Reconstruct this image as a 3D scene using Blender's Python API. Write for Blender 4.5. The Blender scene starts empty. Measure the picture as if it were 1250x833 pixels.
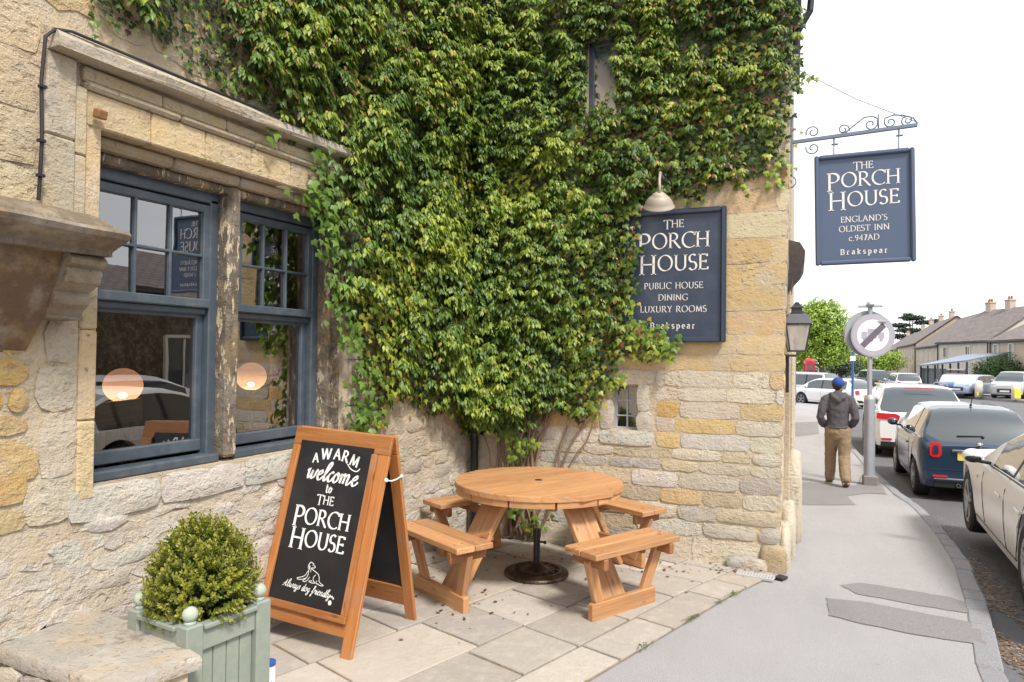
import bpy, bmesh, math, random
import numpy as np
from mathutils import Vector, Matrix, noise
SC = bpy.context.scene
COL = SC.collection
rnd = random.Random(7)
R = math.radians

# ------------------------------------------------------------------ camera
EYE = 1.65
YAW, PITCH, ROLL = R(22.5), .015, .013
FPX = 833.; SHIFT = 8.
r0 = Vector((math.cos(YAW), math.sin(YAW), 0))
fw = Vector((-math.sin(YAW)*math.cos(PITCH), math.cos(YAW)*math.cos(PITCH), math.sin(PITCH)))
u0 = r0.cross(fw)
cr, sr = math.cos(ROLL), math.sin(ROLL)
rt = (r0*cr + u0*sr).normalized()
up = rt.cross(fw).normalized()
cam = bpy.data.cameras.new('camera'); camo = bpy.data.objects.new('camera', cam); COL.objects.link(camo)
cam.lens = 24.0; cam.sensor_width = 36.0; cam.clip_end = 2000; cam.clip_start = .05
cam.lens = FPX/1250*36
cam.shift_y = SHIFT/1250
m3 = Matrix((rt, up, -fw)).transposed()
camo.matrix_world = Matrix.Translation((0, 0, EYE)) @ m3.to_4x4()
SC.camera = camo

# ------------------------------------------------------------------ world, sun, exposure
SUN_EL, SUN_AZ = R(52), R(128)          # azimuth measured clockwise from +Y
w = bpy.data.worlds.new('World'); SC.world = w; w.use_nodes = True
nt = w.node_tree; nt.nodes.clear()
def N(nt, t, **k):
    n = nt.nodes.new(t)
    for a, b in k.items(): setattr(n, a, b)
    return n
sky = N(nt, 'ShaderNodeTexSky', sky_type='NISHITA', sun_disc=False)
sky.sun_elevation = SUN_EL; sky.sun_rotation = SUN_AZ
tcw = N(nt, 'ShaderNodeTexCoord'); mpw = N(nt, 'ShaderNodeMapping'); mpw.inputs['Scale'].default_value = (1.6, 1.6, 3.2)
mpw.inputs['Location'].default_value = (.3, 1.7, .2)
nzw = N(nt, 'ShaderNodeTexNoise'); nzw.inputs['Scale'].default_value = 1.5; nzw.inputs['Detail'].default_value = 8; nzw.inputs['Roughness'].default_value = .55
rpw = N(nt, 'ShaderNodeValToRGB'); rpw.color_ramp.elements[0].position = .33; rpw.color_ramp.elements[1].position = .5
rpw.color_ramp.elements[0].color = (.8, .8, .8, 1)
bgs = N(nt, 'ShaderNodeBackground'); bgs.inputs['Strength'].default_value = .13
bgc = N(nt, 'ShaderNodeBackground'); bgc.inputs['Color'].default_value = (.96, .97, 1, 1); bgc.inputs['Strength'].default_value = 1.12
mxw = N(nt, 'ShaderNodeMixShader'); ow = N(nt, 'ShaderNodeOutputWorld')
L = nt.links.new
L(tcw.outputs['Generated'], mpw.inputs['Vector']); L(mpw.outputs['Vector'], nzw.inputs['Vector']); L(nzw.outputs['Fac'], rpw.inputs['Fac'])
L(sky.outputs[0], bgs.inputs['Color']); L(rpw.outputs['Color'], mxw.inputs['Fac']); L(bgs.outputs[0], mxw.inputs[1]); L(bgc.outputs[0], mxw.inputs[2]); L(mxw.outputs[0], ow.inputs['Surface'])
sl = bpy.data.lights.new('sun', 'SUN'); sl.energy = 3.1; sl.angle = R(11); sl.color = (1, .95, .87)
so = bpy.data.objects.new('sun', sl); COL.objects.link(so)
sdir = Vector((math.sin(SUN_AZ)*math.cos(SUN_EL), math.cos(SUN_AZ)*math.cos(SUN_EL), math.sin(SUN_EL)))
so.rotation_euler = sdir.to_track_quat('Z', 'Y').to_euler(); so.location = sdir*30
vs = SC.view_settings; vs.view_transform = 'Standard'; vs.look = 'None'; vs.exposure = 0.52; vs.gamma = 1

# ------------------------------------------------------------------ survey of the place: a picture position onto a real plane
def ray(px, py):
    return fw + rt*((px-625)/FPX) + up*((416.5+SHIFT-py)/FPX)
def onX(px, py, X):
    d = ray(px, py); t = X/d.x; return Vector((X, d.y*t, EYE+d.z*t))
def onY(px, py, Y):
    d = ray(px, py); t = Y/d.y; return Vector((d.x*t, Y, EYE+d.z*t))
GP = [(-80, 0), (5, 0), (12, -.38), (45, -.6), (900, -.6)]
def gz(Y):
    for (a, za), (b, zb) in zip(GP, GP[1:]):
        if Y <= b: return za+(zb-za)*(Y-a)/(b-a)
    return -.6
def gnd(px, py):
    d = ray(px, py); z = 0
    for _ in range(40):
        t = (z-EYE)/d.z; z = .5*z+.5*gz(d.y*t)
    return Vector((d.x*t, d.y*t, z))
def far(px, dist):
    d = ray(px, 441); return Vector((d.x*dist, d.y*dist, gz(d.y*dist)))

# ------------------------------------------------------------------ materials
def mat(name):
    m = bpy.data.materials.new(name); m.use_nodes = True
    return m, m.node_tree, m.node_tree.nodes['Principled BSDF'], m.node_tree.links.new
def mixc(nt, a, b, fac, mode='MIX'):
    n = nt.nodes.new('ShaderNodeMix'); n.data_type = 'RGBA'; n.blend_type = mode
    for s, v in ((n.inputs[6], a), (n.inputs[7], b), (n.inputs[0], fac)):
        if isinstance(v, (tuple, list)): s.default_value = (*v[:3], 1)
        elif isinstance(v, (int, float)): s.default_value = v
        else: nt.links.new(v, s)
    return n.outputs[2]
def noi(nt, sc, det=6, rough=.6, vec=None, dist=0):
    n = nt.nodes.new('ShaderNodeTexNoise'); n.inputs['Scale'].default_value = sc; n.inputs['Detail'].default_value = det
    n.inputs['Roughness'].default_value = rough; n.inputs['Distortion'].default_value = dist
    if vec is not None: nt.links.new(vec, n.inputs['Vector'])
    return n.outputs['Fac']
def ramp(nt, f, a, b, ca=(0, 0, 0), cb=(1, 1, 1)):
    n = nt.nodes.new('ShaderNodeValToRGB'); e = n.color_ramp.elements
    e[0].position = a; e[1].position = b; e[0].color = (*ca, 1); e[1].color = (*cb, 1); nt.links.new(f, n.inputs[0]); return n.outputs[0]
def mth(nt, op, a, b=None):
    n = nt.nodes.new('ShaderNodeMath'); n.operation = op
    for s, v in ((n.inputs[0], a), (n.inputs[1], b)):
        if v is None: continue
        if isinstance(v, (int, float)): s.default_value = v
        else: nt.links.new(v, s)
    return n.outputs[0]
def wpos(nt, scale=None):
    g = nt.nodes.new('ShaderNodeNewGeometry'); v = g.outputs['Position']
    if scale:
        m = nt.nodes.new('ShaderNodeMapping'); m.inputs['Scale'].default_value = scale; nt.links.new(v, m.inputs['Vector']); v = m.outputs['Vector']
    return v
def bump(nt, p, h, dist, strength=1.):
    b = nt.nodes.new('ShaderNodeBump'); b.inputs['Distance'].default_value = dist; b.inputs['Strength'].default_value = strength
    nt.links.new(h, b.inputs['Height']); nt.links.new(b.outputs[0], p.inputs['Normal'])

def stone_mat(name, objcol=True, base=(.6, .5, .36), dark=(.16, .13, .1), light=(.72, .68, .6), stain=.45, rel=.018, grime=.5, pits=.6, ochre=.45, wash=0):
    m, nt, p, L = mat(name)
    v = wpos(nt)
    if objcol:
        oi = nt.nodes.new('ShaderNodeObjectInfo'); c0 = oi.outputs['Color']
    else:
        c0 = mixc(nt, base, tuple(x*.85 for x in base), noi(nt, 2.5, vec=v))
    n1 = noi(nt, 9, 8, .65, v); n2 = noi(nt, 34, 6, .7, v); n3 = noi(nt, 3.1, 5, .6, v); n4 = noi(nt, 110, 3, .6, v)
    bed = noi(nt, 5, 6, .6, wpos(nt, (1, 1, 3.0)), 1.8)       # bedding of the oolite
    c = mixc(nt, c0, tuple(x*1.0 for x in light), ramp(nt, n1, .5, .78), 'MIX')
    c = mixc(nt, c0, c, .38)
    c = mixc(nt, c, mixc(nt, c0, (.62, .40, .17), .6), mth(nt, 'MULTIPLY', ramp(nt, noi(nt, 4.3, 5, .6, wpos(nt, (1.3, 1.3, 1))), .5, .66), ochre))
    c = mixc(nt, c, (.45, .41, .36), mth(nt, 'MULTIPLY', ramp(nt, n3, .5, .68), stain*.5))
    c = mixc(nt, c, dark, mth(nt, 'MULTIPLY', ramp(nt, n2, .58, .74), grime))
    c = mixc(nt, c, dark, mth(nt, 'MULTIPLY', ramp(nt, bed, .6, .72), .4*stain))
    if wash:
        sx_ = nt.nodes.new('ShaderNodeSeparateXYZ'); L(v, sx_.inputs[0])
        fz = mth(nt, 'MULTIPLY', mth(nt, 'ADD', sx_.outputs['Z'], mth(nt, 'MULTIPLY', n3, 1.1)), .4); lft = ramp(nt, mth(nt, 'MULTIPLY', sx_.outputs['X'], -.25), .66, .70, (.08, .08, .08), (1, 1, 1)); c = mixc(nt, c, (.64, .58, .50), mth(nt, 'MULTIPLY', lft, mth(nt, 'MULTIPLY', ramp(nt, fz, .50, .68, (1, 1, 1), (0, 0, 0)), wash)))
    L(c, p.inputs['Base Color']); p.inputs['Roughness'].default_value = .92; p.inputs['Specular IOR Level'].default_value = .2
    h = mth(nt, 'ADD', mth(nt, 'MULTIPLY', n1, 1.), mth(nt, 'MULTIPLY', n2, .85)); h = mth(nt, 'ADD', h, mth(nt, 'MULTIPLY', bed, .4)); h = mth(nt, 'ADD', h, mth(nt, 'MULTIPLY', n4, .3)); pit = ramp(nt, noi(nt, 21, 4, .55, wpos(nt, (1, 1, 1.7))), .36, .46); pm_ = mth(nt, 'MULTIPLY', mth(nt, 'SUBTRACT', 1., pit), mth(nt, 'MULTIPLY', ramp(nt, noi(nt, 2.3, 4, .6, v), .45, .62), pits)); h = mth(nt, 'SUBTRACT', h, mth(nt, 'MULTIPLY', pm_, .6))
    c = mixc(nt, c, tuple(x*1.3 for x in dark), mth(nt, 'MULTIPLY', pm_, .5)); L(c, p.inputs['Base Color'])
    bump(nt, p, h, rel, .9)
    return m
M = {}
M['stone'] = stone_mat('limestone')
M['rubble'] = stone_mat('worn_rubble', wash=.4, ochre=.3, rel=.024, stain=.6, grime=.45)
M['dressed'] = stone_mat('dressed_stone', objcol=True, pits=.5, ochre=.4, rel=.015, stain=1.0, grime=1.0, dark=(.12, .085, .055))
M['mortar'] = stone_mat('lime_mortar', False, wash=.5, ochre=.35, base=(.61, .50, .36), light=(.72, .65, .55), rel=.02, stain=.35, grime=.3)
M['ashlar'] = stone_mat('sawn_limestone', rel=.009, stain=.95, grime=.7, pits=.9, ochre=.55, light=(.64, .56, .44))
M['wash'] = stone_mat('lime_washed_rubble', False, base=(.60, .545, .48), light=(.74, .7, .65), rel=.035, stain=.5, grime=.3)
M['peel'] = stone_mat('blackened_peeling_stone', False, base=(.16, .13, .10), light=(.70, .60, .46), dark=(.02, .016, .014), rel=.02, stain=.5, grime=1.0)
_n = M['peel'].node_tree; _p = _n.nodes['Principled BSDF']; _c = _p.inputs['Base Color'].links[0].from_socket
_n.links.new(mixc(_n, _c, (.58, .48, .34), ramp(_n, noi(_n, 30, 6, .65, wpos(_n, (1, 1, .3))), .56, .60)), _p.inputs['Base Color'])
M['dirt'] = stone_mat('joint_dirt', False, base=(.24, .19, .15), light=(.36, .32, .27), rel=.01)

def wood_mat(name, c1, c2, c3, rough=.5):
    m, nt, p, L = mat(name)
    uv = nt.nodes.new('ShaderNodeUVMap'); mp = nt.nodes.new('ShaderNodeMapping'); mp.inputs['Scale'].default_value = (1.3, 22, 1); L(uv.outputs[0], mp.inputs['Vector'])
    mp2 = nt.nodes.new('ShaderNodeMapping'); mp2.inputs['Scale'].default_value = (4, 160, 1); L(uv.outputs[0], mp2.inputs['Vector'])
    g = noi(nt, 1.6, 5, .6, mp.outputs[0], 1.1); f = noi(nt, 1.5, 4, .6, mp2.outputs[0], .3)
    mp3 = nt.nodes.new('ShaderNodeMapping'); mp3.inputs['Scale'].default_value = (5, 13, 1); L(uv.outputs[0], mp3.inputs['Vector'])
    vo = nt.nodes.new('ShaderNodeTexVoronoi'); vo.inputs['Scale'].default_value = 1.; L(mp3.outputs[0], vo.inputs['Vector'])
    oi = nt.nodes.new('ShaderNodeObjectInfo')
    c = mixc(nt, c1, c2, ramp(nt, g, .35, .65)); c = mixc(nt, c, c3, mth(nt, 'MULTIPLY', ramp(nt, f, .5, .75), .5))
    c = mixc(nt, c, c3, ramp(nt, vo.outputs['Distance'], .06, .16, (.85, .85, .85), (0, 0, 0)))
    hs = nt.nodes.new('ShaderNodeHueSaturation'); L(c, hs.inputs['Color']); L(mth(nt, 'ADD', mth(nt, 'MULTIPLY', oi.outputs['Random'], .35), .82), hs.inputs['Value'])
    c = mixc(nt, hs.outputs[0], (.3, .26, .22), mth(nt, 'MULTIPLY', ramp(nt, noi(nt, 5, 5, .6, wpos(nt)), .55, .75), .35))
    L(c, p.inputs['Base Color']); p.inputs['Roughness'].default_value = rough
    bump(nt, p, mth(nt, 'ADD', g, f), .0025, .8)
    return m
M['table_wood'] = wood_mat('weathered_table_timber', (.57, .31, .14), (.45, .21, .085), (.22, .095, .04), .5)
M['board_wood'] = wood_mat('varnished_orange_timber', (.47, .20, .065), (.37, .135, .038), (.17, .06, .02), .38)
M['leg_wood'] = wood_mat('brown_leg_timber', (.36, .155, .06), (.27, .105, .04), (.12, .045, .02), .5)
M['chair_wood'] = wood_mat('dark_chair_timber', (.2, .09, .04), (.14, .06, .03), (.05, .02, .01), .4)

def paint(name, col, rough=.4, metal=0, var=.12, coat=0, spec=.5, bmp=.0006, sc=14, dirt=None, dirtf=.4):
    m, nt, p, L = mat(name)
    v = wpos(nt); n = noi(nt, sc, 6, .65, v); n2 = noi(nt, sc*.2, 4, .6, v)
    c = mixc(nt, tuple(x*(1-var) for x in col), tuple(min(1, x*(1+var)) for x in col), n)
    if dirt: c = mixc(nt, c, dirt, mth(nt, 'MULTIPLY', ramp(nt, mth(nt, 'MULTIPLY', mth(nt, 'ADD', n, n2), .5), .48, .66), dirtf))
    L(c, p.inputs['Base Color']); p.inputs['Metallic'].default_value = metal
    L(mth(nt, 'ADD', mth(nt, 'MULTIPLY', n, .2), rough-.1), p.inputs['Roughness'])
    p.inputs['Coat Weight'].default_value = coat; p.inputs['Coat Roughness'].default_value = .09; p.inputs['Specular IOR Level'].default_value = spec
    if bmp: bump(nt, p, n, bmp)
    return m
M['blue'] = paint('blue_grey_gloss_paint', (.062, .081, .103), .4, dirt=(.2, .22, .23), dirtf=.25, var=.15)
M['signblue'] = paint('navy_sign_paint', (.03, .044, .075), .42, var=.15, dirt=(.10, .115, .14), dirtf=.5, sc=5)
M['signframe'] = paint('navy_frame_paint', (.028, .043, .075), .35, var=.2)
M['hangblue'] = paint('sun_faded_sign_paint', (.075, .105, .175), .45, var=.08, sc=4)
M['letter'] = paint('cream_lettering', (.78, .74, .68), .6, var=.06)
M['chalk'] = paint('white_chalk_paint', (.82, .82, .8), .8, var=.1, sc=60)
M['chalkboard'] = paint('black_board_panel', (.012, .012, .014), .55, var=.5, sc=4, dirt=(.04, .04, .045), dirtf=.5)
M['sage'] = paint('sage_green_paint', (.25, .285, .24), .6, var=.1, dirt=(.33, .34, .28), dirtf=.6, bmp=.002, sc=20)
M['ball'] = paint('worn_ball_paint', (.38, .44, .36), .7, var=.15, dirt=(.5, .46, .4), dirtf=.7, bmp=.003, sc=45)
M['black'] = paint('black_metal', (.012, .012, .014), .4, var=.3)
M['bronze'] = paint('bronzed_cast_iron', (.06, .04, .028), .38, .7, var=.5, sc=50, dirt=(.2, .13, .08), dirtf=.6, bmp=.002)
M['iron'] = paint('grey_blue_ironwork', (.17, .2, .26), .45, .3)
M['lampgrey'] = paint('aged_lamp_metal', (.40, .35, .28), .6, .15, var=.25, sc=20, dirt=(.3, .25, .2))
M['lantern'] = paint('dark_lantern_metal', (.05, .05, .06), .4, .4)
M['leadstone'] = paint('dark_weathered_stone', (.10, .085, .075), .8, var=.4, bmp=.01, sc=12)
M['pole'] = paint('galvanised_post', (.43, .45, .5), .45, .35, var=.1, dirt=(.3, .3, .32))
M['signgrey'] = paint('grey_sign_back', (.36, .38, .42), .5, .2)
M['signwhite'] = paint('sign_white', (.8, .79, .82), .4, var=.04)
M['signdark'] = paint('sign_dark_band', (.14, .12, .15), .5)
M['signmid'] = paint('sign_grey_print', (.4, .38, .44), .5)
M['tyre'] = paint('tyre_rubber', (.018, .018, .02), .8, var=.3)
M['rim'] = paint('alloy_rim', (.3, .3, .31), .35, .8, var=.2, sc=30)
M['trim'] = paint('black_trim', (.012, .012, .014), .5)
M['chrome'] = paint('chrome', (.75, .75, .78), .12, 1, var=.03, bmp=0)
M['redlight'] = paint('red_lamp_lens', (.6, .015, .02), .2, coat=1)
M['orange'] = paint('orange_lens', (.7, .2, .02), .3)
M['plate'] = paint('yellow_plate', (.75, .58, .12), .4, var=.05)
M['plate_w'] = paint('white_plate', (.75, .75, .72), .4, var=.05)
M['lensw'] = paint('headlamp_lens', (.6, .62, .66), .1, .3, coat=1)
M['red'] = paint('red_gloss_paint', (.45, .012, .02), .35, coat=.4)
M['bluepost'] = paint('blue_post_paint', (.03, .13, .32), .4)
M['cream'] = paint('cream_bollard', (.72, .68, .58), .5)
M['yellow'] = paint('yellow_reflector', (.8, .62, .04), .4)
M['white'] = paint('white_plastic', (.8, .8, .8), .35, var=.03)
M['bluecap'] = paint('blue_plastic', (.03, .09, .36), .35)
M['skin'] = paint('skin', (.5, .27, .19), .55, var=.1)
M['hair'] = paint('dark_hair', (.035, .022, .015), .7, var=.4, sc=90, bmp=.004)
M['hoodie'] = paint('grey_jersey', (.085, .078, .088), .9, var=.25, bmp=.008, sc=16)
M['khaki'] = paint('khaki_cotton', (.27, .195, .12), .9, var=.15, bmp=.012, sc=13)
M['shoe'] = paint('brown_shoe', (.09, .065, .045), .7, var=.3)
M['sole'] = paint('pale_sole', (.4, .36, .3), .7)
M['cap'] = paint('blue_cap_cloth', (.015, .06, .3), .8, var=.15, sc=40)
M['jeans'] = paint('denim', (.07, .16, .33), .85, var=.2)
M['coat'] = paint('dark_coat', (.05, .055, .06), .9)
M['bark'] = paint('bark', (.15, .115, .085), .95, var=.4, bmp=.03, sc=18)
M['stem'] = paint('ivy_stem', (.26, .17, .12), .95, var=.35, bmp=.01, sc=30)
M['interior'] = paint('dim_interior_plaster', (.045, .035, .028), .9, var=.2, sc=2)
M['floorwood'] = paint('dark_floor', (.05, .03, .02), .6)
M['curtain'] = paint('pink_brown_curtain', (.35, .24, .2), .9, var=.15, sc=6)
M['leadframe'] = paint('pale_window_bar', (.36, .38, .42), .5)
M['darkglass'] = paint('dark_backing', (.012, .013, .016), .3)
M['twig'] = paint('dry_leaf', (.25, .12, .05), .8, var=.6, sc=30)
M['drain'] = paint('grey_drain_grate', (.45, .44, .44), .6)
M['slateroof'] = None
# car paints
def car_paint(name, col, metal=.3):
    m = paint(name, col, .28, metal, var=.02, coat=1, bmp=0); p = m.node_tree.nodes['Principled BSDF']; m.node_tree.links.remove(p.inputs['Roughness'].links[0]); p.inputs['Roughness'].default_value = .3; return m
M['navy'] = car_paint('deep_blue_car_paint', (.008, .030, .065), .1)
M['whitecar'] = car_paint('white_car_paint', (.78, .78, .79), 0)
M['silver'] = car_paint('pale_silver_car_paint', (.74, .735, .745), .08)
M['silver'].node_tree.nodes['Principled BSDF'].inputs['Coat Weight'].default_value = .35; M['silver'].node_tree.nodes['Principled BSDF'].inputs['Coat Roughness'].default_value = .2
M['silver2'] = car_paint('silver_grey_car_paint', (.46, .46, .46), .2)
M['darkcar'] = car_paint('dark_grey_car_paint', (.045, .05, .065), .4)
M['bluecar'] = car_paint('mid_blue_car_paint', (.05, .11, .24), .5)
M['palebluecar'] = car_paint('pale_blue_car_paint', (.35, .42, .55), .5)

def glass(name, tint=(.9, .93, .95), refl=1.6, rough=.0, dark=None):
    m, nt, p, L = mat(name); nt.nodes.remove(p)
    out = nt.nodes['Material Output']
    fr = nt.nodes.new('ShaderNodeFresnel'); fr.inputs[0].default_value = 1.5
    f = mth(nt, 'MINIMUM', mth(nt, 'MULTIPLY', fr.outputs[0], refl), 1.)
    g = nt.nodes.new('ShaderNodeBsdfGlossy'); g.inputs['Roughness'].default_value = rough
    if dark is None:
        t = nt.nodes.new('ShaderNodeBsdfTransparent'); t.inputs[0].default_value = (*tint, 1)
    else:
        t = nt.nodes.new('ShaderNodeBsdfPrincipled'); t.inputs['Base Color'].default_value = (*dark, 1); t.inputs['Roughness'].default_value = .3
    mx = nt.nodes.new('ShaderNodeMixShader'); L(f, mx.inputs[0]); L(t.outputs[0], mx.inputs[1]); L(g.outputs[0], mx.inputs[2]); L(mx.outputs[0], out.inputs[0])
    bp = nt.nodes.new('ShaderNodeBump'); bp.inputs['Distance'].default_value = .0006; L(noi(nt, 2.2, 2, .5, wpos(nt)), bp.inputs['Height']); L(bp.outputs[0], g.inputs['Normal'])
    return m
M['pane'] = glass('window_pane', (.72, .75, .78), 7.)
M['carglass'] = glass('car_glass', refl=2.2, dark=(.02, .035, .045))
def frosted():
    m, nt, p, L = mat('pale_lantern_glass'); nt.nodes.remove(p); a = nt.nodes.new('ShaderNodeBsdfTransparent'); b = nt.nodes.new('ShaderNodeBsdfTranslucent'); b.inputs[0].default_value = (.95, .88, .82, 1); d = nt.nodes.new('ShaderNodeBsdfDiffuse'); d.inputs[0].default_value = (.8, .72, .66, 1)
    c = nt.nodes.new('ShaderNodeMixShader'); c.inputs[0].default_value = .5; L(b.outputs[0], c.inputs[1]); L(d.outputs[0], c.inputs[2]); e = nt.nodes.new('ShaderNodeMixShader'); e.inputs[0].default_value = .55; L(a.outputs[0], e.inputs[1]); L(c.outputs[0], e.inputs[2]); L(e.outputs[0], nt.nodes['Material Output'].inputs[0]); return m
M['lampglass'] = frosted()
def globe_mat():
    m, nt, p, L = mat('pink_globe_glass'); nt.nodes.remove(p); out = nt.nodes['Material Output']
    a = nt.nodes.new('ShaderNodeBsdfTransparent'); b = nt.nodes.new('ShaderNodeBsdfTranslucent'); b.inputs[0].default_value = (.92, .68, .60, 1)
    tc = nt.nodes.new('ShaderNodeTexCoord'); sp = nt.nodes.new('ShaderNodeSeparateXYZ'); L(tc.outputs['Object'], sp.inputs[0])
    g = ramp(nt, mth(nt, 'MULTIPLY', mth(nt, 'SUBTRACT', sp.outputs['Z'], .50), 4.5), .05, .75, (1.9, .95, .42), (.06, .032, .03)); em = nt.nodes.new('ShaderNodeEmission'); em.inputs['Strength'].default_value = 1.1; L(g, em.inputs[0])  # bulb glow put into the glass as emission, strong low down, faint above
    ad = nt.nodes.new('ShaderNodeAddShader'); L(b.outputs[0], ad.inputs[0]); L(em.outputs[0], ad.inputs[1]); b = ad
    c = nt.nodes.new('ShaderNodeMixShader'); c.inputs[0].default_value = .48; L(a.outputs[0], c.inputs[1]); L(b.outputs[0], c.inputs[2]); L(c.outputs[0], out.inputs[0]); return m
M['globe'] = globe_mat()
def emit(name, col, s):
    m, nt, p, L = mat(name); p.inputs['Emission Color'].default_value = (*col, 1); p.inputs['Emission Strength'].default_value = s; p.inputs['Base Color'].default_value = (*col, 1); return m
M['bulb'] = emit('lit_bulb', (1, .62, .30), 24)

def ground_mat(name, c1, c2, spk, rel=.004, warm=None):
    m, nt, p, L = mat(name); v = wpos(nt)
    a = noi(nt, 1.1, 6, .6, v); b = noi(nt, 170, 3, .7, v); d = noi(nt, 14, 6, .65, v)
    c = mixc(nt, c1, c2, ramp(nt, a, .35, .65)); c = mixc(nt, c, spk, mth(nt, 'MULTIPLY', ramp(nt, b, .52, .6), .8))
    c = mixc(nt, c, tuple(x*.62 for x in c1), mth(nt, 'MULTIPLY', ramp(nt, b, .48, .40), .8))
    c = mixc(nt, c, tuple(x*.72 for x in c1), mth(nt, 'MULTIPLY', ramp(nt, d, .56, .7), .35))
    vo = nt.nodes.new('ShaderNodeTexVoronoi'); vo.feature = 'DISTANCE_TO_EDGE'; vo.inputs['Scale'].default_value = .55
    ad = nt.nodes.new('ShaderNodeVectorMath'); ad.operation = 'ADD'; L(v, ad.inputs[0]); nv_ = nt.nodes.new('ShaderNodeTexNoise'); nv_.inputs['Scale'].default_value = 2.5; nv_.inputs['Detail'].default_value = 6; L(v, nv_.inputs['Vector']); L(nv_.outputs['Color'], ad.inputs[1]); L(ad.outputs[0], vo.inputs['Vector'])
    crk = mth(nt, 'MULTIPLY', ramp(nt, vo.outputs['Distance'], .002, .007, (1, 1, 1), (0, 0, 0)), ramp(nt, noi(nt, .9, 3, .5, v), .5, .6))
    gum = nt.nodes.new('ShaderNodeTexVoronoi'); gum.inputs['Scale'].default_value = 2.6; L(v, gum.inputs['Vector'])
    c = mixc(nt, c, tuple(x*.6 for x in c1), ramp(nt, gum.outputs['Distance'], .03, .045, (.5, .5, .5), (0, 0, 0)))
    c = mixc(nt, c, tuple(x*.74 for x in c1), mth(nt, 'MULTIPLY', ramp(nt, noi(nt, .55, 7, .7, wpos(nt, (1.6, .5, 1))), .5, .62), .5))
    L(c, p.inputs['Base Color']); p.inputs['Roughness'].default_value = .88; p.inputs['Specular IOR Level'].default_value = .3
    bump(nt, p, b, rel); return m
M['road'] = ground_mat('road_asphalt', (.15, .15, .16), (.19, .19, .2), (.27, .27, .28))
M['roadfar'] = ground_mat('worn_road_asphalt', (.2, .2, .22), (.24, .24, .26), (.3, .3, .32))
M['pave'] = ground_mat('pale_pavement_asphalt', (.40, .385, .39), (.455, .44, .445), (.62, .60, .60))
M['patch'] = ground_mat('grey_asphalt_repair', (.27, .255, .26), (.31, .29, .295), (.4, .38, .38))
M['patch2'] = ground_mat('worn_kerbside_asphalt', (.28, .26, .26), (.33, .3, .3), (.42, .4, .4))
M['granite'] = ground_mat('granite', (.34, .34, .36), (.42, .42, .44), (.55, .54, .55), .008)
M['flag'] = stone_mat('flagstone', True, pits=.0, ochre=.06, rel=.009, stain=.35, light=(.66, .6, .53), grime=.22)
def leaf_mat(name, rough=.42, tr=.34):
    m, nt, p, L = mat(name)
    a = nt.nodes.new('ShaderNodeAttribute'); a.attribute_name = 'Col'
    L(a.outputs['Color'], p.inputs['Base Color']); p.inputs['Roughness'].default_value = rough; p.inputs['Specular IOR Level'].default_value = .45
    t = nt.nodes.new('ShaderNodeBsdfTranslucent'); L(mixc(nt, a.outputs['Color'], (1., 1., .3), .5, 'MULTIPLY'), t.inputs[0])
    mx = nt.nodes.new('ShaderNodeMixShader'); mx.inputs[0].default_value = tr
    L(p.outputs[0], mx.inputs[1]); L(t.outputs[0], mx.inputs[2]); L(mx.outputs[0], nt.nodes['Material Output'].inputs[0]); return m
M['leaf'] = leaf_mat('ivy_leaf'); M['treeleaf'] = leaf_mat('tree_leaf', .6, .35)
def roof_mat():
    m, nt, p, L = mat('stone_slate_roof'); v = wpos(nt, (1, 1, 1))
    b = nt.nodes.new('ShaderNodeTexBrick'); b.inputs['Scale'].default_value = 1.6; b.inputs['Color1'].default_value = (.17, .14, .135, 1); b.inputs['Color2'].default_value = (.235, .195, .18, 1); b.inputs['Mortar'].default_value = (.08, .07, .07, 1)
    uv = nt.nodes.new('ShaderNodeUVMap'); L(uv.outputs[0], b.inputs['Vector']); b.inputs['Mortar Size'].default_value = .03
    c = mixc(nt, b.outputs['Color'], (.28, .25, .2), mth(nt, 'MULTIPLY', ramp(nt, noi(nt, 1.5, 6, .7, v), .5, .7), .5))
    L(c, p.inputs['Base Color']); p.inputs['Roughness'].default_value = .85; return m
M['roof'] = roof_mat()

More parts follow.
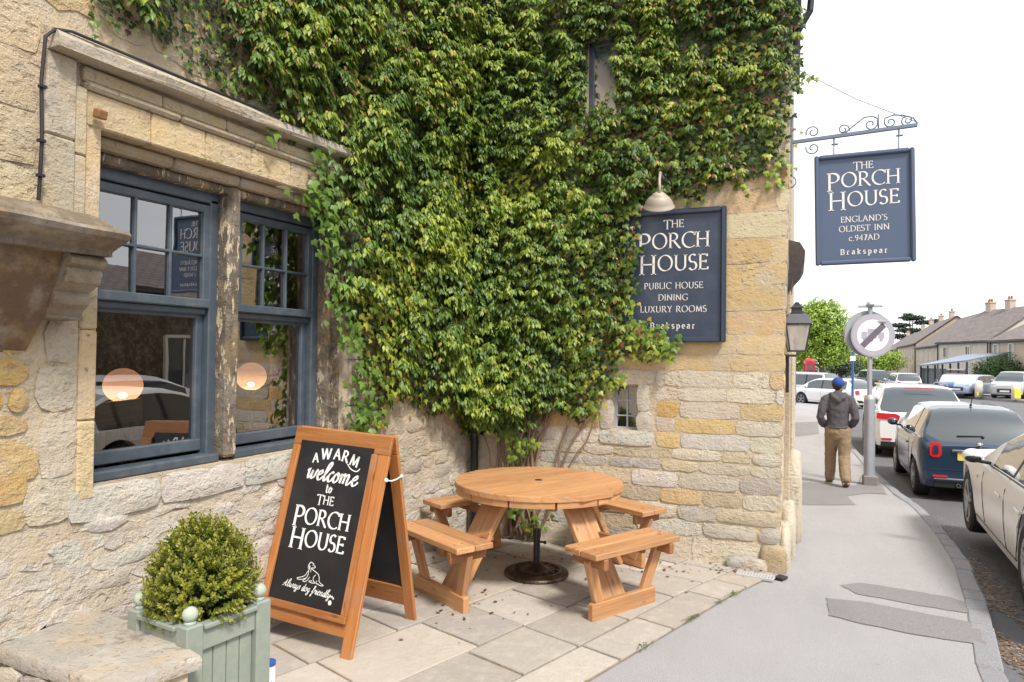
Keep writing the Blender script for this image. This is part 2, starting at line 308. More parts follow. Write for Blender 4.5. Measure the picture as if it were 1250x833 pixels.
# ------------------------------------------------------------------ mesh helpers
class MB:
    def __init__(s): s.v = []; s.f = []; s.uv = []; s.m = []; s.has = False
    def add(s, vs, fs, uvs=None, mi=0):
        o = len(s.v); s.v += [tuple(q) for q in vs]
        for k, f in enumerate(fs):
            s.f.append([i+o for i in f]); s.m.append(mi)
            s.uv.append(uvs[k] if uvs else [(vs[i][0]+.37*vs[i][1], vs[i][2]) for i in f])
        return s
    def build(s, name, m, parent=None, smooth=False, sharp=None, col=None, kind=None, label=None, loc=None):
        me = bpy.data.meshes.new(name)
        v = s.v
        if loc is not None: v = [(a-loc[0], b-loc[1], c-loc[2]) for a, b, c in v]
        me.from_pydata(v, [], s.f)
        uvl = me.uv_layers.new(name='UVMap'); flat = [c for f in s.uv for q in f for c in q]
        if len(flat) == 2*len(me.loops): uvl.data.foreach_set('uv', flat)
        ms = m if isinstance(m, (list, tuple)) else [m]
        for q in ms: me.materials.append(M[q] if isinstance(q, str) else q)
        if len(ms) > 1: me.polygons.foreach_set('material_index', s.m)
        if smooth:
            me.polygons.foreach_set('use_smooth', [True]*len(me.polygons))
            if sharp: me.set_sharp_from_angle(angle=R(sharp))
        o = bpy.data.objects.new(name, me); COL.objects.link(o)
        if loc is not None: o.location = loc
        if parent: o.parent = parent
        if col: o.color = (*col, 1)
        if kind: o['kind'] = kind
        if label: o['label'] = label
        return o
    # chamfered bar between two points; w across (side), t along 'upv'
    def bar(s, p0, p1, w, t, upv=(0, 0, 1), ch=None, mi=0, end=None, w1=None):
        p0 = Vector(p0); p1 = Vector(p1); d = p1-p0; Ln = d.length; d.normalize()
        u = Vector(upv); u = (u-d*u.dot(d)).normalized(); sd = d.cross(u)
        if ch is None: ch = min(w, t)*.12
        off = rnd.random()*20; off2 = rnd.random()*9
        rings = []
        def ring(at, c, ww):
            a, b = ww/2-c, t/2-c
            pts = [(a+c-ch*0, -(t/2-ch)) , (a+c, t/2-ch), (ww/2-ch, t/2-c if c else t/2), (-(ww/2-ch), t/2-c if c else t/2), (-(a+c), t/2-ch), (-(a+c), -(t/2-ch)), (-(ww/2-ch), -(t/2)), (ww/2-ch, -(t/2))]
            return [p0+d*at+sd*x+u*y for x, y in pts]
        w1 = w1 or w
        def scaled(at, k, ww):
            pts = [(ww/2, -(t/2-ch)), (ww/2, t/2-ch), (ww/2-ch, t/2), (-(ww/2-ch), t/2), (-ww/2, t/2-ch), (-ww/2, -(t/2-ch)), (-(ww/2-ch), -t/2), (ww/2-ch, -t/2)]
            return [p0+d*at+sd*(x*(1-k*2*ch/ww))+u*(y*(1-k*2*ch/t)) for x, y in pts]
        rings = [scaled(0, 1, w), scaled(ch, 0, w), scaled(Ln-ch, 0, w1), scaled(Ln, 1, w1)]
        at = [0, ch, Ln-ch, Ln]
        cu = [0, t, t+ch, t+w, t+w+ch, 2*t+w, 2*t+w+ch, 2*t+2*w, 2*t+2*w+ch]
        vs = [q for r_ in rings for q in r_]; fs = []; uv = []
        for i in range(3):
            for j in range(8):
                k = (j+1) % 8
                fs.append([i*8+j, (i+1)*8+j, (i+1)*8+k, i*8+k]); uv.append([(at[i]+off, cu[j]+off2), (at[i+1]+off, cu[j]+off2), (at[i+1]+off, cu[j+1]+off2), (at[i]+off, cu[j+1]+off2)])
        fs.append(list(range(8))); uv.append([(off+j*.003, off2+j*.02) for j in range(8)])
        fs.append(list(range(31, 23, -1))); uv.append([(off+j*.003, off2+j*.02) for j in range(8)])
        return s.add(vs, fs, uv, mi)
    def box(s, a, b, mi=0, ch=None):
        a = Vector(a); b = Vector(b); c = (a+b)/2; d = b-a
        d = Vector([abs(x) for x in d])
        ch = ch if ch is not None else min(d)*.1
        # run along the longest axis
        ax = max(range(3), key=lambda i: d[i]); e = Vector((0, 0, 0)); e[ax] = d[ax]/2
        upi = 2 if ax != 2 else 1
        oth = [i for i in range(3) if i not in (ax, upi)][0]
        uv = Vector((0, 0, 0)); uv[upi] = 1
        return s.bar(c-e, c+e, d[oth], d[upi], uv, ch, mi)
    def tube(s, pts, rad, n=8, cap=True, mi=0, ry=None):
        pts = [Vector(p) for p in pts]; k = len(pts)
        if not hasattr(rad, '__len__'): rad = [rad]*k
        vs = []; fs = []; uv = []; pu = None; acc = 0; ats = []
        for i, p in enumerate(pts):
            d = (pts[min(i+1, k-1)]-pts[max(i-1, 0)]).normalized()
            if pu is None: pu = Vector((0, 0, 1)) if abs(d.z) < .9 else Vector((0, 1, 0))
            u = (pu-d*pu.dot(d)).normalized(); pu = u; sd = d.cross(u)
            rr = (ry[i] if ry else rad[i])
            if i: acc += (p-pts[i-1]).length
            ats.append(acc)
            for j in range(n):
                a = 2*math.pi*j/n; vs.append(p+sd*(math.cos(a)*rad[i])+u*(math.sin(a)*rr))
        for i in range(k-1):
            for j in range(n):
                q = (j+1) % n; fs.append([i*n+j, i*n+q, (i+1)*n+q, (i+1)*n+j]); c = .2
                uv.append([(ats[i], j*c/n), (ats[i], (j+1)*c/n), (ats[i+1], (j+1)*c/n), (ats[i+1], j*c/n)])
        if cap:
            fs.append(list(range(n-1, -1, -1))); uv.append([(0, 0)]*n); fs.append(list(range((k-1)*n, k*n))); uv.append([(0, 0)]*n)
        return s.add(vs, fs, uv, mi)
    def lathe(s, prof, c=(0, 0, 0), n=24, axis=(0, 0, 1), mi=0, caps=False):
        ax = Vector(axis).normalized(); a0 = Vector((1, 0, 0)) if abs(ax.x) < .9 else Vector((0, 1, 0)); e1 = (a0-ax*a0.dot(ax)).normalized(); e2 = ax.cross(e1); c = Vector(c)
        vs = [c+ax*h+(e1*math.cos(2*math.pi*j/n)+e2*math.sin(2*math.pi*j/n))*max(r_, 1e-4) for r_, h in prof for j in range(n)]
        fs = [[i*n+j, i*n+(j+1) % n, (i+1)*n+(j+1) % n, (i+1)*n+j] for i in range(len(prof)-1) for j in range(n)]
        if caps: fs += [list(range(n-1, -1, -1)), list(range((len(prof)-1)*n, len(prof)*n))]
        return s.add(vs, fs, None, mi)
    def prism(s, poly, ext, mi=0, to=lambda x, y, h: (x, y, h)):      # poly 2D, extruded from 0 to ext
        n = len(poly); vs = [to(x, y, 0) for x, y in poly]+[to(x, y, ext) for x, y in poly]
        fs = [list(range(n-1, -1, -1)), list(range(n, 2*n))]+[[i, (i+1) % n, n+(i+1) % n, n+i] for i in range(n)]
        return s.add(vs, fs, None, mi)
    def ball(s, c, r_, n=12, k=8, sc=(1, 1, 1), mi=0):
        return s.add([(c[0]+sc[0]*r_*math.sin(math.pi*i/k)*math.cos(2*math.pi*j/n), c[1]+sc[1]*r_*math.sin(math.pi*i/k)*math.sin(2*math.pi*j/n), c[2]+sc[2]*r_*math.cos(math.pi*i/k)) for i in range(k+1) for j in range(n)],
                     [[i*n+j, (i+1)*n+j, (i+1)*n+(j+1) % n, i*n+(j+1) % n] for i in range(k) for j in range(n)], None, mi)

def thing(name, label, cat, loc=(0, 0, 0), rz=0, group=None):
    o = bpy.data.objects.new(name, None); COL.objects.link(o); o.empty_display_size = .1
    o.location = loc; o.rotation_euler = (0, 0, rz); o['label'] = label; o['category'] = cat
    if group: o['group'] = group
    return o
def tag(o, label, cat, group=None, kind=None):
    o['label'] = label; o['category'] = cat
    if group: o['group'] = group
    if kind: o['kind'] = kind
    return o
def fixn(o):
    bm = bmesh.new(); bm.from_mesh(o.data); bmesh.ops.recalc_face_normals(bm, faces=bm.faces); bm.to_mesh(o.data); bm.free(); return o
def npmesh(name, V, F, C, m, parent=None, kind=None, smooth=False):   # V (n,3), F (k,3), C (n,3)
    me = bpy.data.meshes.new(name); me.vertices.add(len(V)); me.vertices.foreach_set('co', np.asarray(V, np.float32).ravel())
    F = np.asarray(F, np.int32); me.loops.add(F.size); me.loops.foreach_set('vertex_index', F.ravel()); me.polygons.add(len(F))
    me.polygons.foreach_set('loop_start', np.arange(0, F.size, 3, dtype=np.int32)); me.update(calc_edges=True)
    a = me.attributes.new('Col', 'FLOAT_COLOR', 'POINT'); a.data.foreach_set('color', np.hstack([C, np.ones((len(C), 1))]).astype(np.float32).ravel())
    me.materials.append(M[m]); me.validate()
    if smooth: me.polygons.foreach_set('use_smooth', [True]*len(me.polygons))
    o = bpy.data.objects.new(name, me); COL.objects.link(o)
    if parent: o.parent = parent
    if kind: o['kind'] = kind
    return o
# leaf templates: (along, across, lift)
T_LANCE = (np.array([(0, 0, 0), (.38, .24, -.04), (1, 0, -.22), (.38, -.24, -.04), (.45, 0, .05)]), np.array([(0, 4, 1), (1, 4, 2), (2, 4, 3), (3, 4, 0)]))
T_IVY = (np.array([(0, 0, 0), (-.08, .28, -.03), (.3, .52, -.06), (.42, .24, 0), (1, 0, -.1), (.42, -.24, 0), (.3, -.52, -.06), (-.08, -.28, -.03), (.35, 0, .06)]),
         np.array([(0, 8, 1), (1, 8, 2), (2, 8, 3), (3, 8, 4), (4, 8, 5), (5, 8, 6), (6, 8, 7), (7, 8, 0)]))
T_OVAL = (np.array([(0, 0, 0), (.45, .3, 0), (1, 0, 0), (.45, -.3, 0)]), np.array([(0, 2, 1), (0, 3, 2)]))
def leaves(P, D, Nn, S, T):
    P = np.asarray(P, float); D = np.asarray(D, float); Nn = np.asarray(Nn, float); S = np.asarray(S, float)
    D /= np.linalg.norm(D, axis=1)[:, None]+1e-9
    Sd = np.cross(Nn, D); Sd /= np.linalg.norm(Sd, axis=1)[:, None]+1e-9; Nn = np.cross(D, Sd)
    t, f = T; V = P[:, None, :]+S[:, None, None]*(t[None, :, 0:1]*D[:, None, :]+t[None, :, 1:2]*Sd[:, None, :]+t[None, :, 2:3]*Nn[:, None, :])
    k = len(t); F = (f[None]+np.arange(len(P))[:, None, None]*k).reshape(-1, 3)
    return V.reshape(-1, 3), F, k
def inpoly(x, y, poly):
    c = False; j = len(poly)-1
    for i in range(len(poly)):
        xi, yi = poly[i]; xj, yj = poly[j]
        if (yi > y) != (yj > y) and x < (xj-xi)*(y-yi)/(yj-yi)+xi: c = not c
        j = i
    return c
# ------------------------------------------------------------------ ground, road, pavement, kerb, patio
def struct(o): o['kind'] = 'structure'; return o
def strip(name, ys, xl, xr, dz, m, nx=2, **k):
    b = MB(); n = nx+1
    vs = [(xl(y)+(xr(y)-xl(y))*i/nx, y, gz(y)+dz) for y in ys for i in range(n)]
    b.add(vs, [[a*n+i, a*n+i+1, (a+1)*n+i+1, (a+1)*n+i] for a in range(len(ys)-1) for i in range(nx)]); return b.build(name, m, **k)
ysg = [-40, -5, 0, 5, 6, 7, 8, 10, 12, 20, 30, 45, 70, 120, 300, 900]
struct(strip('ground', ysg, lambda y: -300, lambda y: 500, -.115, 'road', 4))
KP = [(-6, .75), (2, .88), (4.43, 1.05), (5.6, 1.24), (7.1, 1.44), (8.8, 1.56), (10.75, 1.62), (12.2, 1.55), (13.8, 1.45), (18, 1.36), (30, 1.3), (60, 1.3)]
def kx(y):
    for (a, xa), (b, xb) in zip(KP, KP[1:]):
        if y <= b: return xa+(xb-xa)*max(0, y-a)/(b-a)
    return KP[-1][1]
ysp = [-5+.5*i for i in range(46)]+[20, 24, 30]
struct(strip('pavement', ysp, lambda y: -2.95 if y < 6.4 else -.2, lambda y: kx(y)-.13, 0, 'pave', 3))
struct(strip('pavement', [30, 45, 60], lambda y: -12, lambda y: kx(y)-.13, 0, 'pave', 3))
# kerb of granite setts
kerb = struct(MB().box((kx(-5)-.1, -6, -.3), (kx(-5)-.05, -5.2, -.1)).build('kerb', 'granite'))
y = 1.6; k = 0
while y < 30:
    ln = rnd.choice([.28, .35, .45, .6, .75]) if y < 14 else 1.6
    y2 = y+ln; b = MB(); j = [rnd.uniform(-.008, .008) for _ in range(4)]
    b.bar((kx(y)-.065+j[0], y+.006, gz(y)-.09), (kx(y2)-.065+j[1], y2-.006, gz(y2)-.09), .135+j[2], .2+j[3], (0, 0, 1), .014)
    b.build('kerb_stone', 'granite', kerb); y = y2
# repairs in the asphalt, each a thin sheet 4 mm up
def sheet(name, pix, dz, m):
    P = [gnd(*p) for p in pix]; Q = []
    for i in range(len(P)):
        a, c_ = P[i], P[(i+1) % len(P)]; k = max(1, int((c_-a).length/.05))
        for j in range(k):
            q = a+(c_-a)*j/k; Q.append(q+Vector((noise.noise(q*14)*.018, noise.noise(q*14+Vector((9, 0, 0)))*.018, 0)))
    P = Q; b = MB(); c = sum(P, Vector())/len(P)
    b.add([(p.x, p.y, gz(p.y)+dz) for p in P]+[(c.x, c.y, gz(c.y)+dz)], [[i, (i+1) % len(P), len(P)] for i in range(len(P))]); return struct(fixn(b.build(name, m)))
sheet('asphalt_repair', [(1026, 715), (1050, 712), (1115, 722), (1160, 730), (1186, 738), (1192, 750), (1165, 747), (1113, 738), (1046, 726)], .004, 'patch')
sheet('asphalt_repair', [(1009, 731), (1052, 735), (1131, 750), (1192, 762), (1204, 789), (1113, 775), (1050, 762), (1012, 752)], .005, 'patch')
sheet('asphalt_repair', [(972, 588), (1045, 593), (1075, 600), (1034, 606), (1045, 617), (972, 617)], .004, 'patch')
sheet('asphalt_repair', [(1045, 593), (1052, 580), (1066, 582), (1078, 596), (1082, 604), (1052, 602)], .006, 'patch2')
sheet('asphalt_repair', [(966, 516), (998, 515), (1000, 530), (968, 534)], .004, 'patch')

# patio of stone flags
A0 = Vector((-.16, 5.72)); A1 = Vector((-1.02, 3.22)); ed = (A0-A1).normalized(); pr = Vector((-ed.y, ed.x))   # towards the walls
b = MB()
PB = [(-.12, 5.98), (A0.x, A0.y), (A1.x, A1.y), (A1.x-ed.x*4.5, A1.y-ed.y*4.5), (-2.95, -1.2), (-2.95, 5.98)]
bm = bmesh.new(); f = bm.faces.new([bm.verts.new((x, y_, 0)) for x, y_ in PB]); bmesh.ops.triangulate(bm, faces=[f])
for _ in range(4): bmesh.ops.subdivide_edges(bm, edges=[e for e in bm.edges if e.calc_length() > .5], cuts=1)
bmesh.ops.triangulate(bm, faces=bm.faces[:])
for v in bm.verts: v.co.z = gz(v.co.y)+.004
me = bpy.data.meshes.new('patio'); bm.to_mesh(me); bm.free(); me.materials.append(M['dirt']); patio = bpy.data.objects.new('patio', me); COL.objects.link(patio); patio['kind'] = 'structure'
def flag(s0, s1, t0, t1, col):
    g = .009; P = []
    for s, t in ((s0+g, t0+g), (s1-g, t0+g), (s1-g, t1-g), (s0+g, t1-g)):
        q = A0-ed*s+pr*t; P.append([q.x+rnd.uniform(-.006, .006), q.y+rnd.uniform(-.006, .006)])
    # clip against both walls
    def clip(P, ins, cut):
        o = []
        for i in range(len(P)):
            a, c = P[i], P[(i+1) % len(P)]
            if ins(a): o.append(a)
            if ins(a) != ins(c): o.append(cut(a, c))
        return o
    P = clip(P, lambda a: a[0] > -2.9, lambda a, c: [-2.9, a[1]+(c[1]-a[1])*(-2.9-a[0])/(c[0]-a[0])])
    if len(P) > 2: P = clip(P, lambda a: a[1] < 5.93, lambda a, c: [a[0]+(c[0]-a[0])*(5.93-a[1])/(c[1]-a[1]), 5.93])
    if len(P) < 3: return
    c = Vector((sum(p[0] for p in P)/len(P), sum(p[1] for p in P)/len(P)))
    if c.y < 1.2 or (c.y > 5.9): return
    tz = rnd.uniform(0, .004); n = len(P); vs = []
    for sc_, z in ((1, -.004), (1, .011), (.985, .016)):
        vs += [(c.x+(p[0]-c.x)*sc_, c.y+(p[1]-c.y)*sc_, gz(p[1])+z+tz) for p in P]
    fs = [[r_*n+i, r_*n+(i+1) % n, (r_+1)*n+(i+1) % n, (r_+1)*n+i] for r_ in range(2) for i in range(n)]+[list(range(2*n, 3*n))]
    MB().add(vs, fs).build('flagstone', 'flag', patio, col=col, loc=(c.x, c.y, gz(c.y)))
def fcol(): 
    v = rnd.uniform(.8, 1.1); h = rnd.random(); return tuple(x*v for x in ((.44, .395, .345) if h < .6 else (.42, .38, .34) if h < .85 else (.47, .415, .35)))
s = -.1
while s < 5.2:
    l = rnd.uniform(.42, .75); flag(s, s+l, 0, .27, fcol()); s += l
t = .27
for wd in (.42, .5, .38, .46, .55, .4, .48, .45, .5, .46, .52, .44):
    s = -.6-rnd.random()*.4
    while s < 5.6:
        l = rnd.uniform(.38, .82); flag(s, s+l, t, t+wd, fcol()); s += l
    t += wd
# drainage grate and debris at the building corner
dg = thing('drain_grate', 'small grey slotted drain channel in the paving at the foot of the building corner', 'drain')
b = MB(); p0 = gnd(900, 703); p1 = gnd(944, 710); dd = (p1-p0).normalized(); sdv = Vector((-dd.y, dd.x, 0))
for sgn in (-1, 1): b.bar(p0+sdv*.045*sgn+Vector((0, 0, .02)), p1+sdv*.045*sgn+Vector((0, 0, .02)), .012, .02)
b.build('channel_edge', 'drain', dg)
b = MB(); n = 12
for i in range(n+1):
    q = p0+(p1-p0)*i/n+Vector((0, 0, .02)); b.bar(q-sdv*.045, q+sdv*.045, .014, .014)
b.build('slot_bars', 'drain', dg)
b = MB().box((-.035, -.05, 0), (.035, .05, .02)); o = b.build('grate_end', 'black', dg); o.location = gnd(953, 708)+Vector((0, 0, .006)); o.rotation_euler.z = -.4
# street debris
def scatter(name, pts, sz, cols, label=None, cat=None, T=T_OVAL, m='leaf'):
    P = np.array(pts); n = len(P); a = np.random.RandomState(3).rand(n)*6.28; q = np.random.RandomState(4).rand(n)
    D = np.stack([np.cos(a), np.sin(a), .25*(q-.5)], 1); Nn = np.tile([0, 0, 1.], (n, 1))+.5*(np.random.RandomState(5).rand(n, 3)-.5)
    V, F, k = leaves(P, D, Nn, sz*(.5+q), T); C = np.array(cols)[(q*len(cols)).astype(int) % len(cols)]; C = np.repeat(C*(.6+.7*a[:, None]/6.28), k, 0)
    o = npmesh(name, V, F, C, m, kind='stuff')
    if label: tag(o, label, cat)
    return o
pts = []
for i in range(3200):
    y = 2+abs(rnd.gauss(0, 1))*3.4+rnd.random()*2
    if y > 12: continue
    x = kx(y)+.03+abs(rnd.gauss(0, .13)); 
    if noise.noise((x*4, y*1.3, 0)) < -.28: continue
    pts.append((x, y, gz(y)-.108))
scatter('leaf_litter', pts, .026, [(.36, .24, .16), (.45, .33, .24), (.26, .17, .11)], 'brown fallen leaf litter lying along the gutter beside the kerb', 'leaf litter')
pts = [];
for i in range(420):
    c = rnd.choice([(-2.1, 4.1, .35), (-2.3, 5.3, .4), (-1.9, 5.2, .5), (-1.2, 5.6, .35), (-.5, 5.8, .2), (-2.6, 4.6, .3)])
    x, y = rnd.gauss(c[0], c[2]), rnd.gauss(c[1], c[2]*.6)
    if x > -2.85 and y < 5.88: pts.append((x, y, gz(y)+.025))
scatter('leaf_litter', pts, .028, [(.25, .09, .06), (.33, .17, .09), (.16, .08, .05)], 'small reddish dead leaves scattered on the flagstones under the picnic table', 'leaf litter')
pts = []
for i in range(240):
    s = rnd.choice([.7, .9, 1.3, 1.35, 1.9, 2.6])+rnd.gauss(0, .05); q = A0-ed*s; pts.append((q.x+rnd.gauss(0, .012), q.y, gz(q.y)+.012+rnd.random()*.015))
scatter('moss', pts, .014, [(.22, .27, .07), (.15, .2, .05)], 'little green moss tufts in the joint between flagstones and asphalt', 'moss')

# ------------------------------------------------------------------ the inn
inn = thing('stone_inn', 'honey limestone inn with ivy-covered corner walls, blue sash windows and slate roof', 'building', (-2.88, 5.92, 0))
XO, YO = -2.88, 5.917
ip = Vector((-2.88, 5.92, 0))
def P(o):  # parent to the inn keeping world coordinates
    o.parent = inn; o.matrix_parent_inverse = Matrix.Translation(-ip); return o
def mapX(u, z, n): return (XO+n, u, z)          # street-parallel window wall, faces +X
def mapY(u, z, n): return (u, YO-n, z)          # wall with the sign, faces -Y
def mapS(u, z, n): return (-.105+.016*z+n, u, z)
def stone(parent, mp, u0, u1, z0, z1, proud, mt, col, flip, rough=.006, jit=.008, nx=None, nz=None, gap=.006, name='stone', mid=.3):
    u0 += gap; u1 -= gap; z0 += gap; z1 -= gap
    if u1-u0 < .015 or z1-z0 < .015: return
    nx = nx or (4 if u1-u0 > .28 else 3); nz = nz or 3
    sx, sz = rnd.random()*50, rnd.random()*50; vs = []
    cu, cz = (u0+u1)/2, (z0+z1)/2; o0 = Vector(mp(cu, cz, 0))
    for j in range(nz+1):
        for i in range(nx+1):
            a, c = i/nx, j/nz; ed_ = i in (0, nx) or j in (0, nz); co = i in (0, nx) and j in (0, nz)
            u = u0+(u1-u0)*a; z = z0+(z1-z0)*c; nv = noise.noise((u*6+sx, z*6+sz, 1.7))
            if ed_: u += rnd.uniform(-jit, jit); z += rnd.uniform(-jit, jit)
            if co: u += (cu-u)*.03/max(.1, u1-u0); z += (cz-z)*.02/max(.05, z1-z0)
            h = proud*(.62 if ed_ else 1)+nv*rough*(.5 if ed_ else 1.6)
            vs.append(Vector(mp(u, z, h))-o0)
    W = nx+1; fs = []
    for j in range(nz):
        for i in range(nx): fs.append([j*W+i, j*W+i+1, (j+1)*W+i+1, (j+1)*W+i])
    per = [i for i in range(W)]+[j*W+nx for j in range(1, nz+1)]+[nz*W+i for i in range(nx-1, -1, -1)]+[j*W for j in range(nz-1, 0, -1)]
    base = len(vs); nr = Vector(mp(0, 0, 1))-Vector(mp(0, 0, 0))
    for q in per: vs.append(vs[q]-nr*(.03+proud))
    m_ = len(per)
    for a in range(m_): fs.append([per[a], base+a, base+(a+1) % m_, per[(a+1) % m_]])
    if flip: fs = [f[::-1] for f in fs]
    b = MB(); b.add(vs, fs); o = b.build(name, mt, parent, smooth=True, sharp=50); o.location = o0; o.color = (*col, 1); return o
def courses(parent, mp, u0, u1, zs, lens, openings, colf, flip, skip=None, proud=.012, mt='stone', ends=None, **k):
    for z0, z1 in zip(zs, zs[1:]):
        u = u0-rnd.random()*lens[0]*.8
        while u < u1:
            l = rnd.uniform(*lens); segs = [(max(u, u0), min(u+l, u1 if not ends else ends((z0+z1)/2)))]
            for (a, b_, c, d) in openings:
                if z1 > c+.01 and z0 < d-.01:
                    ns = []
                    for p, q in segs:
                        if q <= a or p >= b_: ns.append((p, q)); continue
                        if p < a: ns.append((p, a))
                        if q > b_: ns.append((b_, q))
                    segs = ns
            for p, q in segs:
                if q-p < .05 or (skip and skip((p+q)/2, (z0+z1)/2)): continue
                stone(parent, mp, p, q, z0, z1, proud*rnd.uniform(.6, 1.5), mt, colf((p+q)/2, (z0+z1)/2), flip, **k)
            u += l
def cv(c, v=.10):
    k = 1+rnd.uniform(-v, v); return tuple(min(.9, max(.02, x*k*(1+rnd.uniform(-.03, .03)))) for x in c)
OCH = (.58, .38, .15); GOLD = (.61, .44, .22); PALE = (.60, .53, .42); GREY = (.46, .42, .37); WHT = (.64, .59, .52); BROWN = (.33, .235, .15)
# ivy outlines on the two walls, surveyed
ivyX = [(130, -60), (100, 4), (118, 18), (160, 30), (195, 50), (225, 80), (262, 98), (290, 118), (325, 132), (345, 160), (385, 178), (412, 196), (398, 215), (388, 243), (398, 262), (392, 290), (408, 318), (404, 360), (420, 392), (430, 415), (441, 447), (452, 470), (441, 500), (432, 515), (440, 524), (462, 512), (470, 480), (500, 485), (520, 500), (545, 505), (560, 520), (577, 528), (577, -60)]
ivyX = [tuple(onX(*p, XO))[1:] for p in ivyX]; ivyX[0] = (2.05, 6.4); ivyX[-1] = (6.0, 6.4); ivyX[-2] = (6.0, .95)
ivyY = [(573, 530), (600, 522), (622, 526), (650, 522), (668, 500), (700, 505), (715, 512), (718, 486), (745, 470), (742, 455), (752, 440), (800, 432), (826, 420), (808, 404), (790, 402), (770, 388), (768, 340), (771, 300), (783, 268), (790, 262), (800, 240), (832, 236), (850, 242), (880, 222), (912, 216), (935, 202), (955, 195), (962, 160), (970, 100), (972, 0), (972, -40), (573, -40)]
ivyY = [(p.x, p.z) for p in (onY(*q, YO) for q in ivyY)]; ivyY[0] = (-2.95, ivyY[0][1]); ivyY[-1] = (-2.95, 6.4); ivyY[-2] = (.05, 6.4); ivyY[-3] = (.02, 4.6)
WXO = [(2.1, 3.9, 1.04, 2.68)]                        # window opening in the window wall
SWO = [(-1.485, -1.255, 1.035, 1.42)]; UPW = [(-1.74, -1.40, 3.72, 4.52)]

# wall cores with their openings
def wall_core(name, mp, u0, u1, z0, z1, ops, m, th, flip, dent=.008):
    us = sorted({u0, u1, *[a for o in ops for a in o[:2]]}); zs = sorted({z0, z1, *[a for o in ops for a in o[2:]]}); b = MB()
    def fine(L_, st): 
        o = []
        for a, c in zip(L_, L_[1:]):
            n = max(1, int((c-a)/st)); o += [a+(c-a)*i/n for i in range(n)]
        return o+[L_[-1]]
    us = fine(us, .12); zs = fine(zs, .1)
    inside = lambda u, z: any(a < u < c and e < z < d for a, c, e, d in ops)
    for i in range(len(us)-1):
        for j in range(len(zs)-1):
            if inside((us[i]+us[i+1])/2, (zs[j]+zs[j+1])/2): continue
            q = [(us[i], zs[j]), (us[i+1], zs[j]), (us[i+1], zs[j+1]), (us[i], zs[j+1])]
            b.add([mp(u, z, dent*noise.noise((u*7, z*9, 3))*(0 if any(abs(u-a) < .01 for o in ops for a in o[:2]) else 1)) for u, z in q], [[0, 1, 2, 3] if flip else [3, 2, 1, 0]])
    for a, c, e, d in ops:
        for p, q in (((a, e), (c, e)), ((c, e), (c, d)), ((c, d), (a, d)), ((a, d), (a, e))):
            b.add([mp(*p, 0), mp(*q, 0), mp(*q, -th), mp(*p, -th)], [[0, 1, 2, 3] if not flip else [3, 2, 1, 0]])
    o = b.build(name, m, smooth=True, sharp=40); bm = bmesh.new(); bm.from_mesh(o.data); bmesh.ops.remove_doubles(bm, verts=bm.verts, dist=.0005); bm.to_mesh(o.data); bm.free(); return P(o)
wX = wall_core('stone_wall', mapX, -1.5, 5.93, -.3, 6.5, WXO, 'mortar', .32, True, .011)
wY = wall_core('stone_wall', mapY, -2.9, -.10, -.4, 6.5, SWO+UPW, 'mortar', .3, True)
for o in (wX, wY): fixn(o)
b = MB(); zs = [-.4+.46*i for i in range(16)]
b.add([mapS(YO+.004, z, 0) for z in zs]+[mapS(7.05, z, 0) for z in zs]+[(-.3, YO+.004, z) for z in zs], [[i, i+1, 17+i, 16+i][::-1] for i in range(15)]+[[32+i, 33+i, i+1, i] for i in range(15)]); wS = P(b.build('stone_wall', 'mortar'))
fixn(wS)
b = MB(); b.box((-6, 7.05, -.5), (-.035, 30, 6.2), ch=.01); P(b.build('stone_wall', 'mortar'))
b = MB(); b.prism([(-3.3, 6.5), (-2.6, 6.5), (-2.6, 6.42), (-9, 10), (-9, 9.9)], 8, to=lambda x, y, h: (x, y, -2+h)) if 0 else b.add([(-2.6, -1.5, 6.45), (-2.6, 5.7, 6.45), (-.06, 5.7, 6.45), (-.06, 30, 6.3), (-5, 30, 9.5), (-5, 6, 9.5), (-7, 6, 9.5), (-7, -1.5, 9.5)], [[0, 1, 5, 6, 7], [2, 3, 4, 5], [1, 2, 5]])
P(b.build('roof', 'roof'))
# --- sign wall stones
zc = [-.12, .17, .30, .43, .56, .70, .80, .90, 1.035, 1.16, 1.30, 1.42, 1.56, 1.70, 1.86, 2.06, 2.27, 2.45, 2.66, 2.87, 3.06, 3.26, 3.48]
def colY(u, z):
    r_ = rnd.random()
    if z > 1.58: return cv((.57, .41, .215) if r_ < .5 else (.59, .44, .26) if r_ < .85 else (.58, .48, .33), .07)
    if z > .95: return cv(PALE if r_ < .45 else WHT if r_ < .7 else GOLD if r_ < .93 else OCH)
    if z < .16: return cv(GREY if r_ < .6 else PALE)
    return cv((.55, .46, .32) if r_ < .4 else PALE if r_ < .7 else GREY if r_ < .85 else GOLD if r_ < .95 else WHT)
dz = .07
fr = [(-1.60, -1.10, .90, 1.56)]
skY = lambda u, z: inpoly(u, z, ivyY) and inpoly(u-.12, z, ivyY) and inpoly(u+.12, z, ivyY) and inpoly(u, z-.12, ivyY)
endY = lambda z: -.10+.016*z
courses(wY, mapY, -2.86, -.1, zc[:4], (.3, .62), [], colY, False, skY, .012, 'rubble', ends=endY, rough=.012, jit=.012)
courses(wY, mapY, -2.86, -.1, zc[3:8], (.22, .55), fr, colY, False, skY, .009, 'rubble', ends=endY, rough=.009, jit=.009)
courses(wY, mapY, -2.86, -.1, zc[7:13], (.22, .58), fr, colY, False, skY, .006, 'stone', ends=endY, rough=.005, gap=.003, jit=.005)
courses(wY, mapY, -2.86, -.1, zc[12:], (.3, .75), [], colY, False, skY, .004, 'ashlar', ends=endY, rough=.0025, jit=.003, gap=.0025)
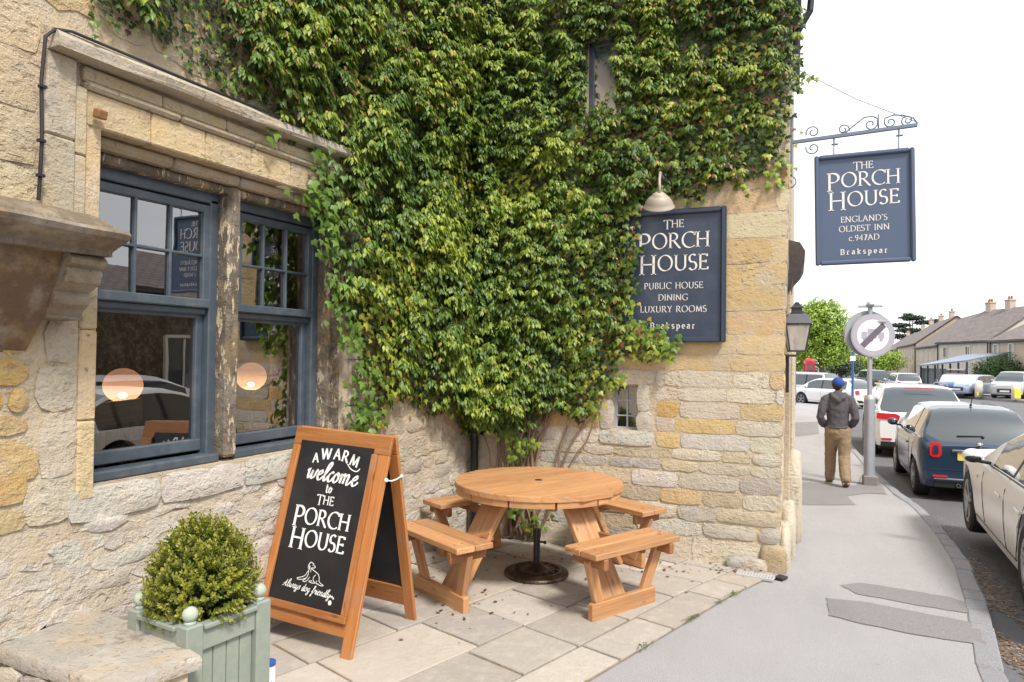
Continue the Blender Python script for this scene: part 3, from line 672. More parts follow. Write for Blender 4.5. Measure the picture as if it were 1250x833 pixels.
# dressed frame of the small window
for (a, c, e, d) in ((-1.60, -1.47, 1.03, 1.30), (-1.6, -1.47, 1.30, 1.44), (-1.27, -1.12, 1.02, 1.2), (-1.27, -1.15, 1.2, 1.44)): stone(wY, mapY, a, c, e, d, .018, 'dressed', cv((.52, .47, .40), .08), False, jit=.003, gap=.003)
stone(wY, mapY, -1.6, -1.12, 1.43, 1.56, .02, 'dressed', cv((.55, .48, .37), .05), False, jit=.003, gap=.003, nx=5)
stone(wY, mapY, -1.6, -1.12, .90, 1.035, .022, 'dressed', cv((.56, .53, .48), .05), False, jit=.004, gap=.003, nx=5)
# street-side quoins
for z0, z1 in zip(zc, zc[1:]+[3.6, 3.8]):
    if z0 > 3.4: break
    q = YO+.03+rnd.choice([.25, .4, .55]); stone(wS, mapS, YO+.0, q, z0, z1, .008, 'stone', cv(GOLD if rnd.random() < .5 else PALE), True, gap=.004, nx=2); stone(wS, mapS, q, 7.04, z0, z1, .008, 'stone', cv(PALE), True, nx=2)
# boulder foot at the corner and on the street side
for (x, y, z, sx, sy, sz, c) in ((-.15, 5.915, .02, .10, .035, .15, (.42, .32, .2)), (-.07, 6.2, .05, .05, .25, .24, PALE), (-.05, 6.7, .08, .07, .24, .30, PALE), (-.02, 7.5, .25, .10, .35, .5, PALE), (-.35, 5.87, -.04, .16, .05, .1, GREY)):
    o = MB().ball((0, 0, 0), 1, 12, 8).build('footing_stone', 'rubble', smooth=True, col=(c[0]*1.4, c[1]*1.35, c[2]*1.3) if c is BROWN else c)
    for v in o.data.vertices:
        d = v.co.normalized(); e = 5; nn = (abs(d.x)**e+abs(d.y)**e+abs(d.z)**e)**(-1/e); v.co = Vector((d.x*nn*sx, d.y*nn*sy, d.z*nn*sz))*(1+.12*noise.noise(d*2.3+Vector((x*9, y, z))))
    o.location = (x, y, z); P(o)
# --- window wall stones
skX = lambda u, z: inpoly(u, z, ivyX) and inpoly(u-.15, z, ivyX) and inpoly(u, z-.12, ivyX)
def colX(u, z):
    r_ = rnd.random()
    if u < 2.1 and .85 < z < 1.75: return cv(OCH if r_ < .5 else GOLD if r_ < .75 else PALE)
    if u < 2.1 and z > 1.75: return cv(GOLD if r_ < .6 else PALE)
    if z > 2.9: return cv((.60, .49, .34) if r_ < .8 else (.54, .45, .34), .06)
    if u > 3.9 and z > .6: return cv((.48, .40, .29) if r_ < .6 else (.42, .36, .28) if r_ < .9 else GOLD)
    return cv(WHT if r_ < .55 else PALE if r_ < .8 else GREY if r_ < .93 else GOLD)
def colW(u, z):
    r_ = rnd.random(); return cv((.62, .575, .52) if r_ < .6 else (.58, .52, .44) if r_ < .86 else (.49, .45, .40) if r_ < .95 else (.58, .46, .29), .07)
sur = [(1.82, 4.1, .9, 3.1)]
def lv(z0, z1, hs):
    o = [z0]
    while o[-1] < z1: o.append(o[-1]+rnd.uniform(*hs))
    o[-1] = z1; return o
courses(wX, mapX, 1.35, 4.2, lv(-.05, .92, (.07, .12)), (.12, .38), [], colW, True, skX, .003, 'rubble', rough=.016, jit=.018, gap=.004)
courses(wX, mapX, 1.35, 1.82, [.92, 1.03, 1.19, 1.31, 1.40, 1.51, 1.63, 1.74], (.22, .5), [], colX, True, skX, .012, 'rubble', rough=.008, jit=.005, gap=.008)
courses(wX, mapX, 1.2, 1.83, [1.74, 1.95, 2.16, 2.40, 2.62, 2.86, 3.1], (.3, .6), [], lambda u, z: cv((.60, .485, .32), .07), True, skX, .006, 'rubble', rough=.008, jit=.004, gap=.003)
courses(wX, mapX, 4.12, 5.9, lv(-.05, 1.4, (.085, .135)), (.15, .36), [], colX, True, skX, .006, 'rubble', rough=.014, jit=.014, gap=.006)
courses(wX, mapX, 1.35, 4.6, lv(3.1, 3.9, (.11, .17)), (.25, .6), [], colX, True, skX, .008, 'rubble', rough=.016, jit=.02, gap=.008)
# long smeared sill course under the window
for u0, u1 in ((1.98, 2.45), (2.45, 3.0), (3.0, 3.5), (3.5, 4.0)): stone(wX, mapX, u0, u1, .90, 1.045, .02, 'rubble', cv(WHT, .04), True, nx=5, gap=.002, rough=.02, jit=.004)
# --- window surround: jambs, lintels, hood mould, mullion
tz = lambda y, z: z+.03*(y-2.12)*max(0, (z-1.3)/1.3)
def bandX(name, y0, y1, z0, z1, x0, x1, m, col, n=1, slope=.03, ch=.008, parent=None):
    for i in range(n):
        a = y0+(y1-y0)*i/n; c = y0+(y1-y0)*(i+1)/n; b = MB(); zz = lambda y: slope*(y-2.12)
        b.bar((0, a+.0015, (z0+z1)/2+zz(a)), (0, c-.0015, (z0+z1)/2+zz(c)), x1-x0, z1-z0, (0, 0, 1), ch)
        o = b.build(name, m, wX, col=cv(col, .08) if col else None, smooth=False); o.location = Vector(((x0+x1)/2, 0, 0))
def jambX(name, y0, y1, zs, x0, x1, m, col, ch=.008):
    for z0, z1 in zip(zs, zs[1:]):
        b = MB(); b.bar((0, 0, z0+.0015), (0, 0, z1-.0015), y1-y0, x1-x0, (1, 0, 0), ch)
        o = b.build(name, m, wX, col=cv(col, .1) if col else None); o.location = Vector(((x0+x1)/2, (y0+y1)/2, 0))
DR = (.55, .43, .265); DG = (.47, .405, .31)
jambX('jamb_stone', 1.835, 1.965, [2.2, 2.55, 2.90], -2.9, -2.84, 'dressed', DG)
for z0, z1, ua, ub, cc in ((.93, 1.12, 1.80, 2.02, PALE), (1.12, 1.40, 1.86, 2.02, (.56, .48, .36)), (1.12, 1.26, 1.70, 1.86, GOLD), (1.40, 1.60, 1.84, 2.02, PALE), (1.60, 1.80, 1.87, 2.02, (.56, .48, .36)), (1.80, 2.0, 1.82, 2.02, GOLD), (2.0, 2.2, 1.84, 2.02, PALE)): stone(wX, mapX, ua, ub, z0, z1, .012, 'rubble', cv(cc), True, jit=.008, gap=.004, rough=.012)
jambX('jamb_stone', 1.965, 2.02, [2.2, 2.5, 2.80], -2.9, -2.848, 'dressed', (.5, .42, .3))
jambX('jamb_stone', 2.02, 2.10, [1.0, 1.35, 1.75, 2.2, 2.66], -3.1, -2.866, 'dressed', DR)
jambX('jamb_stone', 3.885, 3.96, [1.1, 1.9, 2.64], -3.1, -2.905, 'peel', None)
jambX('jamb_stone', 3.845, 3.885, [1.1, 2.5], -3.1, -2.96, 'peel', None)
jambX('jamb_stone', 3.96, 4.12, [1.05, 1.3, 1.62, 2.0, 2.3, 2.70], -2.95, -2.855, 'dressed', (.44, .37, .28))
jambX('mullion', 2.955, 3.05, [1.06, 2.62], -3.08, -2.97, 'peel', None, .018)
bandX('lintel_stone', 2.02, 3.98, 2.645, 2.80, -3.1, -2.858, 'dressed', DR, 6)
bandX('lintel_stone', 2.0, 4.02, 2.80, 2.835, -2.95, -2.835, 'dressed', (.46, .38, .27), 4, ch=.014)
bandX('lintel_stone', 2.0, 4.02, 2.835, 2.90, -2.95, -2.852, 'dressed', (.5, .40, .25), 5)
bandX('lintel_stone', 2.10, 3.90, 2.585, 2.645, -3.1, -2.93, 'dressed', (.42, .34, .24), 4, ch=.016)
bandX('lintel_stone', 2.10, 3.90, 2.535, 2.585, -3.1, -2.985, 'peel', None, 2, ch=.012)
b = MB()   # hood mould: sloping weathered top, hollow under
HP = [(-2.9, 2.90), (-2.775, 2.90), (-2.768, 2.915), (-2.768, 2.945), (-2.80, 2.975), (-2.9, 3.005)]
ysq = [1.84+.27*i for i in range(9)]; n = len(HP)
vs = []
for y in ysq: vs += [(x+rnd.uniform(-.006, .006), y, z+.045*(y-1.84)+rnd.uniform(-.004, .004)) for x, z in HP]
b.add(vs, [[i*n+j, i*n+(j+1) % n, (i+1)*n+(j+1) % n, (i+1)*n+j] for i in range(len(ysq)-1) for j in range(n)]+[list(range(n)), list(range(len(vs)-n, len(vs)))])
fixn(P(b.build('hood_mould', 'dressed', col=DG)))
b = MB(); b.bar((-2.84, 2.055, 2.70), (-2.80, 2.055, 2.69), .045, .04); P(b.build('iron_pintle', 'twig'))
# cable round the surround
b = MB(); b.tube([(-2.82, 1.80, 2.26), (-2.815, 1.805, 2.5), (-2.82, 1.80, 2.75), (-2.815, 1.81, 2.93), (-2.80, 1.84, 2.97), (-2.79, 1.9, 2.985), (-2.785, 2.5, 3.005), (-2.785, 3.1, 3.035), (-2.79, 3.6, 3.06), (-2.80, 4.0, 3.08)], .007, 6)
for p in ((-2.822, 1.80, 2.5), (-2.822, 1.80, 2.72), (-2.822, 1.80, 2.36)): b.box((p[0], p[1]-.014, p[2]-.006), (p[0]+.022, p[1]+.014, p[2]+.006))
P(b.build('cable', 'black'))

# --- sash windows
def sash(y0, y1, gl, gr, ys_m, first):
    w_ = MB(); XF = -3.05; sl_ = lambda y: .03*(y-2.12)
    zt = 2.50; zb = 1.07
    f_ = MB()
    def V(y, za, zb_, wd, x0, x1): f_.bar((0, y, za), (0, y, zb_), wd, x1-x0, (1, 0, 0), .004); 
    def shift(b, x): b.v = [(a+x, c, d) for a, c, d in b.v]
    # outer box frame
    o_ = MB()
    for (ya, yb) in ((y0, gl-.045), (gr+.045, y1)): o_.bar((-3.085, (ya+yb)/2, zb-.02), (-3.085, (ya+yb)/2, zt+sl_(ya)), yb-ya, .07, (1, 0, 0), .006)
    o_.bar((-3.085, y0+.002, zt+.012+sl_(y0)), (-3.085, y1-.002, zt+.012+sl_(y1)), .07, .075, (0, 0, 1), .006)
    o_.bar((-3.06, y0+.002, zb-.005), (-3.06, y1-.002, zb-.005), .11, .05, (0, 0, 1), .01)
    fr_ = P(o_.build('sash_window', 'blue'))
    def ch(b, nm, m='blue', **k):
        o = b.build(nm, m, fr_, **k); return o
    # upper sash (outer), lower sash set back
    def rails(za, zb_, x, st, nm, lean=True):
        b = MB(); s0, s1 = (sl_(gl), sl_(gr)) if lean else (0, 0)
        b.bar((x, gl-st/2, za-.03), (x, gl-st/2, zb_+.02+s0), st, .04, (1, 0, 0), .005); b.bar((x, gr+st/2, za-.03), (x, gr+st/2, zb_+.02+s1), st, .04, (1, 0, 0), .005)
        b.bar((x, gl-st+.001, zb_+.022+s0), (x, gr+st-.001, zb_+.022+s1), .038, .045, (0, 0, 1), .005)
        return b
    b = rails(1.95, 2.42, -3.07, .046, 'u'); b.bar((-3.065, gl-.044, 1.925), (-3.065, gr+.044, 1.93), .048, .05, (0, 0, 1), .006); ch(b, 'upper_sash')
    b = rails(1.17, 1.85, -3.115, .046, 'l', False); b.bar((-3.112, gl-.044, 1.137), (-3.112, gr+.044, 1.14), .046, .065, (0, 0, 1), .006); b.bar((-3.10, gl-.044, 1.885), (-3.10, gr+.044, 1.888), .06, .035, (0, 0, 1), .006); ch(b, 'lower_sash')
    bb = MB()
    for y in ys_m: bb.bar((-3.068, y, 1.945), (-3.068, y, 2.425+sl_(y)), .016, .026, (1, 0, 0), .004)
    bb.bar((-3.0675, gl, 2.185), (-3.0675, gr, 2.195), .024, .0155, (0, 0, 1), .004)
    ch(bb, 'glazing_bars')
    yy = [gl]+list(ys_m)+[gr]
    for i in range(3):
        for za, zb_ in ((1.945, 2.185), (2.185, 2.425+sl_(yy[i]))):
            tilt = rnd.uniform(-.004, .004)
            MB().add([(-3.075+tilt, yy[i], za), (-3.075, yy[i+1], za), (-3.075-tilt, yy[i+1], zb_+.01), (-3.075, yy[i], zb_)], [[0, 1, 2, 3]]).build('pane', 'pane', fr_)
    MB().add([(-3.118, gl-.01, 1.15), (-3.118, gr+.01, 1.15), (-3.118, gr+.01, 1.88), (-3.118, gl-.01, 1.88)], [[0, 1, 2, 3]]).build('pane', 'pane', fr_)
sash(2.13, 2.955, 2.225, 2.85, (2.43, 2.64), True)
sash(3.05, 3.845, 3.14, 3.735, (3.325, 3.53), False)
# --- small window and upper window
b = MB(); yb = YO+.10
b.bar((-1.485, yb, 1.04), (-1.255, yb, 1.04), .03, .02); b.bar((-1.485, yb, 1.415), (-1.255, yb, 1.415), .03, .02)
for x in (-1.475, -1.265): b.bar((x, yb, 1.04), (x, yb, 1.415), .03, .02, (0, 1, 0))
sm = P(b.build('small_window', 'leadframe'))
b = MB(); b.bar((-1.37, yb-.006, 1.05), (-1.37, yb-.006, 1.41), .013, .02, (0, 1, 0))
for z in (1.15, 1.285): b.bar((-1.468, yb-.006, z), (-1.272, yb-.006, z), .0198, .011)
b.build('glazing_bars', 'leadframe', sm)
zz = [1.05, 1.15, 1.285, 1.405]
for xa, xb in ((-1.465, -1.37), (-1.37, -1.275)):
    for za, zb_ in zip(zz, zz[1:]): MB().add([(xa, yb, za), (xb, yb, za), (xb, yb, zb_), (xa, yb, zb_)], [[0, 1, 2, 3]]).build('pane', 'pane', sm)
P(MB().box((-1.5, yb+.08, 1.0), (-1.24, yb+.1, 1.45)).build('window_back', 'darkglass'))
b = MB(); yb = YO+.05
for x in (-1.72, -1.42): b.bar((x, yb, 3.72), (x, yb, 4.52), .045, .05, (0, 1, 0))
b.bar((-1.74, yb, 4.5), (-1.4, yb, 4.5), .05, .045); b.bar((-1.74, yb, 3.74), (-1.4, yb, 3.74), .05, .045)
uw = P(b.build('upper_window', 'blue'))
M['skypane'] = glass('upper_window_pane', (.75, .78, .82), 12.)
MB().add([(-1.7, yb, 3.76), (-1.44, yb, 3.76), (-1.44, yb, 4.48), (-1.7, yb, 4.48)], [[0, 1, 2, 3]]).build('pane', 'skypane', uw)
MB().add([(-1.72, yb+.03, 3.74), (-1.42, yb+.03, 3.74), (-1.42, yb+.03, 4.5), (-1.72, yb+.03, 4.5)], [[0, 1, 2, 3]]).build('white_backing', 'white', uw)  # white sheet added behind the pane, standing in for reflected sky
# --- dim room behind the sash windows
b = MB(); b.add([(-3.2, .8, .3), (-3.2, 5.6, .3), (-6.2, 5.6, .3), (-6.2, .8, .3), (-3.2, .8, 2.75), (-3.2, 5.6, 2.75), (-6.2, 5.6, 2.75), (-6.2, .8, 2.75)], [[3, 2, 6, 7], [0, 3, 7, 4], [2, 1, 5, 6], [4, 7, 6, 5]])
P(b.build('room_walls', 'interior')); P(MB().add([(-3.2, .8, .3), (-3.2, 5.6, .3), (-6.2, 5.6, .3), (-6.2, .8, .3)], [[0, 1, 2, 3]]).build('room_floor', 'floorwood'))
b = MB()
for i in range(9):
    y = 3.72+i*.045; b.tube([(-3.3-.02*(i % 2), y, 2.6), (-3.3, y-.02, 1.7), (-3.3-.02*(i % 2), y, .95)], .028, 6)
P(b.build('curtain', 'curtain', smooth=True))
b = MB()
for i in range(7): b.tube([(-3.6, 4.25+.02*i, 2.6), (-3.62, 4.2+.03*i, 1.9), (-3.6, 4.3+.025*i, 1.1)], .007, 5)
P(b.build('dried_stems', 'curtain'))
P(MB().box((-6.15, 2.2, .9), (-6.1, 3.0, 1.9)).build('picture_panel', 'chair_wood'))

# --- downpipe in the inner corner, gutter pipe on the street corner
dp = MB(); dp.tube([(-2.79, 5.84, 0), (-2.79, 5.84, 3)], .038, 12); dp.tube([(-2.79, 5.84, 1.55), (-2.79, 5.84, 1.6)], .046, 12)
o = P(dp.build('downpipe', 'black', smooth=True, sharp=40)); MB().ball((-2.765, 5.80, 1.08), .017, 10, 6).build('sticker', 'white', o)
b = MB(); b.tube([(-.005, 6.1, 3.9), (0, 6.1, 4.15), (0, 6.1, 4.45)], .03, 10); b.tube([(0, 6.1, 4.38), (.10, 6.1, 4.55), (.12, 6.1, 4.8)], .028, 10); b.box((-.05, 6.05, 4.4), (.035, 6.15, 4.75)); P(b.build('rainwater_pipe', 'black'))
b = MB(); b.tube([(-.02, 7.4, .1), (-.02, 7.4, 1.75)], .03, 8); P(b.build('rainwater_pipe', 'dressed', col=PALE))
P(MB().box((-.07, 6.35, 1.38), (-.045, 6.62, 1.70)).build('street_plaque', 'black'))
P(MB().box((-.02, 9.3, 1.1), (.02, 10.2, 1.76)).build('shop_board', 'iron'))
# cornice of the street bay
b = MB(); cp = [(-.1, 2.30), (-.03, 2.34), (-.02, 2.42), (.05, 2.5), (.08, 2.56), (.085, 2.66), (.04, 2.74), (-.1, 2.78)]
b.prism(cp, .9, to=lambda x, y, h: (x, 6.75+h, y)); fixn(P(b.build('bay_cornice', 'leadstone')))
# --- stone door hood on scrolled corbel at the left edge
hp = [(-2.9, 2.245), (-2.74, 2.23), (-2.66, 2.205), (-2.60, 2.17), (-2.58, 2.14), (-2.545, 2.142), (-2.50, 2.14), (-2.488, 2.125), (-2.50, 2.105), (-2.56, 2.08), (-2.60, 2.06), (-2.60, 2.042), (-2.9, 2.042)]
b = MB(); n = len(hp); ysq = [.7, 1.0, 1.3, 1.55, 1.75, 1.90, 1.96]; vs = []
for y in ysq: vs += [(x+.006*noise.noise((x*9, y*7, z*9)), y, z+.008*noise.noise((y*5, x*8, 4))) for x, z in hp]
b.add(vs, [[i*n+j, i*n+(j+1) % n, (i+1)*n+(j+1) % n, (i+1)*n+j] for i in range(len(ysq)-1) for j in range(n)]+[list(range(n)), list(range(len(vs)-n, len(vs)))])
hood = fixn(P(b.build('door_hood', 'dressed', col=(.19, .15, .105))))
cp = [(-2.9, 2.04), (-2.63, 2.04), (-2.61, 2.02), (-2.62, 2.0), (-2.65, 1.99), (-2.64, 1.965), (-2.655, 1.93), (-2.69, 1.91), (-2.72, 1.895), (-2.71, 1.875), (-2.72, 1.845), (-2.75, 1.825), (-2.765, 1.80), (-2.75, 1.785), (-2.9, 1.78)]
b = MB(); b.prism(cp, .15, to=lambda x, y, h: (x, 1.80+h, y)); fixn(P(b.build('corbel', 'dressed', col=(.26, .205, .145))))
b = MB(); b.prism([(-2.9, 2.04), (-2.66, 2.04), (-2.70, 1.93), (-2.76, 1.8), (-2.84, 1.7), (-2.9, 1.62)], .42, to=lambda x, y, h: (x, 1.38+h, y)); fixn(P(b.build('corbel', 'dressed', col=(.17, .11, .07))))  # brown holds both stained stone and the shadow painted under the hood
# ------------------------------------------------------------------ ivy
def ivy_build():
    root = thing('ivy', 'dense green climbing ivy covering the inner corner and upper walls of the inn', 'ivy', (-2.7, 5.7, 0))
    rs = random.Random(5); nrs = np.random.RandomState(9)
    off = Vector(root.location)
    def thick(wl, u, z):
        if wl == 0: e = (u-1.9)/4.0; d = XC = 5.9-u
        else: d = u+2.88
        b = .10+.16*max(0, 1-d/1.6)
        n = noise.noise((u*1.7+wl*9, z*1.7, 0))+.5*noise.noise((u*4.3, z*4.3, 5+wl))
        n2 = noise.noise((u*7.5+3, z*6.5, wl*3.))
        return max(.02, b+.10*n+.06*n2), n2+.6*n
    def edge(poly, u, z):
        k = 0
        for a in range(8):
            if inpoly(u+.13*math.cos(a*.785), z+.13*math.sin(a*.785), poly): k += 1
        return k/8
    MP = (mapX, mapY); NR = (Vector((1, 0, 0)), Vector((0, -1, 0))); UR = (Vector((0, 1, 0)), Vector((1, 0, 0)))
    PL = (ivyX, ivyY)
    def upw(wl, u, z): return wl == 1 and -1.73 < u < -1.46 and 3.80 < z < 4.48
    S1 = [[], [], [], [], []]; S2 = [[], [], [], [], []]; big = []
    def put(S, p, d, n, s, c): S[0].append(p); S[1].append(d); S[2].append(n); S[3].append(s); S[4].append(c)
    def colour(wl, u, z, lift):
        # species mix: yellow-green young tufts, mid green, dark old leaves, a few bronze; lift paints highlights and shade on top
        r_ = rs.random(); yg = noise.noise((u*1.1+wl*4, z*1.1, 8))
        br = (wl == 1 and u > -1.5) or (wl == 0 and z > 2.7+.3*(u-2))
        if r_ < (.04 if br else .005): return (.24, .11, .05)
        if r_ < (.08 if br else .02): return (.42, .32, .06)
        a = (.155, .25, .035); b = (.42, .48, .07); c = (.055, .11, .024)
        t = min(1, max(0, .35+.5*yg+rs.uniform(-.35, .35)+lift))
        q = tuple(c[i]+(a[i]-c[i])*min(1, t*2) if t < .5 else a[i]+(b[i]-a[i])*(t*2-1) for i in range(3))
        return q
    for wl in (0, 1):
        poly = PL[wl]; us = [p[0] for p in poly]; u0, u1 = min(us), max(us); z1 = 5.1; z0 = .9
        # under layer of ivy leaves lying along the wall
        n = int((u1-u0)*(z1-z0)*1500)
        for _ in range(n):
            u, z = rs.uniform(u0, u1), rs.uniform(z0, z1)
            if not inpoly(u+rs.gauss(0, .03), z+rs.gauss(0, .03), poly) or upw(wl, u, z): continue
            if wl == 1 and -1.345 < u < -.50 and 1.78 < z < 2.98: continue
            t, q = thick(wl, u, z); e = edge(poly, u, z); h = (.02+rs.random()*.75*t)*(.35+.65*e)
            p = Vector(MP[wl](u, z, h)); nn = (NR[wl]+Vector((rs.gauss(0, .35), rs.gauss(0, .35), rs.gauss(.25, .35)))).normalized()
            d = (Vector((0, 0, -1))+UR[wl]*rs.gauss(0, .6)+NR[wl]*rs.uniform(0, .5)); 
            r_ = rs.random(); c = colour(wl, u, z, -.35); c = tuple(x*.75 for x in c)  # old leaves by the wall, darkened to paint shade between tufts
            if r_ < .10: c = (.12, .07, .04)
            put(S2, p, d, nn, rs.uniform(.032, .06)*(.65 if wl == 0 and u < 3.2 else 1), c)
        # tufts of hanging leaflets
        n = int((u1-u0)*(z1-z0)*300)
        for _ in range(n):
            u, z = rs.uniform(u0, u1), rs.uniform(z0, z1)
            if not inpoly(u, z, poly) or upw(wl, u, z-.03): continue
            if wl == 1 and -1.37 < u < -.50 and 1.78 < z < 3.02: continue
            e = edge(poly, u, z); t, q = thick(wl, u, z)
            if e < .8 and rs.random() < .5: continue
            if q < -.42: continue
            # flat true-ivy patch beside the window and by the sign
            ivp = noise.noise((u*1.4+5, z*1.4, 2+wl*7))
            if rs.random() < .45: continue_iv = True
            else: continue_iv = False
            if (wl == 0 and 3.9 < u < 4.9 and z < 2.5 and rs.random() < .8) or (wl == 1 and u > -1.9 and z < 3.9 and ivp > -.3 and rs.random() < .75) or ivp > .45:
                for _k in range(3 if continue_iv else 5):
                    p = Vector(MP[wl](u+rs.gauss(0, .06), z+rs.gauss(0, .06), (t*.75+.02)*(.3+.7*e)+rs.uniform(-.03, .03)))
                    nn = (NR[wl]+Vector((rs.gauss(0, .3), rs.gauss(0, .3), rs.gauss(.4, .3)))).normalized()
                    c = colour(wl, u, z, .05+rs.uniform(-.2, .35)); c = (c[0]*1.15, c[1]*1.0, c[2])
                    put(S2, p, Vector((0, 0, -1))+UR[wl]*rs.gauss(0, .7)+NR[wl]*.25, nn, rs.uniform(.034, .062)*(.7 if wl == 0 and u < 3.2 else 1), c)
                continue
            c0 = Vector(MP[wl](u, z, (t+.02+rs.uniform(-.03, .05))*(.3+.7*e))); lift = rs.uniform(-.25, .35)+.3*q  # lift paints tufts that stand proud lighter, sunken ones darker
            m = rs.randint(16, 26); rad = rs.uniform(.04, .068); bronze = rs.random() < .03
            out = (NR[wl]+Vector((rs.gauss(0, .3), rs.gauss(0, .3), .35))).normalized()
            for k in range(m):
                # an umbrella of drooping leaflets: position on a dome, tips falling outwards and down
                a = rs.random()*6.283; b_ = rs.random()**.6
                side = UR[wl]*math.cos(a)+NR[wl]*math.sin(a)*.8
                if side.dot(NR[wl]) < -.3: side = -side
                p = c0+side*rad*b_+Vector((0, 0, rad*(.75*(1-b_*b_)-.1)))+Vector((rs.gauss(0, .008), rs.gauss(0, .008), rs.gauss(0, .008)))
                d = side*(.35+.75*b_)+Vector((0, 0, -.25-.9*b_+rs.gauss(0, .15)))+UR[wl]*rs.gauss(0, .2)
                nn = (side*(.35+.5*b_)+Vector((0, 0, .75))+NR[wl]*.25+Vector((rs.gauss(0, .15), rs.gauss(0, .15), 0))).normalized()
                put(S1, p, d, nn, rs.uniform(.032, .062), colour(wl, u, z, lift+.35*(1-b_)-.08+rs.uniform(-.1, .1)))  # crown of each tuft painted lighter than its rim, like top light
    # stray sprays over the sign board's left side, bottom corner, and at the street corner
    def spray(c, k, s, szs=(.04, .07), lift=.2, nr=Vector((0, -1, 0)), ln=None):
        for _ in range(k):
            p = Vector(c)+Vector((rs.gauss(0, s), rs.uniform(-.02, .05), rs.gauss(0, s)))
            put(S2, p, Vector((rs.gauss(0, .8), -.3, -1)), (nr+Vector((rs.gauss(0, .35), 0, rs.gauss(.4, .3)))).normalized(), rs.uniform(*szs), colour(1, p.x, p.z, lift))
    for px, py, k, s in ((766, 285, 22, .04), (770, 310, 16, .03), (781, 302, 6, .015), (766, 345, 26, .04), (771, 372, 18, .03), (776, 402, 60, .06), (797, 416, 80, .07), (815, 424, 40, .05), (768, 325, 14, .03), (764, 260, 24, .04), (772, 243, 24, .05)):
        p = onY(px, py, YO-.13); spray(p, k, s)
    for px, py, k in ((741, 468, 40), (722, 500, 20), (944, 205, 10), (949, 222, 10), (905, 222, 14), (958, 206, 8), (757, 462, 9)):
        spray(onY(px, py, YO-.05), k, .045)
    for px, py, k in ((975, 97, 8), (984, 96, 7), (991, 92, 5), (974, 20, 12), (973, 70, 16)):
        spray(onY(px, py, YO+.1), k, .03, (.03, .05))
    # foot of the ivy, low greens behind the table
    for px, py, k in ((628, 625, 22), (640, 640, 8), (620, 530, 30), (628, 545, 14), (632, 557, 12), (655, 636, 12), (646, 545, 12)):
        spray(onY(px, py, YO-.14), k, .05)
    # window edge sprays on the left wall: pale fresh leaves
    for px, py, k in ((400, 205, 26), (392, 240, 40), (378, 243, 24), (400, 268, 30), (408, 300, 24), (412, 340, 20), (420, 380, 26), (428, 410, 26), (445, 450, 22), (440, 515, 34), (450, 505, 24), (405, 215, 16), (440, 476, 20), (335, 150, 6), (282, 108, 6), (228, 84, 5), (120, 12, 8), (165, 30, 6)):
        c = onX(px, py, XO+.10)
        for _ in range(k):
            p = c+Vector((rs.uniform(-.05, .05), rs.gauss(0, .07), rs.gauss(0, .055)))
            k_ = rs.uniform(.5, 1.15); col = (.15*k_, .26*k_, .04*k_)
            q = (p-off, Vector((.3, rs.gauss(0, .8), -1)), (Vector((1, rs.gauss(-.3, .4), rs.gauss(.5, .3)))).normalized(), rs.uniform(.045, .078)*(1 if px > 330 else .55), col)
            if rs.random() < .45 and px > 330: big.append(q)
            else: put(S2, p, q[1], q[2], q[3]*.85, col)
    for nm, S, T in (('leaflets', S1, T_LANCE), ('small_leaves', S2, T_IVY)):
        Pp = np.array([list(p-off) for p in S[0]]); V, F, k = leaves(Pp, np.array([list(d) for d in S[1]]), np.array([list(d) for d in S[2]]), S[3], T)
        C = np.repeat(np.array(S[4]), k, 0)*nrs.uniform(.92, 1.08, (len(V), 1)); npmesh(nm, V, F, C, 'leaf', root, 'stuff')
    for (p, d, n, s, c) in big[:200]:
        V, F, k = leaves([list(p)], [list(d)], [list(n)], [s], T_IVY); o = npmesh('leaf', V-np.array(p), F, np.tile(c, (len(V), 1)), 'leaf', root); o.location = p
    # woody stems rising from the foot, and the tangle below the foliage
    b = MB()
    base = [(-2.45, .02), (-2.38, .02), (-2.3, .0), (-2.22, 0), (-2.62, .02), (-2.12, 0), (-2.52, .0)]
    for i in range(26):
        x0 = rs.gauss(-2.35, .13); z = .0; x = x0; h = .03+rs.random()*.05; pts = []; lean = rs.gauss(0, .22)
        r0_ = rs.uniform(.008, .022)
        k = rs.randint(8, 13)
        for j in range(k):
            pts.append(Vector(mapY(x, z, h+rs.uniform(-.006, .006)))-off); x += (lean+rs.gauss(0, .22))*.13; z += .13; x = max(-2.82, x)
        b.tube(pts, [r0_*(1-.6*j/k) for j in range(k)], 6); b.build('stem', 'stem', root, smooth=True); b = MB()
    for i in range(150):
        wl = 0 if rs.random() < .45 else 1
        if wl: u, z = rs.uniform(-2.8, -1.3), rs.uniform(.95, 2.0)
        else: u, z = rs.uniform(2.3, 5.7), 0; z = 3.4-(u-2.3)*.62+rs.uniform(-.2, .5) if u < 4 else rs.uniform(1.2, 2.2)
        pts = []; a = rs.gauss(1.57, .6)
        for j in range(6):
            if not inpoly(u, z-.05, PL[wl]) and not (wl and u < -1.6 and z > .8): break
            pts.append(Vector(MP[wl](u, z, .025+rs.random()*.02))-off); u += math.cos(a)*.09; z += math.sin(a)*.09; a += rs.gauss(0, .4)
        if len(pts) > 2: b.tube(pts, rs.uniform(.003, .006), 4, cap=False)
    b.build('thin_stems', 'stem', root, smooth=True, kind='stuff')
ivy_build()
# ------------------------------------------------------------------ lettering, drawn with a broad pen
def arc(cx, cy, rx, ry, a0, a1, n=14): return [(cx+rx*math.cos(R(a0+(a1-a0)*i/n)), cy+ry*math.sin(R(a0+(a1-a0)*i/n))) for i in range(n+1)]
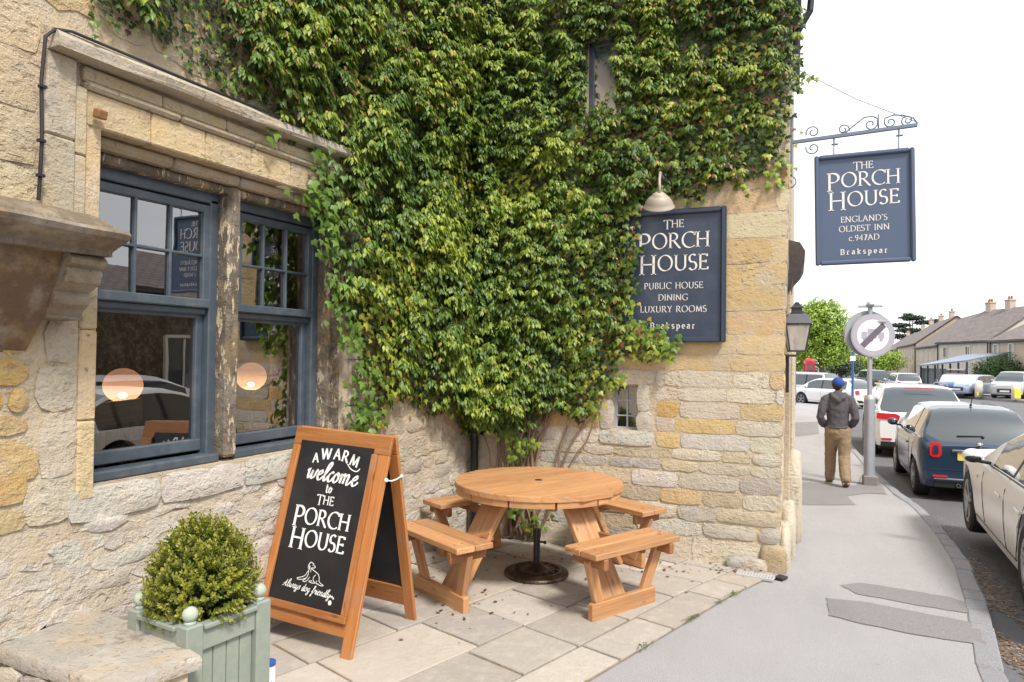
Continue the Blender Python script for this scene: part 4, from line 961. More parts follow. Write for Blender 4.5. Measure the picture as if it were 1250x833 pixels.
# glyph: width, strokes, serif feet (x, y, half width)
G = {
 'T': (.72, [[(.36, 0), (.36, 1)], [(.02, .97), (.70, .97)], [(.03, .99), (.0, .84)], [(.69, .99), (.72, .84)]], [(.36, 0, .15)]),
 'H': (.86, [[(.13, 0), (.13, 1)], [(.73, 0), (.73, 1)], [(.13, .52), (.73, .52)]], [(.13, 0, .13), (.13, 1, .13), (.73, 0, .13), (.73, 1, .13)]),
 'E': (.60, [[(.13, 0), (.13, 1)], [(.13, .97), (.52, .97)], [(.13, .52), (.46, .52)], [(.13, .03), (.56, .03)], [(.52, 1), (.53, .84)], [(.56, 0), (.60, .17)], [(.46, .6), (.46, .44)]], [(.10, 0, .10), (.10, 1, .10)]),
 'P': (.64, [[(.13, 0), (.13, 1)], [(.13, .97)]+arc(.30, .72, .28, .25, 90, -90)+[(.2, .47)]], [(.13, 0, .13), (.10, 1, .10)]),
 'O': (.98, [arc(.49, .5, .43, .5, 90, 450, 30)], []),
 'R': (.76, [[(.13, 0), (.13, 1)], [(.13, .97)]+arc(.30, .73, .26, .24, 90, -90)+[(.2, .49)], [(.34, .48), (.70, .02), (.78, 0)]], [(.13, 0, .13), (.10, 1, .10)]),
 'C': (.82, [arc(.52, .5, .45, .5, 48, 312, 24), [(.82, .98), (.82, .78)]], []),
 'U': (.84, [[(.13, 1), (.13, .35)]+arc(.42, .33, .29, .33, 180, 360, 14)+[(.71, .35), (.71, 1)]], [(.13, 1, .12), (.71, 1, .12)]),
 'S': (.54, [arc(.27, .74, .21, .25, 40, 250, 14)+arc(.26, .26, .23, .26, 80, -150, 14)], []),
 'B': (.62, [[(.13, 0), (.13, 1)], [(.13, .97)]+arc(.27, .75, .22, .22, 90, -90)+[(.13, .53)], [(.27, .53)]+arc(.29, .28, .27, .25, 90, -90)+[(.13, .03)]], [(.10, 0, .10), (.10, 1, .10)]),
 'L': (.58, [[(.13, 0), (.13, 1)], [(.13, .03), (.53, .03)], [(.53, 0), (.57, .17)]], [(.10, 0, .10), (.13, 1, .13)]),
 'I': (.27, [[(.13, 0), (.13, 1)]], [(.13, 0, .12), (.13, 1, .12)]),
 'D': (.86, [[(.13, 0), (.13, 1)], [(.13, .97)]+arc(.32, .5, .48, .47, 90, -90, 18)+[(.13, .03)]], [(.10, 0, .10), (.10, 1, .10)]),
 'N': (.90, [[(.13, 0), (.13, 1)], [(.10, 1), (.77, .0)], [(.77, 0), (.77, 1)]], [(.13, 0, .12), (.77, 1, .12)]),
 'G': (.90, [arc(.52, .5, .45, .5, 48, 312, 24), [(.80, .44), (.80, .1)], [(.82, .98), (.82, .78)]], [(.80, .45, .12)]),
 'X': (.74, [[(.10, 1), (.66, 0)], [(.64, 1), (.08, 0)]], [(.10, 1, .1), (.66, 0, .12), (.64, 1, .1), (.08, 0, .1)]),
 'Y': (.74, [[(.08, 1), (.38, .48)], [(.66, 1), (.38, .48)], [(.38, .48), (.38, 0)]], [(.08, 1, .1), (.66, 1, .1), (.38, 0, .13)]),
 'M': (1.0, [[(.12, 0), (.18, 1)], [(.18, 1), (.50, .08)], [(.50, .08), (.80, 1)], [(.80, 1), (.88, 0)]], [(.12, 0, .1), (.88, 0, .12)]),
 'A': (.80, [[(.06, 0), (.40, 1)], [(.38, 1), (.74, 0)], [(.2, .36), (.6, .36)]], [(.06, 0, .09), (.74, 0, .11)]),
 'W': (1.16, [[(.06, 1), (.32, 0)], [(.32, 0), (.58, 1)], [(.56, 1), (.84, 0)], [(.84, 0), (1.1, 1)]], [(.06, 1, .1), (.57, 1, .08), (1.1, 1, .1)]),
 "'": (.2, [[(.12, 1.02), (.06, .8)]], []), '.': (.2, [[(.08, .0), (.08, .08)]], []), ' ': (.42, [], []),
 '9': (.54, [arc(.27, .70, .20, .24, 0, 360, 16), [(.47, .68), (.42, .3), (.22, .02)]], []),
 '4': (.58, [[(.42, 0), (.42, 1), (.04, .28), (.55, .28)]], []), '7': (.52, [[(.04, .96), (.48, .96), (.20, -.02)]], []),
 'c': (.52, [arc(.30, .34, .24, .34, 45, 315, 14)], []),
}
# heavy slab lower case for the brewery line
SL = {
 'B': (.82, [[(.18, .05), (.18, .95)], [(.02, .95), (.40, .95)]+arc(.42, .73, .22, .22, 90, -90)+[(.18, .51)], [(.4, .51)]+arc(.44, .28, .25, .23, 90, -90)+[(.02, .05)]]),
 'r': (.56, [[(.16, .05), (.16, .66), (.03, .66)], [(.02, .05), (.32, .05)], [(.16, .48), (.3, .66), (.44, .62)]]),
 'a': (.64, [[(.1, .60), (.3, .70), (.44, .6), (.44, .12), (.56, .05)], arc(.27, .22, .18, .17, 20, 340)]),
 'k': (.70, [[(.16, .05), (.16, 1.0), (.03, 1.0)], [(.5, .66), (.2, .36), (.55, .05)], [(.03, .05), (.28, .05)], [(.4, .66), (.6, .66)]]),
 's': (.54, [arc(.25, .52, .16, .16, 30, 260, 10)+arc(.25, .2, .17, .16, 80, -150, 10)]),
 'p': (.68, [[(.16, -.28), (.16, .66), (.02, .66)], arc(.35, .34, .2, .3, 120, -120), [(.02, -.28), (.3, -.28)]]),
 'e': (.60, [[(.1, .36), (.5, .36)]+arc(.3, .35, .2, .31, 0, 310, 14)]),
}
# joined brush script
SC_ = {
 'w': (.95, [[(.0, .5), (.12, .66), (.16, .3), (.24, .02), (.38, .15), (.48, .6), (.47, .2), (.56, .02), (.74, .16), (.82, .6), (.78, .7), (.95, .55)]]),
 'e': (.55, [[(-.02, .3), (.22, .36), (.40, .55), (.30, .70), (.12, .5), (.10, .2), (.25, .0), (.42, .06), (.58, .3)]]),
 'l': (.42, [[(-.02, .25), (.18, .5), (.42, 1.15), (.32, 1.35), (.18, 1.1), (.12, .4), (.18, .05), (.3, .02), (.44, .3)]]),
 'c': (.5, [[(-.02, .3), (.1, .45), (.3, .70), (.42, .6)], [(.32, .70), (.12, .5), (.10, .18), (.24, 0), (.4, .06), (.52, .3)]]),
 'o': (.62, [[(-.02, .3), (.1, .4)], [(.3, .68), (.12, .5), (.10, .15), (.28, .0), (.46, .2), (.45, .55), (.3, .68), (.4, .5), (.64, .55)]]),
 'm': (1.05, [[(-.02, .5), (.10, .66), (.10, .02)], [(.10, .4), (.26, .68), (.38, .58), (.38, .02)], [(.38, .4), (.56, .68), (.70, .58), (.70, .1), (.82, .0), (1.05, .3)]]),
 't': (.4, [[(.16, 1.0), (.16, .1), (.28, .0), (.38, .08)], [(.0, .68), (.36, .68)]]),
 'A': (.9, [[(.0, .0), (.2, .1), (.5, .7), (.62, 1.15), (.60, .5), (.66, .02), (.85, .2)], [(.1, .42), (.75, .5)]]),
 'a': (.58, [[(.42, .6), (.25, .66), (.08, .35), (.15, .03), (.32, .1), (.42, .6), (.40, .1), (.5, .0), (.6, .2)]]),
 'y': (.56, [[(.0, .5), (.1, .62), (.1, .2), (.24, .03), (.4, .3), (.44, .62), (.36, -.3), (.2, -.5), (.1, -.3), (.56, .2)]]),
 's': (.42, [[(-.02, .2), (.26, .7), (.34, .3), (.2, .0), (.04, .08)], [(.2, .02), (.44, .2)]]),
 'd': (.58, [[(.4, .6), (.25, .66), (.08, .35), (.15, .03), (.3, .1), (.5, 1.2), (.42, .1), (.5, .0), (.6, .2)]]),
 'g': (.56, [[(.42, .6), (.25, .66), (.08, .35), (.18, .08), (.38, .3), (.44, .6), (.36, -.3), (.2, -.5), (.08, -.3), (.56, .2)]]),
 'f': (.5, [[(.0, .2), (.3, .7), (.44, 1.15), (.34, 1.3), (.24, 1.0), (.2, -.3), (.1, -.5), (.1, -.2), (.5, .25)]]),
 'r': (.46, [[(.0, .3), (.14, .72), (.2, .55), (.38, .58), (.34, .1), (.48, .1)]]),
 'i': (.3, [[(.0, .3), (.12, .62), (.1, .1), (.2, .0), (.32, .25)], [(.16, .85), (.17, .9)]]),
 'n': (.62, [[(.0, .4), (.08, .62), (.08, .0)], [(.08, .35), (.25, .64), (.38, .5), (.38, .1), (.48, .0), (.62, .25)]]),
 ' ': (.4, []),
}
def smooth_pts(pts, n=4):
    if len(pts) < 3: return pts
    P_ = [pts[0]]+list(pts)+[pts[-1]]; o = []
    for i in range(1, len(P_)-2):
        a, b, c, d = P_[i-1:i+3]
        for k in range(n):
            t = k/n; o.append(tuple(.5*((2*b[j])+(-a[j]+c[j])*t+(2*a[j]-5*b[j]+4*c[j]-d[j])*t*t+(-a[j]+3*b[j]-3*c[j]+d[j])*t**3) for j in (0, 1)))
    return o+[pts[-1]]
def ribbon(b, pts, wf, tr, th=.0012):
    n = len(pts); Lp = []; Rp = []
    for i in range(n):
        a = pts[max(0, i-1)]; c = pts[min(n-1, i+1)]; dx, dy = c[0]-a[0], c[1]-a[1]; l = math.hypot(dx, dy) or 1; dx /= l; dy /= l
        w_ = wf(math.atan2(dy, dx))/2
        if 0 < i < n-1:
            d1 = (pts[i][0]-a[0], pts[i][1]-a[1]); l1 = math.hypot(*d1) or 1; cs = abs(d1[0]/l1*dx+d1[1]/l1*dy); w_ /= max(.55, cs)
        Lp.append(tr(pts[i][0]-dy*w_, pts[i][1]+dx*w_)); Rp.append(tr(pts[i][0]+dy*w_, pts[i][1]-dx*w_))
    b.add(Lp+Rp, [[i, n+i, n+i+1, i+1] for i in range(n-1)])
def text(b, s, size, place, x0=0, y0=0, anchor='c', pen=(.125, .035, 20), track=.06, font=G, caps=None, slant=0, stretch=1, rot=None):
    """place(x, y) -> 3D; caps = size of the first letter relative to the rest"""
    ws = []
    for i, ch in enumerate(s):
        k = caps if (caps and (i == 0)) else 1
        ws.append((font[ch][0]+track)*size*k*stretch)
    W_ = sum(ws); x = x0-(W_/2 if anchor == 'c' else 0)
    for i, ch in enumerate(s):
        k = caps if (caps and i == 0) else 1; g = font[ch]; sz = size*k; yb = y0-(sz-size)*(.82 if k > 1 else 0)
        th = pen[2]
        def wf(a, sz=sz): return sz*(pen[1]+(pen[0]-pen[1])*abs(math.sin(a-R(th))))
        cx = x
        def tr(px, py, cx=cx, yb=yb): 
            X, Y = px, py
            return place(X, Y)
        for st in g[1]:
            pts = [(cx+(p[0]*stretch+p[1]*slant)*sz, yb+p[1]*sz) for p in (smooth_pts(st) if font is SC_ else st)]
            if rot: pts = [rot(*p) for p in pts]
            ribbon(b, pts, wf, tr)
        if len(g) > 2:
            for (sx, sy, hw) in g[2]:
                y_ = yb+sy*sz+(.02 if sy < .2 else -.02)*sz; pts = [(cx+(sx-hw)*sz*stretch, y_), (cx+(sx+hw)*sz*stretch, y_)]
                if rot: pts = [rot(*p) for p in pts]
                ribbon(b, pts, lambda a, sz=sz: sz*.042, tr)
        x += ws[i]
    return W_

# ------------------------------------------------------------------ sign on the wall
def sign_board(root, w_, h, lines, pm, fm, frame=.045, dep=.05, both=False):
    """board in local XZ, front faces -Y, origin at bottom centre"""
    b = MB(); b.box((-w_/2+.01, -.01, .01), (w_/2-.01, .012, h-.01)); b.build('sign_panel', pm, root)
    b = MB()
    for x in (-w_/2+frame/2, w_/2-frame/2): b.bar((x, -.012, 0), (x, -.012, h), frame, dep, (0, 1, 0), .010)
    for z in (frame/2, h-frame/2): b.bar((-w_/2+frame, -.012, z), (w_/2-frame, -.012, z), dep, frame, (0, 0, 1), .010)
    b.build('sign_frame', fm, root)
    for (s, size, y, k) in lines:
        b = MB(); text(b, s, size, lambda X, Z: (X, -.0125, Z), 0, y, **k); b.build('lettering', 'letter', root)
W1 = .86; H1 = 1.13
ws = thing('wall_sign', 'large navy painted sign on the stone wall, half overgrown by ivy, listing dining and rooms', 'sign', (-.955, YO-.035, 1.80))
sign_board(ws, W1, H1, [('THE', .067, .975, dict(caps=1.22)), ('PORCH', .132, .80, dict(caps=1.28, track=.07)), ('HOUSE', .132, .61, dict(caps=1.28, track=.07)),
    ('PUBLIC HOUSE', .054, .455, dict(track=.1)), ('DINING', .054, .355, dict(track=.1)), ('LUXURY ROOMS', .054, .255, dict(track=.1)), ('Brakspear', .052, .115, dict(font=SL, pen=(.15, .1, 20), track=.2))], 'signblue', 'signframe')
# ------------------------------------------------------------------ hanging sign and its bracket
HY = 6.2
hs = thing('hanging_sign', 'faded blue double-framed pub sign hanging from a scrolled iron bracket over the pavement', 'sign', (.52, HY, 2.45))
hs.rotation_euler = (0, R(-1.0), R(3))
sign_board(hs, .73, .91, [('THE', .058, .775, dict(caps=1.22)), ('PORCH', .118, .635, dict(caps=1.28, track=.07)), ('HOUSE', .118, .475, dict(caps=1.28, track=.07)),
    ("ENGLAND'S", .048, .345, dict(track=.1)), ('OLDEST INN', .048, .268, dict(track=.1)), ('c.947AD', .048, .19, dict(track=.1)), ('Brakspear', .045, .08, dict(font=SL, pen=(.15, .1, 20), track=.25))], 'hangblue', 'hangblue', .035, .05)
def spiral(cx, cz, r_, a0, turns, n=22, grow=.25): return [(cx+r_*(1-(1-grow)*i/n)*math.cos(R(a0)+turns*6.283*i/n), 0, cz+r_*(1-(1-grow)*i/n)*math.sin(R(a0)+turns*6.283*i/n)) for i in range(n+1)]
br = thing('sign_bracket', 'grey wrought-iron bracket with scrolls and tie rod projecting from the inn corner', 'bracket', (-.04, HY, 3.50))
b = MB(); b.bar((0, 0, 0), (.93, 0, .04), .028, .03, (0, 0, 1)); b.build('bracket_arm', 'iron', br)
b = MB(); b.bar((.0, 0, -.28), (.0, 0, .22), .03, .03, (1, 0, 0)); b.build('wall_plate', 'iron', br)
for p in (spiral(.17, .07, .055, 200, -1.3), spiral(.17, -.065, .055, 160, 1.3), [(.34, 0, .02), (.42, 0, .04), (.48, 0, .09), (.55, 0, .145), (.61, 0, .15), (.655, 0, .12)]+[(q[0], 0, q[2]) for q in spiral(.60, .085, .052, 30, -1.2)],
          [(.93, 0, .05), (.90, 0, .10), (.83, 0, .13), (.76, 0, .14), (.70, 0, .12)]+spiral(.74, .085, .045, 150, 1.2), spiral(.86, .085, .045, 240, -1.3), spiral(.40, .065, .045, 340, 1.25), spiral(-.01, -.34, .06, 90, -1.3), [(.655, 0, .03), (.655, 0, .16)]):
    b = MB(); b.tube(p, .006, 6); b.build('scroll', 'iron', br, smooth=True)
b = MB(); b.tube([(.93, 0, .06), (.5, 0, .3), (.04, 0, .62)], .0035, 5); b.build('tie_rod', 'iron', br)
for x in (.33, .80):
    b = MB(); z = .04*x/.93
    b.tube([(x, 0, z-.01), (x, 0, z-.06)], .007, 6); b.tube([(x-.02, 0, z-.065), (x+.03, 0, z-.065)], .008, 6); b.tube([(x, 0, z-.065), (x, 0, -.135)], .005, 6); b.build('sign_hook', 'iron', br)
# ------------------------------------------------------------------ swan-neck lamp over the wall sign
wl = thing('sign_lamp', 'weathered dome lamp on a swan neck above the navy wall sign', 'lamp', (-1.045, YO, 2.87))
wl.scale = (1.1, 1.05, .95)
lc = Vector((.02, -.36, .03)); ax = Vector((-.12, .62, -1)).normalized()
b = MB(); b.tube([(0, .0, .16), (0, -.03, .26), (0, -.10, .35), (0, -.20, .36), (.01, -.29, .27), (.02, -.33, .14)], .011, 8); b.build('swan_neck', 'lampgrey', wl, smooth=True)
b = MB(); b.lathe([(.012, -.115), (.03, -.112), (.05, -.095), (.056, -.082), (.062, -.08), (.08, -.062), (.098, -.03), (.106, .0), (.112, .004), (.116, .016), (.11, .02), (.098, .0), (.05, -.05)], lc, 24, ax); b.build('lamp_shade', 'lampgrey', wl, smooth=True, sharp=50)
b = MB().ball(lc+ax*(-.005), .028, 10, 8); b.build('bulb', 'white', wl, smooth=True)
# ------------------------------------------------------------------ lantern on the street side
ln = thing('wall_lantern', 'black four-sided street lantern with tapered clear glass fixed beside the inn corner', 'lantern', (.015, 6.35, 1.72))
ln.rotation_euler = (0, 0, R(8))
def fr4(r0_, z0, r1, z1): return [(sx*r0_, sy*r0_, z0) for sx, sy in ((-1, -1), (1, -1), (1, 1), (-1, 1))], [(sx*r1, sy*r1, z1) for sx, sy in ((-1, -1), (1, -1), (1, 1), (-1, 1))]
lo, hi = fr4(.062, .02, .098, .25); b = MB()
for a, c in zip(lo, hi): b.bar(a, c, .012, .012, (1, 0, 0), .002)
for Rr in (lo, hi):
    for i in range(4): b.bar(Rr[i], Rr[(i+1) % 4], .014, .014, (0, 0, 1), .002)
b.build('lantern_frame', 'lantern', ln)
b = MB(); a0, a1 = fr4(.112, .255, .075, .335); _, a2 = fr4(1, 1, .04, .35); _, a3 = fr4(1, 1, .038, .385); _, a4 = fr4(1, 1, .055, .39); _, a5 = fr4(1, 1, .03, .41); _, a6 = fr4(1, 1, .012, .44)
vs = a0+a1+a2+a3+a4+a5+a6; b.add(vs, [[i*4+j, i*4+(j+1) % 4, (i+1)*4+(j+1) % 4, (i+1)*4+j] for i in range(6) for j in range(4)]+[[3, 2, 1, 0], [24, 25, 26, 27]]); b.build('lantern_roof', 'lantern', ln)
for i in range(4): MB().add([lo[i], lo[(i+1) % 4], hi[(i+1) % 4], hi[i]], [[0, 1, 2, 3]]).build('lantern_pane', 'lampglass', ln)
b = MB(); b.tube([(0, 0, .02), (0, 0, .07)], .012, 8); b.ball((0, 0, .10), .028, 10, 8); b.build('lantern_bulb', 'signmid', ln, smooth=True)
b = MB(); b.bar((-.13, .0, -.02), (0, 0, -.02), .02, .02); b.bar((-.12, 0, -.1), (-.12, 0, .1), .03, .02, (1, 0, 0)); b.build('lantern_arm', 'lantern', ln)

# ------------------------------------------------------------------ A-board
bw, bd, bh = .68, .60, 1.13
ab = thing('a_board', 'orange timber A-board with white welcome lettering and a drawn dog on its black panel', 'sign board', (-2.90, 3.12, .022), R(-3))
ab.scale = (1.05,)*3
ab.rotation_euler = (0, R(2.0), R(-3))
sl_ = math.hypot(bd/2-.015, bh)
def front(x, s, n=0):   # s up the slope, n outward (towards the viewer)
    k = s/sl_; ny, nz = -bh/sl_, (bd/2-.015)/sl_
    return Vector((x, (bd/2-.015)*k+ny*n, bh*k+nz*n))
def back(x, s, n=0): v = front(x, s, n); return Vector((v.x, bd-v.y, v.z))
def plank(name, f, x0, s0, x1, s1, w_, t, n, m='board_wood', lab=None):
    b = MB(); u = f(0, 0, 1)-f(0, 0, 0); b.bar(f(x0, s0, n), f(x1, s1, n), w_, t, u, .003); return b.build(name, m, ab, label=lab)
for f in (front, back):
    plank('stile', f, .035, .0, .035, sl_-.105, .07, .022, 0); plank('stile', f, bw-.035, .0, bw-.035, sl_-.105, .07, .022, 0)
    plank('top_rail', f, .0, sl_-.052, bw, sl_-.052, .104, .022, 0); plank('bottom_rail', f, .071, .17, bw-.071, .17, .12, .0215, 0)
x0, x1, s0, s1 = .045, bw-.085, .215, sl_-.105
for (a, c, d, e) in ((x0, s0, x0, s1), (x1, s0, x1, s1)): plank('panel_frame', front, a, c, d, e, .038, .018, .020)
plank('panel_frame', front, x0-.019, s0-.018, x1+.019, s0-.018, .038, .018, .0205)
b = MB(); b.add([front(x0+.015, s0-.01, .014), front(x1-.015, s0-.01, .014), front(x1-.015, s1+.03, .014), front(x0+.015, s1+.03, .014)], [[0, 1, 2, 3]]); b.build('chalkboard', 'chalkboard', ab)
b = MB(); b.add([back(.06, .12, .0), back(bw-.06, .12, .0), back(bw-.06, s1, .0), back(.06, s1, .0)], [[0, 1, 2, 3]]); b.build('chalkboard', 'chalkboard', ab)
cx = (x0+x1)/2; pf = lambda X, S: front(X, S, .0155)
b = MB(); Kx = x0+.02; Kw = x1-x0-.04; S0, SH_ = s0, s1-s0
def sy(f_): return S0+SH_*f_
def rotA(px0, py0, ang): 
    c_, s_ = math.cos(ang), math.sin(ang); return lambda x, y: (px0+(x-px0)*c_-(y-py0)*s_, py0+(x-px0)*s_+(y-py0)*c_)
text(b, 'A', .055, pf, cx-.125, sy(.895), pen=(.2, .09, 20), rot=rotA(cx-.125, sy(.9), .12))
for i, (ch, dx, dy, an) in enumerate((('W', -.055, .925, .10), ('A', .02, .932, 0), ('R', .075, .925, -.12), ('M', .14, .905, -.22))): text(b, ch, .062, pf, cx+dx, sy(dy), pen=(.2, .09, 20), rot=rotA(cx+dx, sy(dy), an))
ribbon(b, smooth_pts([(cx+.10, sy(.915)), (cx+.13, sy(.885)), (cx+.17, sy(.875)), (cx+.19, sy(.895))]), lambda a: .006, pf)
b.build('lettering', 'chalk', ab); b = MB()
text(b, 'welcome', .078, pf, cx+.005, sy(.785), pen=(.2, .08, 25), track=0, font=SC_, slant=.22, rot=rotA(cx, sy(.785), -.02))
b.build('lettering', 'chalk', ab); b = MB()
text(b, 'to', .042, pf, cx+.01, sy(.715), pen=(.2, .16, 0), track=.05, font=SC_)
text(b, 'THE', .048, pf, cx, sy(.635), pen=(.15, .06, 20), caps=1.2)
b.build('lettering', 'chalk', ab); b = MB()
text(b, 'PORCH', .088, pf, cx, sy(.495), pen=(.16, .06, 20), caps=1.3, track=.05); b.build('lettering', 'chalk', ab); b = MB(); text(b, 'HOUSE', .088, pf, cx, sy(.355), pen=(.16, .06, 20), caps=1.3, track=.05)
b.build('lettering', 'chalk', ab); b = MB()
text(b, 'Always dog friendly', .032, pf, cx-.01, sy(.085), pen=(.16, .07, 25), track=0, font=SC_, slant=.3, rot=rotA(cx, sy(.085), -.03))
b.build('lettering', 'chalk', ab); b = MB()
dog = [[(-.02, .9), (-.10, .92), (-.17, .84), (-.16, .72), (-.10, .68), (-.12, .55), (-.2, .40), (-.28, .24), (-.42, .14), (-.62, .06), (-.72, .02), (-.70, -.03), (-.5, -.02), (-.34, .04), (-.22, .10)],
       [(-.02, .9), (.08, .88), (.10, .80), (.20, .76), (.20, .70), (.10, .66), (.02, .66), (-.02, .56), (.0, .44)], [(.0, .62), (.14, .56), (.3, .5), (.46, .42), (.56, .28), (.58, .12), (.7, .02), (.86, -.04), (.84, -.08), (.66, -.08), (.52, -.03)],
       [(.32, .36), (.22, .22), (.26, .06), (.38, -.02), (.2, -.06), (.04, -.04), (.02, .0), (.2, .04)], [(-.12, .88), (-.2, .78), (-.2, .62), (-.14, .62), (-.1, .74)], [(-.14, .5), (-.12, .3), (-.2, .1), (-.3, .0), (-.36, -.06), (-.24, -.08), (-.1, .02), (.0, .2)], [(.02, .8), (.04, .79)], [(.46, .1), (.44, -.02), (.56, -.06)]]
for st in dog: ribbon(b, [(cx+.0+x*.115, sy(.14)+.01+y*.105) for x, y in smooth_pts(st)], lambda a: .0036, pf)
b.build('dog_drawing', 'chalk', ab, kind='stuff'); b = MB()
for (dx, dy, rr) in ((.165, .055, .012), (.15, .085, .005), (.16, .092, .0055), (.172, .092, .0055), (.182, .085, .005)):
    n = 10; c_ = (cx+dx, sy(dy)); b.add([pf(c_[0]+rr*math.cos(6.283*i/n), c_[1]+rr*1.1*math.sin(6.283*i/n)) for i in range(n)], [list(range(n))])
b.build('paw_print', 'chalk', ab, kind='stuff')
b = MB(); p, q = front(bw-.01, sl_*.80, .0), back(bw-.01, sl_*.80, 0); p.x = q.x = bw+.004; b.tube([p, p*.66+q*.34-Vector((0, 0, .012)), p*.33+q*.67-Vector((0, 0, .01)), q], .0045, 6)
b.ball(p, .012, 8, 6); b.ball(q, .010, 8, 6); b.build('rope', 'white', ab, smooth=True)
for xx in (bw-.04, .04): MB().bar(front(xx, sl_, -.02), front(xx, sl_-.03, -.04), .05, .004, (0, 1, 0)).build('hinge', 'iron', ab)

# ------------------------------------------------------------------ round picnic table
pt = thing('picnic_table', 'round timber picnic table with four attached benches standing on the flagstones', 'table', (-1.765, 4.815, 0), R(-29))
RT = .625; TW = 'table_wood'
nb = 9; wdt = 2*RT/nb
for i in range(nb):     # top boards run across, cut to the circle
    a = -RT+i*wdt+.002; c = a+wdt-.004; prof = []; m_ = 7; top = [];
    xs = [a+(c-a)*k/m_ for k in range(m_+1)]; hw = [math.sqrt(max(.02, RT*RT-x*x)) for x in xs]
    poly = [(x, -h) for x, h in zip(xs, hw)]+[(x, h) for x, h in reversed(list(zip(xs, hw)))]
    b = MB(); n = len(poly); off = rnd.random()*9; cxm = (a+c)/2
    rings = [(1, .70), (1, .733), (.985, .738)]; vs = [(cxm+(x-cxm)*k, y*(1-(1-k)*.3), z) for k, z in rings for x, y in poly]
    fs = [[r_*n+j, r_*n+(j+1) % n, (r_+1)*n+(j+1) % n, (r_+1)*n+j] for r_ in range(2) for j in range(n)]+[list(range(2*n, 3*n)), list(range(n-1, -1, -1))]
    uv = [[(vs[q][1]+off, vs[q][0]+vs[q][2]+off) for q in f] for f in fs]
    b.add(vs, fs, uv).build('top_board', TW, pt)
# rim beneath the boards, in segments
for i in range(12):
    a0_, a1_ = R(i*30+1), R(i*30+29.5); P4 = [(RT*.985*math.cos(a), RT*.985*math.sin(a)) for a in (a0_, (2*a0_+a1_)/3, (a0_+2*a1_)/3, a1_)]; P5 = [(x*.86, y*.86) for x, y in reversed(P4)]; poly = P4+P5; n = 8; off = rnd.random()*9
    vs = [(x, y, z) for z in (.655, .699) for x, y in poly]; fs = [[j, (j+1) % n, n+(j+1) % n, n+j] for j in range(n)]+[list(range(n, 2*n)), list(range(n-1, -1, -1))]
    MB().add(vs, fs, [[(math.atan2(vs[q][1], vs[q][0])*RT+off if abs(i-5.5) < 5 else vs[q][0]+off, vs[q][2]+off+math.hypot(vs[q][0], vs[q][1])) for q in f] for f in fs]).build('rim_segment', TW, pt, label=None)
for s_ in (-1, 1):
    MB().bar((-.5, .28*s_, .665), (.5, .28*s_, .665), .045, .07).build('bearer', 'leg_wood', pt); MB().bar((.30*s_, -.257, .665), (.30*s_, .257, .665), .045, .068).build('bearer', 'leg_wood', pt)
MB().lathe([(.002, .7405), (.026, .7405), (.03, .7385)], (0, 0, 0), 16).build('parasol_hole', 'trim', pt)
for q in range(4):
    a = R(90*q); e = Vector((math.cos(a), math.sin(a), 0)); t_ = Vector((-math.sin(a), math.cos(a), 0)); Z = Vector((0, 0, 1))
    def pp(r_, s_, z): return e*r_+t_*s_+Z*z
    RF = .84
    for k in (-1, 1): MB().bar(pp(.36, .06*k, .69), pp(RF-.04, .06*k, .0), .117, .042, e*.6+Z*.4).build('leg', TW, pt)
    MB().bar(pp(RF+.012, -.30, .062), pp(RF+.012, .30, .062), .045, .12, Z).build('foot_board', TW, pt)
    for k in (-1, 1): MB().bar(pp(RF-.005, .20*k, .06), pp(RF+.03, .33*k, .41), .075, .04, e).build('bench_strut', TW, pt)
    for k in (-1, 1): MB().bar(pp(RF-.12, .31*k, .40), pp(RF+.16, .31*k, .40), .04, .07, Z).build('bench_bearer', 'leg_wood', pt)
    for k in (-1, 1):
        MB().bar(pp(RF+.018+.071*k, -.40, .455), pp(RF+.018+.071*k, .40, .455), .137, .038, Z).build('seat_board', TW, pt)
    MB().bar(pp(.5, .1, .42), pp(RF+.1, .1, .42), .035, .06, Z).build('brace', 'leg_wood', pt)
b = MB()
for q in range(4):
    a = R(90*q); e = Vector((math.cos(a), math.sin(a), 0)); t_ = Vector((-math.sin(a), math.cos(a), 0))
    for k in (-1, 1):
        for k2 in (-1, 1):
            for k3 in (-.03, .03): b.lathe([(.006, .4755), (.006, .4745)][::-1]+[(.001, .476)], (e*(.858+.071*k+k3)+t_*.31*k2), 8)
for i in range(nb):
    x = -RT+(i+.5)*wdt
    for s_ in (-1, 1):
        if abs(x) < .5: b.lathe([(.006, .737), (.0055, .7392), (.001, .7394)], (x+.02, .28*s_+rnd.uniform(-.01, .01), 0), 8)
b.build('screw_heads', 'iron', pt, kind='stuff')
# ------------------------------------------------------------------ parasol base
pb = thing('parasol_base', 'round bronzed cast-iron parasol base with black tube under the table', 'parasol base', (-1.79, 4.86, .016))
b = MB(); b.lathe([(.001, 0), (.235, 0), (.245, .012), (.24, .028), (.225, .036), (.21, .034), (.20, .042), (.18, .046), (.17, .04), (.155, .046), (.12, .05), (.11, .046), (.08, .056), (.05, .07), (.03, .09), (.022, .09)], (0, 0, 0), 40); 
for i in range(14):
    a = 6.283*i/14; b.tube([(math.cos(a)*.12, math.sin(a)*.12, .05), (math.cos(a+.15)*.145, math.sin(a+.15)*.145, .052), (math.cos(a)*.165, math.sin(a)*.165, .05)], .006, 5)
b.build('cast_base', 'bronze', pb, smooth=True, sharp=45)
b = MB(); b.tube([(0, 0, .07), (0, 0, .30)], .025, 14); b.tube([(0, 0, .28), (0, 0, .345)], .030, 14); b.tube([(.02, 0, .25), (.06, 0, .25)], .008, 8); b.ball((.065, 0, .25), .014, 8, 6); b.build('base_tube', 'black', pb, smooth=True, sharp=40)

